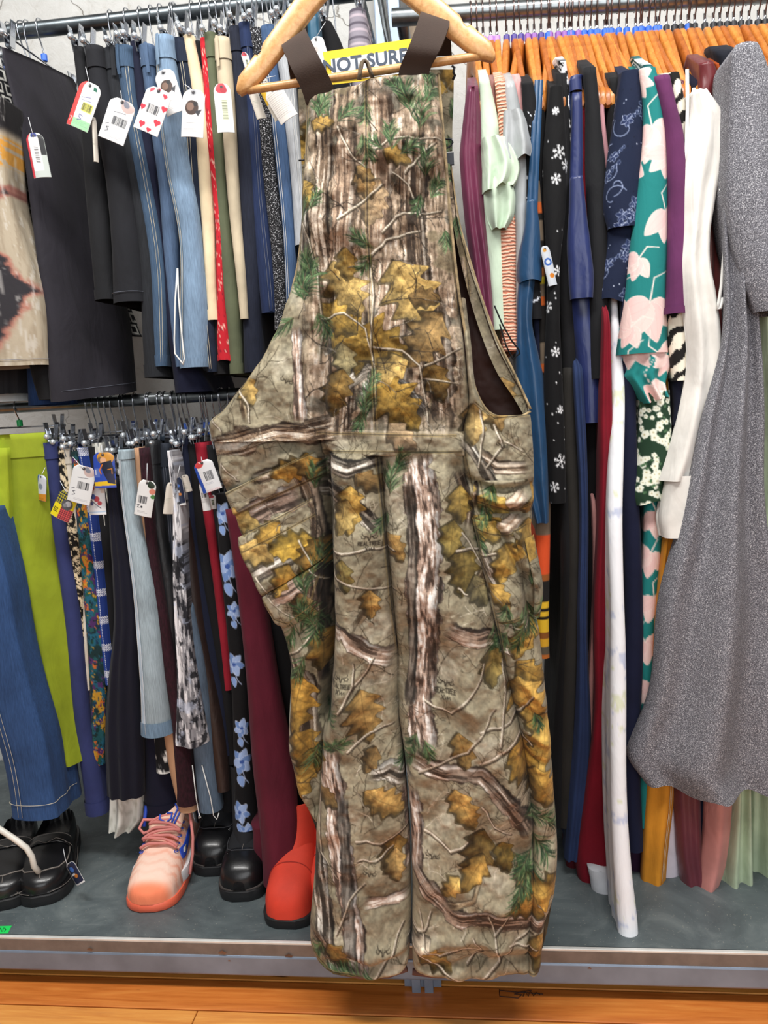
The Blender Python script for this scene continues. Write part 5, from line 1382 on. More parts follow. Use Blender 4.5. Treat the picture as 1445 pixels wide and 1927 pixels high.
rr('black_dress', 'black velvet dress beside the snowflake jumper', 'dress', [(145, 1046, 1068), (400, 1050, 1085), (600, 1055, 1080), (900, 1060, 1085), (1300, 1050, 1085), (1560, 1035, 1080)], BLK, 'black velvet dress', yf=-0.205)
rr('patterned_blouse', 'grey patterned top peeking beside the black velvet dress', 'top', [(125, 1052, 1066), (200, 1064, 1078), (380, 1068, 1082)], paint=p_bwprint, short='grey patterned top', yf=-0.20, nn=8, nv=100)
rr('charcoal_dress', 'long charcoal dress, brownish black, right of the overalls', 'dress', [(700, 1060, 1084), (940, 1066, 1092), (1200, 1064, 1093), (1400, 1056, 1088), (1560, 1050, 1076)], PLN('charcoal_brown', '#322f2b'), 'long charcoal dress', yf=-0.21, depth=0.3, rise=False, hang=None)
def navy_band(root, base, g):
    piece(root, base, 'strapless_bodice', [(330, 1075, 1098), (400, 1069, 1104), (460, 1068, 1112), (520, 1074, 1119), (560, 1078, 1118)], NSAT, yf=-0.24, depth=0.12, nn=14, pleat=0.004, npl=1)
    piece(root, base, 'shoulder_band', [(140, 1074, 1100), (168, 1076, 1101)], NSAT, yf=-0.213, depth=0.06, nn=10)
NSAT = fabric('navy_satin', '#26336a', 'satin')
rr('navy_satin_dress', 'navy satin dress with a draped armhole', 'dress', [(175, 1078, 1096), (350, 1072, 1100), (480, 1072, 1114), (560, 1078, 1120), (700, 1086, 1133), (796, 1088, 1141)], NSAT, 'navy satin dress', nn=14, parts=[('call', navy_band)])
rr('crimson_shirt', 'crimson top between navy satin and black cardigan', 'top', [(185, 1092, 1110), (300, 1090, 1112), (600, 1100, 1125)], CRIM, 'crimson top beside the black cardigan', yf=-0.2)
rr('black_cardigan', 'black cardigan with a long sleeve over the hanger tip', 'top', [(124, 1098, 1123), (200, 1105, 1131), (350, 1103, 1142), (500, 1108, 1145), (600, 1114, 1147), (712, 1117, 1146)], BLK2, 'black cardigan', yf=-0.225, nn=12)
rr('pink_cami', 'small dusky pink camisole behind the black cardigan', 'top', [(187, 1128, 1138), (206, 1128, 1138), (330, 1134, 1150)], PLN('dusky_pink', '#c08c92'), 'dusky pink camisole', yf=-0.205)
rr('black_blouse', 'black blouse behind the navy lace dress', 'top', [(153, 1148, 1172), (300, 1140, 1165), (560, 1140, 1172)], BLK, 'black blouse behind the navy lace dress', yf=-0.205)
def lace_tier(root, base, g):
    piece(root, base, 'lace_tier', [(400, 1142, 1212), (450, 1143, 1208), (500, 1136, 1200), (545, 1130, 1192), (562, 1132, 1184)], None, canvas_paint(cvn, 1000, 0.02), yf=-0.235, depth=0.14, nn=26, nv=110, hemwave=0.004)
rr('navy_lace_dress', 'navy dress with silver embroidered flowers and beading', 'dress', [(126, 1172, 1208), (160, 1167, 1214), (200, 1161, 1218), (300, 1146, 1218), (380, 1139, 1212), (425, 1146, 1206)], paint=canvas_paint(cvn), short='navy embroidered dress', yf=-0.25, depth=0.36, nn=32, nv=200, nk=0.8, parts=[('call', lace_tier)])
rr('white_dress', 'long narrow white dress reaching the platform edge', 'dress', [(480, 1150, 1160, -.20), (580, 1150, 1163, -.21), (730, 1149, 1177, -.24), (1000, 1149, 1176, -.29), (1300, 1149, 1178, -.33), (1500, 1154, 1186, -.36), (1650, 1160, 1192, -.385), (1740, 1163, 1200, -.40), (1786, 1164, 1203, -.41)], paint=p_palefloral, short='long narrow white dress', depth=0.12, nn=14, nv=200, rise=False, ripple=0.002, hx=0.30, extra=[lambda r, b, g: piece(r, b, 'lining', [(1640, 1108, 1150, -.27), (1700, 1114, 1166, -.28), (1740, 1125, 1168, -.28)], PLN('lining_white', '#d9dce2'), yf=-0.27, depth=0.1)])
rr('crimson_gown', 'long crimson gown flaring beside the white dress', 'dress', [(600, 1138, 1152), (800, 1128, 1152), (1000, 1126, 1152), (1300, 1120, 1157), (1500, 1104, 1164), (1650, 1088, 1170), (1722, 1118, 1172)], CRIM, 'long crimson gown', yf=-0.25, depth=0.25, nn=16, pleat=0.006, npl=1.3, rise=False, hang=None)
rr('crimson_underskirt', 'dark crimson underskirt behind the blue gown hem', 'skirt', [(1350, 1070, 1100), (1695, 1068, 1092)], PLN('deep_crimson', '#5a0f1c'), yf=-0.19, depth=0.2, rise=False, hang=None)
rr('blue_gown', 'long slate blue gown left of the crimson gown', 'dress', [(700, 1082, 1100), (1000, 1090, 1107), (1200, 1090, 1110), (1350, 1082, 1113), (1500, 1070, 1106), (1622, 1064, 1094)], PLN('slate_blue_crepe', '#293a63'), 'long slate blue gown', yf=-0.225, depth=0.25, nn=10, rise=False, hang=None, pleat=0.004)
rr('blush_dress', 'thin strip of a blush pink dress beside the crimson gown', 'dress', [(950, 1114, 1122), (1200, 1112, 1121), (1500, 1104, 1116)], PLN('blush_crepe', '#bb8783'), yf=-0.20, rise=False, hang=None)
rr('black_gown', 'long black gown behind slate blue and crimson gowns', 'dress', [(700, 1100, 1130), (1000, 1104, 1128), (1300, 1106, 1122)], BLK, yf=-0.18, rise=False, hang=None)
rr('navy_gown', 'long navy gown right of the white dress', 'dress', [(560, 1168, 1192), (800, 1174, 1203), (1200, 1176, 1212), (1500, 1178, 1210), (1606, 1180, 1210)], PLN('navy_crepe', '#151c3e'), 'long navy gown', yf=-0.235, depth=0.3, rise=False, nn=10, hang=None)
rr('purple_gown', 'dark purple gown hem behind the navy gown', 'dress', [(1450, 1185, 1215), (1670, 1186, 1216)], PLN('aubergine_crepe', '#38183a'), yf=-0.2, depth=0.2, rise=False, hang=None)
TEALP = canvas_paint(cvt)
def teal_cuff(root, base, g):
    piece(root, base, 'frilled_cuff', [(655, 1172, 1266), (690, 1180, 1270), (705, 1178, 1264), (722, 1190, 1258), (752, 1212, 1262)], None, lambda a, h, x, z: TEALP(a, h+0.55, x, z), yf=-0.255, depth=0.10, nn=26, nv=60, pleat=0.010, npl=2.5, hemwave=0.004)
    piece(root, base, 'skirt', [(760, 1206, 1236), (1000, 1212, 1249), (1200, 1208, 1237), (1400, 1205, 1230), (1560, 1206, 1224)], None, lambda a, h, x, z: TEALP(a, h+0.72, x, z), yf=-0.225, depth=0.25, nn=16, nv=300, ns=5)
    piece(root, base, 'collar_trim', [(118, 1206, 1226), (136, 1204, 1234)], None, lambda a, h, x, z: mixm(cst(a, '#1d5a5c'), '#eef0ee', ((h*1000) % 7 < 3)*1.0), yf=-0.222, depth=0.2, nn=10, nv=20, rise=True)
rr('teal_floral_dress', 'teal dress with large pale pink lilies', 'dress', [(120, 1205, 1236), (200, 1212, 1254), (300, 1206, 1258), (450, 1195, 1262), (550, 1184, 1266), (620, 1171, 1269), (664, 1164, 1270)], paint=TEALP, short='teal dress with pink lilies', yf=-0.262, depth=0.40, nn=34, nv=330, nk=0.8, parts=[('call', teal_cuff)])
DAISY = canvas_paint(cvg)
rr('green_blossom_dress', 'dark green dress with small white blossoms', 'dress', [(150, 1234, 1249), (300, 1244, 1264), (500, 1240, 1262), (700, 1215, 1262)], paint=DAISY, short='dark green blossom dress', yf=-0.235, nn=16, nv=200, ns=5,
   extra=[lambda r, b, g: piece(r, b, 'sleeve', [(735, 1209, 1266), (790, 1206, 1272), (850, 1200, 1273), (900, 1195, 1266), (928, 1190, 1262), (946, 1196, 1256)], None, lambda a, h, x, z: DAISY(a, h+0.5, x, z), yf=-0.25, depth=0.08, nn=26, nv=130, hemwave=0.004)])
rr('jersey_shirt', 'aubergine jersey top with a straight sleeve', 'top', [(133, 1232, 1264), (180, 1244, 1275), (250, 1256, 1291), (400, 1260, 1296), (588, 1256, 1299)], PLN('aubergine_jersey', '#68305e'), 'aubergine jersey top', yf=-0.272, nn=14, parts=[('hem', 0.012)])
rr('zebra_jumper', 'fuzzy zebra-striped top showing its cuff under the aubergine sleeve', 'top', [(130, 1256, 1281), (200, 1270, 1292), (300, 1283, 1302), (500, 1268, 1300), (600, 1264, 1301), (716, 1270, 1300)], paint=p_zebra, short='fuzzy zebra-striped top', yf=-0.255, nn=20, nv=240, ns=5)
rr('navy_lace_blouse', 'navy lace sleeve hanging below the zebra cuff', 'top', [(680, 1268, 1300), (760, 1275, 1304), (800, 1272, 1292)], PLN('navy_lace_cloth', '#1c1f3a'), yf=-0.24, depth=0.1, rise=False, hang=None)
def white_straps(root, base, g):
    for pts in ([(1293, 130), (1294, 200), (1291, 300), (1289, 400)], [(1306, 165), (1301, 220), (1296, 300), (1292, 380)]):
        V = []
        for (x, y) in pts:
            p = [float(q) for q in P(x, y, -0.265)]
            V += [(p[0]-0.003, p[1], p[2]), (p[0]+0.003, p[1], p[2]), (p[0]+0.003, p[1]+0.0015, p[2]), (p[0]-0.003, p[1]+0.0015, p[2])]
        mk('hanging_strap', np.array(V), gridF(4, 4, 0, True), STITCH_W, root, base)
    piece(root, base, 'cuff', [(896, 1262, 1322), (940, 1254, 1316), (985, 1248, 1302), (1014, 1252, 1297)], WHT, yf=-0.288, depth=0.07, nn=16, pleat=0.003, npl=1, cap=False)
    mk('ribbon_loop', *tube_arr([tuple(float(q) for q in P(x, y, -0.285)) for x, y in ((1356, 355), (1364, 420), (1362, 480), (1357, 540), (1352, 570), (1350, 582), (1356, 580), (1360, 560))], 0.003, 6), STITCH_W, root, base)
WHT = PLN('sheer_white_voile', '#e2dfd8')
rr('white_blouse', 'sheer white blouse with a long twisted sleeve', 'top', [(158, 1306, 1332), (190, 1304, 1356), (215, 1303, 1374), (300, 1297, 1374), (380, 1300, 1362), (440, 1300, 1350), (500, 1292, 1346), (560, 1288, 1352), (650, 1288, 1356), (760, 1278, 1354), (850, 1266, 1346), (905, 1255, 1330)], WHT, 'sheer white blouse', yf=-0.285, depth=0.34, nn=20, nv=90, pleat=0.009, npl=1.7, nk=0.7, wob=0.010, parts=[('call', white_straps)])
rr('ruby_blouse', 'ruby satin top folded over a hanger tip', 'top', [(115, 1318, 1346), (140, 1317, 1354), (168, 1316, 1342), (320, 1325, 1350)], fabric('ruby_satin', '#6d1a20', 'satin'), 'ruby satin top', yf=-0.222, nn=12)
rr('mustard_dress', 'long mustard yellow dress, brightest hem of the right row', 'dress', [(900, 1258, 1276), (1010, 1254, 1274), (1100, 1246, 1268), (1300, 1230, 1262), (1480, 1222, 1275), (1600, 1216, 1268), (1673, 1211, 1262)], PLN('mustard_crepe', '#c98526'), 'long mustard dress', yf=-0.245, depth=0.22, nn=14, pleat=0.005, npl=1.5, rise=False, hang=None, parts=[('seam', 0.14, 0.03, None, STITCH)])
rr('lilac_dress', 'pale lilac dress behind the mustard dress', 'dress', [(990, 1262, 1286), (1200, 1260, 1284), (1500, 1255, 1290), (1650, 1224, 1290), (1692, 1238, 1262)], PLN('pale_lilac', '#c9c2cc'), yf=-0.22, depth=0.2, rise=False, nn=12, hang=None)
rr('rose_dress', 'dusty rose satin dress between white blouse and grey tweed dress', 'dress', [(340, 1348, 1368), (560, 1344, 1372), (700, 1336, 1368), (900, 1310, 1350), (1085, 1284, 1330), (1500, 1272, 1312), (1580, 1275, 1310)], fabric('dusty_rose_satin', '#8f4744', 'satin'), 'dusty rose satin dress', yf=-0.225, depth=0.26, nn=14, rise=False, hang='r')
rr('wine_dress', 'wine satin dress hem under the grey tweed dress', 'dress', [(1450, 1275, 1325), (1600, 1274, 1326), (1675, 1284, 1332)], fabric('wine_satin', '#70303c', 'satin'), yf=-0.25, depth=0.15, rise=False, nn=12, pleat=0.004, hang=None)
rr('navy_dress', 'navy hem between the wine and the salmon hems', 'dress', [(1450, 1315, 1345), (1590, 1314, 1342)], NAVY, yf=-0.23, depth=0.15, rise=False, hang=None)
rr('salmon_dress', 'salmon pink satin hem under the grey tweed dress', 'dress', [(1450, 1330, 1385), (1560, 1328, 1382), (1640, 1322, 1374), (1677, 1320, 1360)], fabric('salmon_satin', '#c5827a', 'satin'), yf=-0.262, depth=0.14, rise=False, nn=14, pleat=0.005, npl=1.2, hang=None)
rr('sage_dress', 'sage green satin dress with flared pleats under the grey tweed dress', 'dress', [(1430, 1375, 1415), (1560, 1368, 1422), (1640, 1358, 1428), (1690, 1352, 1432), (1704, 1380, 1430)], fabric('sage_satin', '#b3c2a4', 'satin'), 'sage satin dress', yf=-0.245, depth=0.14, rise=False, nn=22, pleat=0.012, npl=2.2, hang=None)
rr('sage_dress', 'sage pleated dress at the frame edge below the tweed sleeve', 'dress', [(560, 1424, 1500), (800, 1440, 1520), (1200, 1420, 1520), (1500, 1420, 1520), (1682, 1424, 1530)], MATS['sage_satin'], 'sage pleated dress at the frame edge', yf=-0.22, depth=0.14, rise=False, nn=22, pleat=0.009, npl=4, hang='r', hx=0.6)
rr('dark_blouse', 'black top behind the grey tweed shoulder', 'top', [(98, 1350, 1392), (150, 1362, 1398), (250, 1368, 1395), (500, 1360, 1390)], PLN('blue_black', '#171a28'), 'blue-black top', yf=-0.212, nn=10)
rr('rust_shirt', 'small rust orange top between ruby and blue-black tops', 'top', [(128, 1346, 1362), (180, 1358, 1372), (220, 1362, 1372)], PLN('rust_crepe', '#a3491c'), 'rust orange top', yf=-0.2, nn=8)
TW = fabric('grey_lurex_tweed', '#84848c', 'tweed')
def tweed_parts(root, base, g):
    piece(root, base, 'cap_sleeve', [(78, 1388, 1430), (92, 1382, 1440), (150, 1381, 1462), (250, 1379, 1480), (350, 1378, 1490), (430, 1388, 1495), (520, 1406, 1500), (583, 1426, 1505)], TW, yf=-0.345, depth=0.12, nn=22, nk=0.6, pleat=0.005, npl=1, ripple=0)
rr('tweed_dress', 'grey speckled tweed dress with a wide flared skirt, largest dress on the rail', 'dress', [(110, 1392, 1440), (300, 1372, 1440), (420, 1368, 1430), (560, 1364, 1428), (620, 1362, 1432), (800, 1328, 1445), (1000, 1285, 1465), (1200, 1248, 1485), (1350, 1222, 1500), (1450, 1204, 1512), (1505, 1240, 1516)], TW, 'grey speckled tweed dress', yf=-0.315, depth=0.20, nn=30, nv=80, nk=0.6, ripple=0.0, pleat=0.026, npl=2.1, hemwave=0.004, rise=False, hx=0.56, parts=[('call', tweed_parts)])

# ---------------------------------------------------------------- hangers for all of them
ui = [h for h in HANGS if h['kind'] in ('ul', 'll')]
for h in ui:
    up = h['kind'] == 'ul'
    zr = Z_UL if up else Z_LL
    if not up: zr = Z_LL
    half = min(0.195, -h['yf']+0.0) if not up else min(0.19, -h['yf'])
    half = max(half, 0.12)
    drop = max(zr-h['zt']-0.012, 0.05)
    drop = round(drop/0.006)*0.006
    clip_hanger(h['x'], zr, drop, 0.0165 if up else 0.014, half, random.uniform(-5, 5), 'chrome clip hanger holding the '+h['short'], 'clip hangers on the upper rail' if up else 'clip hangers on the lower rail',
                mark='blue' if (not up and h['x'] > -0.66) else ('green' if (not up and h['x'] < -1.0) else ('blue' if (up and h['x'] < -0.95) else None)))
necks = [(886, 'pink'), (898, 'pink'), (909, 'pink'), (923, 'pink'), (935, 'pink'), (953, 'indigo'), (967, 'indigo'), (980, 'indigo'), (993, 'violet'), (1005, 'violet'), (1018, 'indigo'), (1035, 'violet'), (1050, 'violet'), (1062, 'violet'), (1074, 'violet'), (1088, 'violet'), (1099, 'blue'), (1111, 'blue'), (1124, 'blue'), (1138, 'blue'), (1150, 'blue'), (1164, 'blue'), (1179, 'blue'), (1196, 'blue'), (1207, 'blue'), (1220, 'blue'), (1234, 'blue'), (1254, 'black'), (1269, 'black'), (1281, 'black'), (1296, 'black'), (1307, 'black'), (1326, 'black'), (1342, 'black'), (1354, 'black'), (1368, 'black'), (1380, 'black'), (1394, 'black'), (1409, 'black'), (1426, 'black'), (1439, 'black')]
nk_ = []
for i, (px, mkk) in enumerate(necks):
    x = float(P(px, 62, 0.0)[0]); nk_.append([x, mkk, None])
rg = sorted([h for h in HANGS if h['kind'] == 'r'], key=lambda h: h['x'])
for h in rg:
    free = [n for n in nk_ if n[2] is None]
    if not free or min(abs(n[0]-h['x']) for n in free) > 0.03:
        nk_.append([h['x'], 'blue', h['short']]); continue
    n = min(free, key=lambda n: abs(n[0]-h['x'])); n[2] = h['short']
nk_.sort(key=lambda n: n[0])
last = 'the overalls'
slim = [PLN('slim_black', '#16161a'), PLN('slim_navy', '#1a2140'), PLN('slim_plum', '#3c1a30'), PLN('slim_grey', '#4a4a50'), PLN('slim_green', '#1f3a30'), PLN('slim_red', '#6d1722')]
SLN = ['black', 'navy', 'plum', 'grey', 'dark green', 'dark red']
prev = 'overalls'
for i, n in enumerate(nk_):
    if n[2]: prev = n[2]; continue
    nxt = next((q[2] for q in nk_[i+1:] if q[2]), None)
    j = (i*5+2) % 6
    zt_ = z_right(n[0])-0.250
    gg = Drape([(300, 1000, 1010), (600, 1000, 1010)], yf=-0.203, depth=0.39, rise=True, ripple=0.002, seed=i)
    gg.zz = -np.array([zt_, zt_-0.12, zt_-0.55]); gg.cc = np.array([n[0]]*3); gg.ww = np.array([.0085, .008, .007]); gg.ff = np.array([-.204, -.2, -.19]); gg.zt = zt_; gg.zb = zt_-0.55
    V, F, C = gg.mesh(6, 8, 30)
    prev = ' '.join(prev.split()[:6]); nxt = ' '.join(nxt.split()[:6]) if nxt else None
    lab = ('slim %s top squeezed in just right of the %s' % (SLN[j], prev)) if nxt is None or i == 0 or nk_[i-1][2] else ('slim %s top squeezed in just left of the %s' % (SLN[j], nxt))
    mk('slim_blouse', V, F, slim[j], None, (n[0], 0, gg.zb), label=lab, cat='top', group='clothes on wooden hangers')
CN = {'pink': 'mauve', 'violet': 'violet', 'indigo': 'indigo', 'blue': 'blue', 'black': 'black'}
wn = {}
for i, n in enumerate(nk_):
    if n[2]:
        lab = 'wooden hanger with %s marker holding the %s' % (CN[n[1]], n[2]); last = 'the '+n[2]
    else:
        wn[last] = wn.get(last, 0)+1
        lab = ('wooden hanger with %s marker just right of %s' if wn[last] == 1 else 'wooden hanger with %s marker, second right of %s' if wn[last] == 2 else 'wooden hanger with %s marker, third right of %s') % (CN[n[1]], last)
    r = random.Random(i*3+1)
    wooden_hanger(n[0], r.choice([0, r.uniform(-4, 4), r.uniform(-9, 9), r.uniform(-14, 2)]), n[1], [0, 1, 0, 2, 1, 0, 2][i % 7], lab)
# ---------------------------------------------------------------- camouflage print of the overalls (1 px = about 0.85 mm of cloth)
cx0, cy0, cw, ch = 360, 60, 730, 1820
cam_c = Canvas(cx0, cy0, cw, ch, '#9a9078')
YY, XX = np.mgrid[0:ch, 0:cw]; XX = XX+cx0; YY = YY+cy0
n1 = fbm(ch, cw, 70, 5, 5); n2 = fbm(ch, cw, 22, 31, 4); n3 = fbm(ch, cw, 4, 77, 2)
def nz(a): return (a-a.mean())/a.std()
n1, n2, n3 = nz(n1), nz(n2), nz(n3)
A = np.zeros((ch, cw, 3))+hexc('#978c71')
def mx(c, m):
    global A
    A = A*(1-np.clip(m, 0, 1)[..., None])+hexc(c)*np.clip(m, 0, 1)[..., None]
mx('#aca28a', sst(0.2, 1.8, n1)); mx('#81775f', sst(-0.3, -1.9, n1)); mx('#857f69', sst(0.5, 1.8, n2)*0.35); mx('#766d56', sst(0.9, 2.0, -n2)*0.4)
# bib and upper side panels: weathered bark all over
streak = nz(nsamp(NT, XX*2.6+31, YY*0.42)+0.7*nsamp(NF, XX*1.2, YY*0.25)+0.5*nsamp(NT, XX*5.1, YY*0.8))
bibm = sst(840, 770, YY)*sst(555, 600, XX+np.maximum(0, YY-560)*-0.0)*sst(880, 850, XX)
mx('#9a836b', bibm); mx('#64523f', bibm*sst(-0.4, -1.3, streak)); mx('#bfa890', bibm*sst(0.2, 0.9, streak)); mx('#d8cab9', bibm*sst(1.2, 2.0, streak)); mx('#3a2f26', bibm*sst(-1.5, -2.1, streak))
mx('#6d6046', bibm*sst(0.8, 1.4, n1)*0.75); mx('#565448', bibm*sst(0.7, 1.3, -n1)*0.7)
cam_c.a = A
rc = np.random.default_rng(11)
BIRCH = ('#57463c', '#b89a86', '#eee5dc'); BARK = ('#3a2d23', '#7d6650', '#cdbba6'); TANB = ('#6b5544', '#a98c72', '#d3bfa9'); GREYB = ('#39322a', '#85796a', '#dcd5c8'); OLD = ('#4a3a28', '#8f7a5c', '#c6b491')
# background brush in the legs: fine dark twigs
for i in range(260):
    x, y = rc.uniform(380, 1060), rc.uniform(700, 1850)
    cam_c.twig(x, y, rc.uniform(-2.6, -0.5), rc.uniform(30, 90), rc.uniform(0.9, 1.8), '#423a2b', int(rc.integers(1e6)), 2)
for i in range(100):
    x, y = rc.uniform(380, 1060), rc.uniform(560, 1850)
    cam_c.twig(x, y, rc.uniform(-3, 0), rc.uniform(30, 70), rc.uniform(0.9, 1.5), '#d9cdb6', int(rc.integers(1e6)), 1)
L = cam_c.limb
# trunks
L([(612, 150), (614, 300), (606, 420), (622, 560)], (34, 30), BARK, 1, along=.05)
L([(716, 170), (722, 330), (716, 470)], (46, 40), TANB, 2, along=.05)
L([(780, 250), (775, 400), (790, 560)], (52, 46), BARK, 3, along=.05)
L([(655, 250), (652, 400), (640, 520)], (36, 44), TANB, 4, along=.05)
L([(745, 480), (740, 620), (728, 760)], (58, 66), TANB, 5, along=.05)
L([(640, 600), (648, 720), (640, 830)], (44, 52), BARK, 6, along=.06)
L([(560, 610), (566, 700), (572, 800)], (16, 22), BIRCH, 7, along=.08)
L([(578, 330), (575, 430), (572, 560)], (22, 18), GREYB, 8, along=.07)
L([(820, 560), (826, 700), (832, 800)], (46, 52), BARK, 9, along=.05)
# legs
L([(783, 850), (795, 930), (806, 1020), (799, 1110), (800, 1200), (792, 1330), (800, 1400)], (62, 52), BIRCH, 10, along=.16)
L([(770, 900), (779, 1020), (776, 1120), (778, 1230), (770, 1330)], (18, 16), ('#3a322b', '#5c5148', '#8f8172'), 11)
L([(618, 1400), (634, 1500), (640, 1560), (655, 1660), (670, 1740), (680, 1830)], (46, 34), BIRCH, 12, along=.14)
L([(648, 1480), (655, 1600), (660, 1720), (668, 1830)], (20, 22), ('#3b3632', '#5d564e', '#8b8378'), 13)
L([(596, 1580), (606, 1660), (618, 1760), (640, 1840)], (34, 30), GREYB, 14, along=.08)
L([(770, 1470), (782, 1560), (778, 1640)], (36, 26), BIRCH, 15, along=.12)
# branches
L([(372, 846), (450, 832), (520, 812), (580, 815), (640, 800)], (42, 42), ('#4a372a', '#a08468', '#dccfbd'), 20, along=.07, across=1.9)
L([(590, 905), (640, 930), (690, 965), (722, 1000)], (40, 26), GREYB, 21, along=.05)
L([(470, 905), (540, 880), (620, 870)], (20, 26), BARK, 22, along=.05)
L([(610, 1188), (650, 1180), (690, 1218), (746, 1236)], (28, 34), ('#4d3c30', '#a58a75', '#e7dccf'), 23, along=.05)
L([(838, 1168), (880, 1185), (930, 1200), (985, 1225)], (36, 30), ('#4d3c30', '#a58a75', '#e7dccf'), 24, along=.05)
L([(670, 1175), (700, 1130), (715, 1085)], (16, 12), OLD, 25, along=.06)
L([(880, 1130), (905, 1085), (930, 1040)], (16, 10), OLD, 26, along=.06)
L([(690, 1445), (735, 1440), (775, 1470)], (26, 30), GREYB, 27, along=.05)
L([(775, 1415), (840, 1440), (905, 1440), (960, 1500), (1000, 1570)], (34, 30), ('#44362c', '#8f7967', '#ded2c6'), 28, along=.05)
L([(775, 1615), (815, 1665), (850, 1705), (915, 1706), (985, 1728), (1040, 1735)], (26, 36), ('#4a3a2e', '#a08773', '#ece3d9'), 29, along=.05)
L([(835, 1690), (890, 1670), (905, 1630)], (12, 8), OLD, 30)
L([(682, 1688), (730, 1690), (775, 1682)], (18, 20), ('#4d3a30', '#a98c78', '#e9ddd0'), 31, along=.05)
L([(590, 1740), (640, 1790), (690, 1810)], (30, 20), GREYB, 32, along=.05)
L([(610, 770), (680, 700), (760, 660)], (26, 20), GREYB, 33, along=.05)
L([(690, 700), (740, 740), (790, 800)], (54, 60), ('#39332d', '#8a8278', '#e9e5df'), 34, along=.05)
L([(610, 640), (660, 660), (700, 690)], (34, 40), ('#33302b', '#7b756b', '#dedad2'), 35, along=.05)
L([(890, 850), (935, 880), (1000, 880)], (30, 22), BARK, 36, along=.05)
L([(900, 1000), (930, 1060), (960, 1130)], (22, 16), GREYB, 37, along=.05)
L([(455, 730), (470, 800)], (10, 8), OLD, 38)
L([(560, 880), (590, 960), (600, 1060), (590, 1180)], (26, 30), BARK, 39, along=.05)
L([(440, 985), (500, 955), (570, 930)], (38, 44), BIRCH, 40, along=.05)
L([(465, 1090), (520, 1060), (560, 1040)], (28, 26), GREYB, 41, along=.05)
L([(505, 1130), (545, 1115), (590, 1085)], (44, 40), BIRCH, 42, along=.05)
L([(545, 1230), (570, 1300), (585, 1400)], (34, 40), BARK, 43, along=.05)
L([(585, 880), (600, 1000), (604, 1150), (600, 1300)], (16, 16), ('#211b17', '#4a3d33', '#a8927c'), 44, along=.06)
L([(600, 860), (660, 880), (725, 860)], (30, 26), GREYB, 45, along=.05)
L([(860, 880), (885, 960), (880, 1000)], (18, 14), BARK, 46, along=.06)
L([(870, 820), (930, 910), (960, 940)], (22, 14), GREYB, 47, along=.05)
L([(985, 960), (960, 985), (930, 1000)], (30, 26), TANB, 48, along=.05)
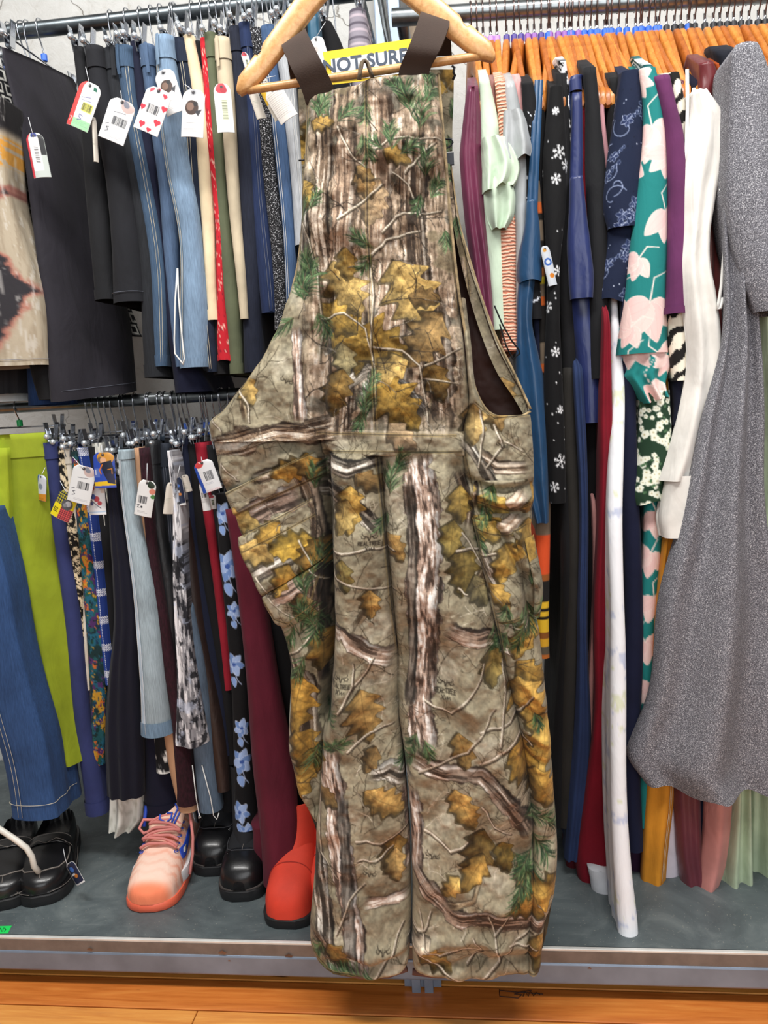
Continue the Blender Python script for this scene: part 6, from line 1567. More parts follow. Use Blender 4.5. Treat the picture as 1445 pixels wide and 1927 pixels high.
# leaves
GO, BR, TA, OL = '#c09c52', '#8a6a3a', '#b0916a', '#938458'
for (x, y, s, a, c) in ((770, 560, 150, 1.15, GO), (700, 655, 160, 0.35, '#8a6a26'), (800, 640, 120, 2.2, BR), (655, 545, 115, 1.2, GO), (640, 600, 90, 0.6, '#9c7a30'), (705, 385, 90, 1.9, TA), (690, 350, 60, 1.0, '#9a7440'), (745, 760, 130, 0.8, '#a07a2c'), (735, 700, 80, 2.6, GO), (650, 680, 66, 1.5, OL), (800, 560, 60, 0.2, BR), (655, 500, 60, 1.6, '#b08a3c'),
                        (640, 740, 90, 1.7, '#7a5c28'), (820, 720, 80, 1.2, '#6b4f20'), (760, 820, 70, 0.7, TA), (690, 330, 40, 0.5, BR),
                        (610, 235, 50, 0.3, '#a5803a'), (750, 300, 52, 0.4, '#a07a34'), (575, 370, 60, 1.4, '#9a7c38'),
                        (545, 885, 70, 2.7, '#a5762a'), (585, 880, 60, 1.3, '#9a6d28'), (450, 985, 75, 0.1, GO), (500, 1005, 60, 2.4, '#b58a34'), (545, 1030, 90, 2.8, '#b8902f'), (480, 1045, 75, 0.4, GO), (535, 1095, 70, 1.9, '#b98d36'), (590, 1055, 90, 2.0, '#99702a'), (575, 1150, 60, 1.4, BR), (600, 1230, 80, 1.6, '#94702c'), (560, 1330, 110, 1.8, '#a5792a'), (575, 1420, 100, 1.2, '#8d6723'), (560, 1480, 90, 2.2, '#9f7a30'),
                        (665, 955, 90, 1.5, '#b9923f'), (650, 970, 70, 1.9, '#c2a055'), (700, 905, 60, 0.6, BR), (745, 1025, 60, 0.9, '#a37b3c'), (700, 1130, 56, 1.6, '#a27a3a'), (655, 1075, 60, 1.5, '#7d6a34'), (868, 950, 70, 1.6, '#a98a3e'), (850, 1010, 70, 1.8, '#8b7434'), (870, 1070, 90, 1.6, '#7c672f'), (905, 1110, 60, 1.2, OL),
                        (690, 1340, 100, 1.3, '#9d793d'), (700, 1420, 50, 2.0, BR), (870, 1400, 70, 1.4, '#97763c'), (725, 1500, 86, 0.7, '#b9924a'), (740, 1600, 70, 1.7, '#7e5f2a'), (748, 1625, 60, 1.5, '#a98548'), (875, 1510, 84, 1.2, '#b98f45'), (900, 1600, 100, 1.9, '#6f5526'), (890, 1625, 70, 2.1, '#b2873a'), (850, 1650, 50, 2.3, '#c09a4c'), (950, 1600, 60, 1.4, '#7b6126'), (930, 1250, 70, 1.7, '#8d7438'),
                        (620, 1495, 46, 0.5, BR), (640, 1780, 60, 0.9, '#8d7138'), (820, 1790, 70, 0.5, '#97793c'), (790, 1760, 50, 2.5, '#c5b49a'),
                        (920, 990, 70, 0.6, '#b08d3a'), (960, 1050, 80, 1.8, '#b38c3a'), (945, 1110, 60, 0.9, '#a27d35'), (1000, 1010, 70, 1.5, '#b58b38'), (1005, 930, 60, 0.5, '#a57d34'), (985, 1200, 80, 1.9, '#ad8838'), (1000, 1260, 70, 0.7, '#9c752c'), (990, 1320, 110, 1.2, '#b98d3a'), (1015, 1400, 120, 1.7, '#c19740'), (985, 1430, 90, 0.9, '#a57b2c'), (1025, 1480, 90, 1.2, '#b98c36'), (1010, 1670, 100, 2.7, '#b58b38'), (990, 1700, 70, 0.3, '#a67d33'), (1015, 1790, 80, 1.5, '#a9823a'), (985, 1640, 50, 1.1, BR), (935, 780, 66, 1.2, '#a88449'), (890, 800, 80, 1.5, '#b39355'), (470, 735, 60, 1.1, '#b18f4b')):
    c = np.clip(hexc(c)*1.12+0.02, 0, 1); lob = 4 if s > 80 else 3
    cam_c.leaf(x, y, s, a, c, lob, 0.5 if s > 90 else 0.38, 0.40 if s > 90 else 0.36)
# thin pale branches drawn over
for (pts, w) in (([(700, 300), (735, 270), (770, 262), (832, 262)], 3.2), ([(572, 420), (600, 520), (606, 600), (604, 680)], 3.2), ([(608, 600), (650, 590), (690, 620), (705, 680), (710, 760)], 3.5), ([(700, 480), (728, 455), (790, 432)], 5), ([(696, 500), (704, 560), (700, 660), (712, 720)], 5), ([(720, 440), (760, 400), (830, 395)], 4), ([(640, 250), (665, 300), (690, 320)], 4.5), ([(640, 420), (690, 380), (720, 350)], 4.5), ([(760, 330), (785, 300), (820, 270)], 4), ([(790, 400), (770, 350), (740, 330)], 4.5),
                 ([(705, 655), (760, 660), (790, 690), (800, 740), (806, 800)], 4), ([(800, 690), (840, 670), (868, 655)], 3), ([(800, 712), (860, 722)], 3),
                 ([(615, 1030), (650, 1035), (700, 1025), (745, 1030)], 5), ([(614, 1070), (640, 1082), (690, 1098), (745, 1105)], 4.5), ([(860, 1030), (905, 1035), (940, 1030)], 5), ([(860, 1100), (880, 1112)], 4), ([(655, 1300), (690, 1260), (706, 1230)], 4), ([(640, 1330), (668, 1280), (668, 1240)], 4), ([(800, 1310), (850, 1330), (900, 1280), (910, 1240)], 4.5), ([(905, 1360), (960, 1350), (985, 1330), (1000, 1300)], 5), ([(940, 1390), (950, 1300), (945, 1240)], 4), ([(660, 1400), (700, 1370), (740, 1360)], 4), ([(790, 1440), (880, 1400), (910, 1360), (930, 1320)], 4), ([(905, 1420), (980, 1380), (1000, 1400)], 7), ([(675, 1565), (720, 1580), (770, 1555)], 5), ([(677, 1605), (710, 1610), (740, 1590)], 4),
                 ([(800, 1555), (850, 1585), (880, 1570)], 6), ([(905, 1500), (930, 1540), (960, 1560)], 4.5), ([(880, 1800), (905, 1770), (890, 1740)], 4), ([(905, 1825), (940, 1800), (965, 1760), (1000, 1750)], 5), ([(940, 1800), (930, 1740), (918, 1700)], 4), ([(930, 1740), (960, 1700)], 3), ([(905, 1770), (870, 1760), (830, 1780), (800, 1760), (790, 1700)], 4), ([(770, 1760), (820, 1800), (880, 1830), (905, 1825)], 4), ([(700, 1830), (735, 1790), (760, 1730)], 4.5),
                 ([(770, 1740), (800, 1735), (812, 1700)], 4), ([(960, 1760), (1010, 1780)], 3.5), ([(930, 800), (945, 840), (915, 880)], 5), ([(905, 770), (910, 820), (900, 880)], 4), ([(950, 830), (985, 850)], 3.5), ([(870, 1000), (905, 1060), (940, 1160)], 3.5), ([(440, 720), (470, 760), (475, 795)], 4), ([(398, 790), (414, 806), (420, 814)], 3.5), ([(415, 872), (440, 900), (448, 905)], 4), ([(415, 872), (406, 920)], 3),
                 ([(600, 1500), (606, 1600), (640, 1640)], 3), ([(640, 1740), (660, 1680), (690, 1650)], 3), ([(560, 1020), (590, 1080), (610, 1100)], 3.5), ([(480, 1090), (520, 1140), (560, 1170)], 3), ([(535, 1240), (560, 1225), (600, 1180)], 3.5), ([(1000, 1150), (985, 1180), (940, 1165)], 3.5)):
    sm = []
    for k in range(len(pts)-1):
        for t in np.linspace(0, 1, 4)[:-1]:
            sm.append((pts[k][0]+(pts[k+1][0]-pts[k][0])*t+rc.normal(0, 1.0), pts[k][1]+(pts[k+1][1]-pts[k][1])*t+rc.normal(0, 1.0)))
    sm.append(pts[-1])
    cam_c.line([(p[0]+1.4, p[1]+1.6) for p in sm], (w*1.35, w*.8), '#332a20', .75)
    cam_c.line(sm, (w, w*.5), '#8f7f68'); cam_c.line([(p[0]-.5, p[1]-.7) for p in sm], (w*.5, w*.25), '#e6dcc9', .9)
for i in range(70):
    x, y = rc.uniform(560, 880), rc.uniform(130, 830)
    cam_c.twig(x, y, rc.uniform(-3, 0.3), rc.uniform(30, 80), rc.uniform(1.2, 2.4), '#2c241d', int(rc.integers(1e6)), 1, '#cfc2ae' if i % 2 else None)
for i in range(60):
    x, y = rc.uniform(400, 1050), rc.uniform(830, 1840)
    cam_c.twig(x, y, rc.uniform(-3, 0.3), rc.uniform(30, 70), rc.uniform(1.1, 2.0), '#3b3124', int(rc.integers(1e6)), 1, '#d8ccb6' if i % 2 else None)
# pine sprays
for i, (x, y, s, a) in enumerate(((625, 230, 56, -2.2), (600, 225, 50, -1.3), (640, 240, 46, -0.9), (585, 220, 40, 2.4), (790, 250, 70, -1.5), (775, 220, 66, -1.8), (800, 200, 60, -1.2), (770, 190, 50, -2.4), (805, 160, 40, -1.6), (740, 290, 52, -1.7), (755, 295, 44, -0.7), (725, 290, 40, -2.5), (690, 190, 46, 1.6), (685, 260, 50, 1.3), (800, 330, 50, -1.5), (810, 370, 46, -1.1), (790, 360, 40, 1.8), (570, 420, 50, -1.6), (575, 480, 50, 1.2), (590, 400, 36, -1.2),
                                     (560, 560, 66, -0.9), (575, 570, 70, -1.8), (590, 560, 60, -2.4), (555, 600, 56, 2.6), (600, 590, 50, 1.2), (570, 540, 60, -1.4), (588, 520, 50, -1.9), (705, 470, 46, -2.6), (700, 480, 40, 2.2), (836, 430, 40, 1.4), (690, 790, 56, -1.5), (695, 740, 40, -1.2), (685, 770, 40, 1.8), (735, 930, 56, -1.5), (745, 890, 46, -1.2), (730, 960, 40, 2.0),
                                     (590, 920, 50, -1.5), (595, 1090, 70, -1.4), (580, 1130, 60, -1.7), (600, 1150, 60, 1.8), (560, 1200, 70, -1.2), (575, 1230, 60, 2.0), (590, 1180, 50, -2.2), (550, 1180, 50, 1.9), (610, 1370, 46, -1.2), (625, 1400, 40, -0.6), (600, 1400, 50, 1.9), (785, 1370, 46, 1.9), (800, 1380, 40, 1.2), (780, 1410, 40, 2.3), (920, 950, 46, 1.9), (900, 990, 40, 1.2), (960, 1120, 50, 1.6), (930, 1170, 56, 1.4), (955, 1180, 44, 2.0), (990, 1130, 60, 1.4), (985, 1170, 50, 1.9), (1000, 1100, 40, -1.4),
                                     (985, 1530, 56, 0.2), (1000, 1570, 56, 0.9), (965, 1600, 60, 0.8), (990, 1620, 56, 1.6), (980, 1650, 50, 1.9), (1030, 1550, 44, 0.4), (1000, 1600, 50, 2.2), (690, 1830, 60, 3.4), (720, 1825, 50, 3.0), (650, 1820, 46, 3.3), (610, 1760, 36, 2.0), (945, 630, 46, 1.2), (975, 720, 46, 1.0), (960, 690, 40, 1.3), (905, 560, 36, 1.2), (640, 1400, 30, 3), (1005, 1340, 30, 1.2))):
    cam_c.pine(x, y, s*1.15, a, 46, 0.8, i+500)
# fine relief of the photographic print: hair-line cracks and speckle
ck = nz(nsamp(NT, XX*1.7+200, YY*0.6+90)+0.6*nsamp(NT, XX*3.9, YY*1.5+33))
lum = cam_c.a.mean(2)
wood = sst(0.46, 0.30, np.abs(lum-0.5))*0+1
cam_c.a = cam_c.a*(1-0.50*np.clip(1-np.abs(ck-0.3)/0.07, 0, 1)*np.clip(bibm+0.15, 0, 1)-0.25*np.clip(1-np.abs(ck+0.6)/0.05, 0, 1)*np.clip(bibm+0.25, 0, 1))[..., None]
cam_c.a = np.clip(cam_c.a*(1+0.045*n3+0.03*nz(fbm(ch, cw, 9, 888, 3)))[..., None], 0, 1)
gl = cam_c.a.mean(2, keepdims=True); cam_c.a = np.clip(gl+(cam_c.a-gl)*0.86, 0, 1)
# antler logos and tiny lettering of the print
GLY = {'R': [[(0, 1), (0, 0), (.8, 0), (.8, .5), (0, .5)], [(.3, .5), (.9, 1)]], 'E': [[(.9, 0), (0, 0), (0, 1), (.9, 1)], [(0, .5), (.7, .5)]], 'A': [[(0, 1), (.45, 0), (.9, 1)], [(.2, .65), (.7, .65)]], 'L': [[(0, 0), (0, 1), (.85, 1)]], 'T': [[(0, 0), (.9, 0)], [(.45, 0), (.45, 1)]]}
def antler(x, y, s, rot=0.0, text=False, col='#2a241c'):
    cr, sr = cos(rot), sin(rot)
    tf = lambda p: (x+(p[0]*cr-p[1]*sr)*s, y+(p[0]*sr+p[1]*cr)*s)
    for e in (-1, 1):
        cam_c.line([tf((e*a, b)) for a, b in ((.05, .42), (.12, .1), (.35, -.05), (.62, -.1), (.85, -.35), (.78, -.55))], (s*.13, s*.06), col, .9)
        cam_c.line([tf((e*a, b)) for a, b in ((.35, -.05), (.55, .22), (.85, .2), (.95, 0), (.85, -.12))], (s*.12, s*.06), col, .9)
        cam_c.line([tf((e*a, b)) for a, b in ((.12, .1), (.15, -.25))], (s*.08, s*.05), col, .9)
    if text:
        for i, chh in enumerate('REALTREE'):
            for st_ in GLY[chh]:
                cam_c.line([tf(((-1.28+i*.33+q[0]*.24), .62+q[1]*.42)) for q in st_], 1.5, col, .95)
        cam_c.line([tf((-.4, 1.25)), tf((-.1, 1.65))], 1.6, col, .9); cam_c.line([tf((-.05, 1.2)), tf((-.45, 1.7))], 1.6, col, .9); cam_c.line([tf((.05, 1.3)), tf((.1, 1.6)), tf((.3, 1.35)), tf((.35, 1.6)), tf((.6, 1.35)), tf((.65, 1.6))], 1.3, col, .9)
for args in ((700, 1003, 15, .03, True), (637, 1100, 13, .05), (833, 1098, 12, .08), (646, 1266, 15, .05, True), (839, 1277, 16, .05, True), (698, 1630, 13, .1), (815, 1597, 14, .3), (545, 717, 13, .4), (705, 515, 13, 1.4), (520, 1122, 13, -.3), (482, 905, 12, .2), (735, 158, 11, 0), (602, 1205, 10, 1.2), (968, 1122, 11, .2), (945, 838, 12, .3), (985, 1535, 10, -.6), (725, 1765, 14, 0.1)):
    antler(*args)
# stitching thread lines (paired) and dark seams
def seam(pts, off=(0, 4), c='#a08a5a', w=1.0, dark=True):
    sm = [tuple(p) for p in pts]
    if dark: cam_c.line([(x+off[0]/2, y+off[1]/2) for x, y in sm], 1.8, '#2a231a', .7)
    for k in range(len(sm)-1):
        n = max(2, int(math.hypot(sm[k+1][0]-sm[k][0], sm[k+1][1]-sm[k][1])/5))
        for i in range(n):
            t0, t1 = i/n, (i+.7)/n
            for o in (0, 1):
                f = lambda t: (sm[k][0]+(sm[k+1][0]-sm[k][0])*t+off[0]*o, sm[k][1]+(sm[k+1][1]-sm[k][1])*t+off[1]*o)
                cam_c.line([f(t0), f(t1)], w, c, .85)
for pts, off in (([(688, 160), (690, 400), (694, 560), (702, 700), (706, 810)], (6, 0)), ([(708, 860), (722, 1000), (735, 1150), (744, 1230)], (5, 0)), ([(598, 812), (860, 818)], (0, 4)), ([(604, 850), (868, 852)], (0, -4)), ([(575, 180), (570, 330), (558, 470), (536, 560), (500, 652), (452, 728), (398, 790)], (5, 3)), ([(828, 140), (840, 290), (852, 440), (866, 590)], (-5, 0)),
                 ([(418, 932), (500, 890), (590, 850)], (0, 4)), ([(432, 972), (520, 930), (605, 892)], (0, 4)), ([(446, 1010), (520, 975), (585, 938)], (0, 5)), ([(452, 1040), (520, 1006), (590, 968)], (0, 4)), ([(492, 1118), (550, 1092), (608, 1050)], (0, 4)), ([(497, 1130), (520, 1172), (545, 1180), (585, 1150), (602, 1090)], (3, -3)),
                 ([(872, 850), (905, 1000), (930, 1150), (950, 1250)], (4, 0)), ([(890, 980), (950, 1000), (990, 985)], (0, 4)), ([(935, 1165), (985, 1150)], (0, -4)), ([(580, 1780), (620, 1815), (700, 1828), (768, 1822)], (0, -4)), ([(778, 1822), (900, 1836), (1015, 1828)], (0, -4)), ([(895, 755), (930, 785), (1000, 778)], (0, 4))):
    seam(pts, off)
# ---------------------------------------------------------------- overalls
OY = -0.52
XO = float(P(700, 1830, OY)[0])
OB = (XO, OY, float(P(700, 1840, OY)[2]))
ov = empty('camouflage_overalls', OB, label='camouflage bib overalls with forest print hanging in front of the racks', cat='overalls')
wn1 = nz(fbm(ch, cw, 90, 301, 2)); wn2 = nz(fbm(ch, cw, 34, 401, 3)); wn3 = nz(fbm(ch, cw, 150, 501, 2))
def fld(T, px, py):
    j = np.clip(px-cx0, 0, cw-2); i = np.clip(py-cy0, 0, ch-2)
    a = i.astype(int); b = j.astype(int); u = j-b; v = i-a
    return (T[a, b]*(1-u)+T[a, b+1]*u)*(1-v)+(T[a+1, b]*(1-u)+T[a+1, b+1]*u)*v
MPX = 0.00086
def crease(px, py, pts, amp, wid):
    """a soft ridge (amp < 0 forward) along a polyline, in metres"""
    best = np.full(np.shape(px), 1e9)
    for (xa, ya), (xb, yb_) in zip(pts[:-1], pts[1:]):
        dx, dy = xb-xa, yb_-ya; t = np.clip(((px-xa)*dx+(py-ya)*dy)/(dx*dx+dy*dy), 0, 1)
        best = np.minimum(best, np.hypot(px-xa-t*dx, py-ya-t*dy))
    return amp*np.exp(-(best/wid)**2)
CREASES = [([(618, 560), (610, 700), (606, 840)], .020, 12), ([(612, 860), (616, 1000), (618, 1200), (610, 1360)], .042, 12), ([(640, 880), (655, 1050), (660, 1250), (650, 1400)], -.010, 22), ([(700, 900), (715, 1100), (700, 1300)], -.006, 24), ([(860, 880), (880, 1000), (905, 1120), (930, 1250)], .018, 13), ([(840, 900), (850, 1100), (880, 1300), (930, 1420)], -.011, 20), ([(760, 870), (775, 1050), (765, 1200), (752, 1320)], .010, 12),
           ([(955, 1290), (985, 1400), (1000, 1520)], .012, 12), ([(930, 1290), (950, 1420), (985, 1560)], -.012, 18), ([(880, 905), (930, 925), (1005, 915)], .014, 9), ([(885, 925), (940, 945), (1005, 940)], -.010, 9), ([(890, 955), (950, 962), (1005, 965)], .010, 7), ([(930, 985), (985, 1090), (1000, 1180)], .016, 8), ([(975, 1000), (1005, 1090)], -.010, 9),
           ([(400, 800), (430, 830), (420, 900)], -.008, 16), ([(470, 730), (520, 800), (560, 840)], .006, 18), ([(580, 330), (590, 450), (600, 560)], -.008, 14), ([(780, 200), (790, 400), (800, 600)], .006, 22), ([(640, 200), (640, 420), (650, 640)], -.005, 26), ([(600, 1740), (680, 1780), (760, 1770)], -.009, 14), ([(620, 1800), (700, 1805), (765, 1790)], .008, 9), ([(790, 1770), (880, 1745), (990, 1775)], -.009, 14), ([(800, 1805), (900, 1790), (1010, 1806)], .008, 9), ([(660, 1650), (720, 1690), (765, 1680)], .005, 14), ([(850, 1640), (930, 1690), (1010, 1670)], -.008, 16), ([(900, 1560), (980, 1600), (1040, 1590)], .007, 14), ([(985, 1280), (1030, 1330)], -.010, 10), ([(985, 1330), (1035, 1360)], .009, 8), ([(990, 1370), (1040, 1400)], -.010, 9), ([(985, 1420), (1040, 1440)], .008, 8), ([(540, 1290), (560, 1400), (560, 1500)], -.010, 14), ([(590, 1250), (580, 1400), (590, 1530)], .014, 10),
           ([(700, 1240), (640, 1300), (620, 1360)], -.007, 12), ([(770, 1260), (840, 1300), (900, 1330)], -.007, 14), ([(690, 1250), (720, 1350), (740, 1450)], .006, 14)]
def cloth(px, py, wr=1.0):
    d = 0.0045*fld(wn1, px, py)+0.0019*fld(wn2, px, py)+0.005*fld(wn3, px, py)
    d = d+0.0035*np.sin(px*2*pi/74+0.9*fld(wn3, px, py)+py*0.004)*sst(840, 1000, py)
    for pts, a, w in CREASES: d = d+crease(px, py, pts, a*1.25, w)
    return d*wr
def patch(name, rows, step=1.55, dy=0.0, curl=(0.03, 0.03), bulge=0.02, mat=CAMO, parent=None, paint=True, wr=1.0, shift=(0, 0), curlw=(30, 30), vc=(0, 0), label=None):
    """cloth panel between two edge lines: rows = (yl, xl, yr, xr) in picture units on the plane y = OY"""
    R = np.array(rows, float)
    cl = np.concatenate([[0], np.cumsum(np.hypot(np.diff((R[:, 0]+R[:, 2])/2), np.diff((R[:, 1]+R[:, 3])/2)))])
    nv = max(3, int(cl[-1]/step)); wid = np.max(np.hypot(R[:, 3]-R[:, 1], R[:, 2]-R[:, 0])); nu = max(3, int(wid/step))
    s = np.linspace(0, cl[-1], nv)
    e = [hermite(cl, R[:, k], s) for k in range(4)]
    u = np.linspace(0, 1, nu)[None, :]
    px = e[1][:, None]*(1-u)+e[3][:, None]*u; py = e[0][:, None]*(1-u)+e[2][:, None]*u
    w = np.hypot(e[3]-e[1], e[2]-e[0])[:, None]
    d = -bulge*np.clip(1-(2*u-1)**2, 0, 1)**0.7
    for k, (c, cwid) in enumerate(zip(curl, curlw)):
        dist = (u if k == 0 else 1-u)*w
        t = np.clip(1-dist/max(cwid, 1e-3), 0, 1)
        d = d+c*(1-np.sqrt(np.clip(1-t*t, 0, 1)))
    V_ = (s/cl[-1])[:, None]
    for k, c in enumerate(vc):
        dist = (V_ if k == 0 else 1-V_)*cl[-1]
        t = np.clip(1-dist/16.0, 0, 1); d = d+c*(1-np.sqrt(np.clip(1-t*t, 0, 1)))
    d = d+cloth(px, py, wr)+dy
    X, _, Z = P(px, py, OY)
    V = np.stack([X, OY+d, Z], -1).reshape(-1, 3)
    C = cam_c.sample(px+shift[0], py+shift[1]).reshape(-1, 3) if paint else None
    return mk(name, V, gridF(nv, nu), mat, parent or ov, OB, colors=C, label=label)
# right seam of the front panel and the centre seam
patch('bib_panel', [(176, 572, 128, 824), (240, 570, 200, 830), (330, 567, 290, 838), (470, 556, 440, 851), (560, 536, 540, 862), (650, 500, 640, 872), (725, 452, 715, 880), (770, 414, 765, 884), (800, 386, 800, 872), (832, 386, 822, 870)], curl=(.028, .02), curlw=(26, 14), bulge=.018, vc=(.012, 0))
patch('side_panel', [(560, 864, 558, 876), (640, 874, 640, 886), (700, 879, 712, 893), (745, 882, 758, 910), (772, 880, 784, 940), (790, 875, 780, 1000), (830, 870, 826, 1006), (900, 872, 900, 1010), (960, 884, 960, 1006), (1000, 893, 1000, 1003), (1050, 903, 1050, 1010), (1090, 912, 1090, 1016), (1150, 926, 1150, 1010), (1200, 938, 1200, 1018), (1300, 960, 1300, 1028), (1400, 985, 1400, 1038), (1500, 998, 1500, 1046), (1600, 1004, 1610, 1053), (1690, 1000, 1690, 1047), (1760, 994, 1750, 1026), (1832, 992, 1828, 1021)], curl=(.012, .035), curlw=(16, 26), bulge=.010)
patch('side_panel', [(820, 384, 820, 606), (860, 392, 858, 609), (930, 413, 925, 612), (1000, 438, 995, 614), (1060, 463, 1055, 616), (1110, 487, 1105, 617), (1160, 507, 1158, 617), (1210, 528, 1208, 617), (1260, 538, 1260, 616), (1320, 540, 1320, 613), (1400, 536, 1400, 608), (1450, 540, 1450, 604), (1500, 555, 1500, 601), (1540, 575, 1540, 598), (1570, 592, 1570, 597)], curl=(.035, .03), curlw=(28, 26), bulge=.010, dy=.012)
patch('trouser_leg', [(852, 600, 852, 716), (1000, 612, 1000, 727), (1110, 615, 1110, 737), (1200, 616, 1200, 744), (1240, 615, 1240, 746), (1350, 606, 1350, 749), (1450, 600, 1450, 759), (1560, 592, 1560, 767), (1640, 588, 1640, 771), (1720, 580, 1720, 772), (1775, 577, 1775, 770), (1808, 586, 1808, 769), (1830, 620, 1826, 764)], curl=(.030, .026), curlw=(22, 22), bulge=.026, vc=(0, .02))
patch('trouser_leg', [(852, 714, 852, 870), (1000, 726, 1000, 894), (1110, 736, 1110, 917), (1200, 743, 1200, 938), (1240, 745, 1240, 948), (1300, 743, 1300, 962), (1350, 747, 1350, 974), (1450, 762, 1450, 993), (1560, 771, 1560, 1004), (1700, 774, 1700, 1004), (1780, 774, 1780, 997), (1825, 776, 1838, 1000)], curl=(.026, .012), curlw=(22, 16), bulge=.028, vc=(0, .02))
patch('waistband', [(808, 598, 812, 873), (830, 601, 834, 874), (856, 603, 858, 875)], dy=-.0075, curl=(.006, .006), curlw=(8, 8), bulge=.018, vc=(.004, .004))
# cargo pockets, raised from the side panels
patch('cargo_pocket', [(1012, 446, 938, 586), (1040, 452, 965, 592), (1075, 472, 1000, 602), (1112, 490, 1045, 606), (1120, 495, 1052, 606)], dy=-.004, curl=(.008, .006), curlw=(8, 8), bulge=.008, shift=(-6, 4), vc=(.005, .003))
patch('pocket_flap', [(930, 416, 850, 590), (952, 424, 872, 600), (974, 434, 894, 606)], dy=-.001, curl=(.02, .006), curlw=(14, 8), bulge=.008, vc=(.004, .006))
patch('lower_pocket', [(1122, 494, 1055, 606), (1150, 506, 1100, 604), (1172, 518, 1140, 594), (1182, 534, 1168, 572)], dy=-.004, curl=(.008, .006), curlw=(8, 8), bulge=.007, shift=(3, 8), vc=(.004, .004))
patch('cargo_pocket', [(975, 888, 985, 962), (1020, 898, 1020, 972), (1070, 910, 1075, 984), (1120, 924, 1120, 988), (1168, 936, 1160, 986)], dy=-.012, curl=(.010, .010), curlw=(10, 10), bulge=.010, shift=(8, -6), vc=(.006, .006))
patch('pocket_flap', [(905, 888, 902, 1000), (930, 888, 930, 1003), (968, 892, 966, 1000)], dy=-.006, curl=(.008, .02), curlw=(10, 16), bulge=.010, shift=(-8, 40), vc=(.004, .006))
# zip placket over the side opening of the leg
patch('zip_placket', [(1010, 985, 1005, 1004), (1060, 995, 1055, 1014), (1110, 1004, 1105, 1021), (1160, 1003, 1155, 1016)], dy=-.012, curl=(.004, .010), curlw=(6, 8), bulge=.004, shift=(-30, 20))
# lining and back half
LIN = fabric('brown_quilted_lining', '#4a2c25', rough=0.6)
def back_sheet(name, rows, dy, mat=None, paint=True, step=4.0, curl=(0, 0), wr=.6, sh=(40, 60), label=None):
    return patch(name, rows, step, dy, curl, 0.0, mat or CAMO, None, paint, wr, sh, (30, 30), label=label)
back_sheet('lining', [(300, 600, 300, 848), (400, 590, 400, 860), (480, 580, 480, 880), (560, 560, 560, 906), (640, 520, 640, 934), (700, 480, 700, 964), (772, 420, 772, 998), (850, 400, 850, 1000)], .075, LIN, False, curl=(-.03, -.035), label='brown quilted lining')
patch('armhole_facing', [(292, 834, 288, 846), (400, 850, 396, 862), (480, 866, 476, 884), (560, 886, 556, 909), (640, 912, 634, 938), (700, 938, 692, 967), (745, 968, 735, 990), (782, 990, 770, 1002)], 1.8, .046, (0, .012), 0, shift=(-20, 40), curlw=(5, 8), wr=.2)
back_sheet('back_panel', [(330, 600, 330, 840), (480, 572, 480, 878), (640, 515, 640, 934), (780, 400, 780, 1000), (860, 396, 860, 1006), (1000, 440, 1000, 1004), (1200, 530, 1200, 1018)], .085, curl=(-.02, -.02), label='camouflage back of the overalls')
back_sheet('leg_back', [(1190, 530, 1190, 745), (1300, 545, 1300, 745), (1400, 542, 1400, 755), (1500, 560, 1500, 762), (1600, 592, 1600, 768), (1700, 584, 1700, 770), (1815, 590, 1815, 766)], .066, curl=(-.035, -.02))
back_sheet('leg_back', [(1190, 745, 1190, 1016), (1400, 757, 1400, 1036), (1600, 772, 1600, 1050), (1700, 775, 1700, 1044), (1828, 777, 1832, 1018)], .066, curl=(-.02, -.035))
# brown cuff lining peeping at the hems
for hp in ([(628, 1826), (680, 1836), (730, 1834), (765, 1822)], [(776, 1828), (820, 1834), (840, 1834)]):
    mk('hem_lining', *tube_arr([tuple(float(q) for q in P(a, b, OY+.03)) for a, b in hp], .006, 8), simple('mauve_brown_cuff', '#6a4a42', .9, var=.15), ov, OB)
# corded edges
def cord(pts, dy, r=.0022, name='edge_piping', mat=None):
    sm = []
    pts = np.array(pts, float); cl = np.concatenate([[0], np.cumsum(np.hypot(*np.diff(pts, axis=0).T))]); s = np.linspace(0, cl[-1], 60)
    x = hermite(cl, pts[:, 0], s); y = hermite(cl, pts[:, 1], s)
    X, _, Z = P(x, y, OY)
    dd = dy if not hasattr(dy, '__len__') else np.interp(s/cl[-1], np.linspace(0, 1, len(dy)), dy)
    V, F = tube_arr(np.stack([X, OY+dd+0*X, Z], -1), r, 7)
    mk(name, V, F, mat or PIPE, ov, OB)
PIPE = simple('tan_edge_cord', '#8d7b5c', .9, var=.3, vscale=60)
cord([(572, 176), (570, 240), (567, 330), (556, 470), (536, 560), (500, 650), (452, 725), (414, 770), (386, 800)], .030)
cord([(824, 128), (830, 200), (838, 290), (851, 440), (862, 540), (876, 630), (886, 700), (900, 745), (925, 779), (960, 788), (985, 784), (1002, 774)], [.02, .01, .006, .0, .004, .02, .038])
cord([(846, 288), (862, 396), (884, 476), (909, 556), (938, 634), (967, 692), (1002, 770)], [.06, .06, .058, .056, .05, .045, .036])
cord([(540, 1290), (535, 1400), (541, 1455), (556, 1503), (576, 1545), (594, 1575)], .044, .002, mat=simple('pale_zip_tape', '#a9ada0', .8, var=.1))
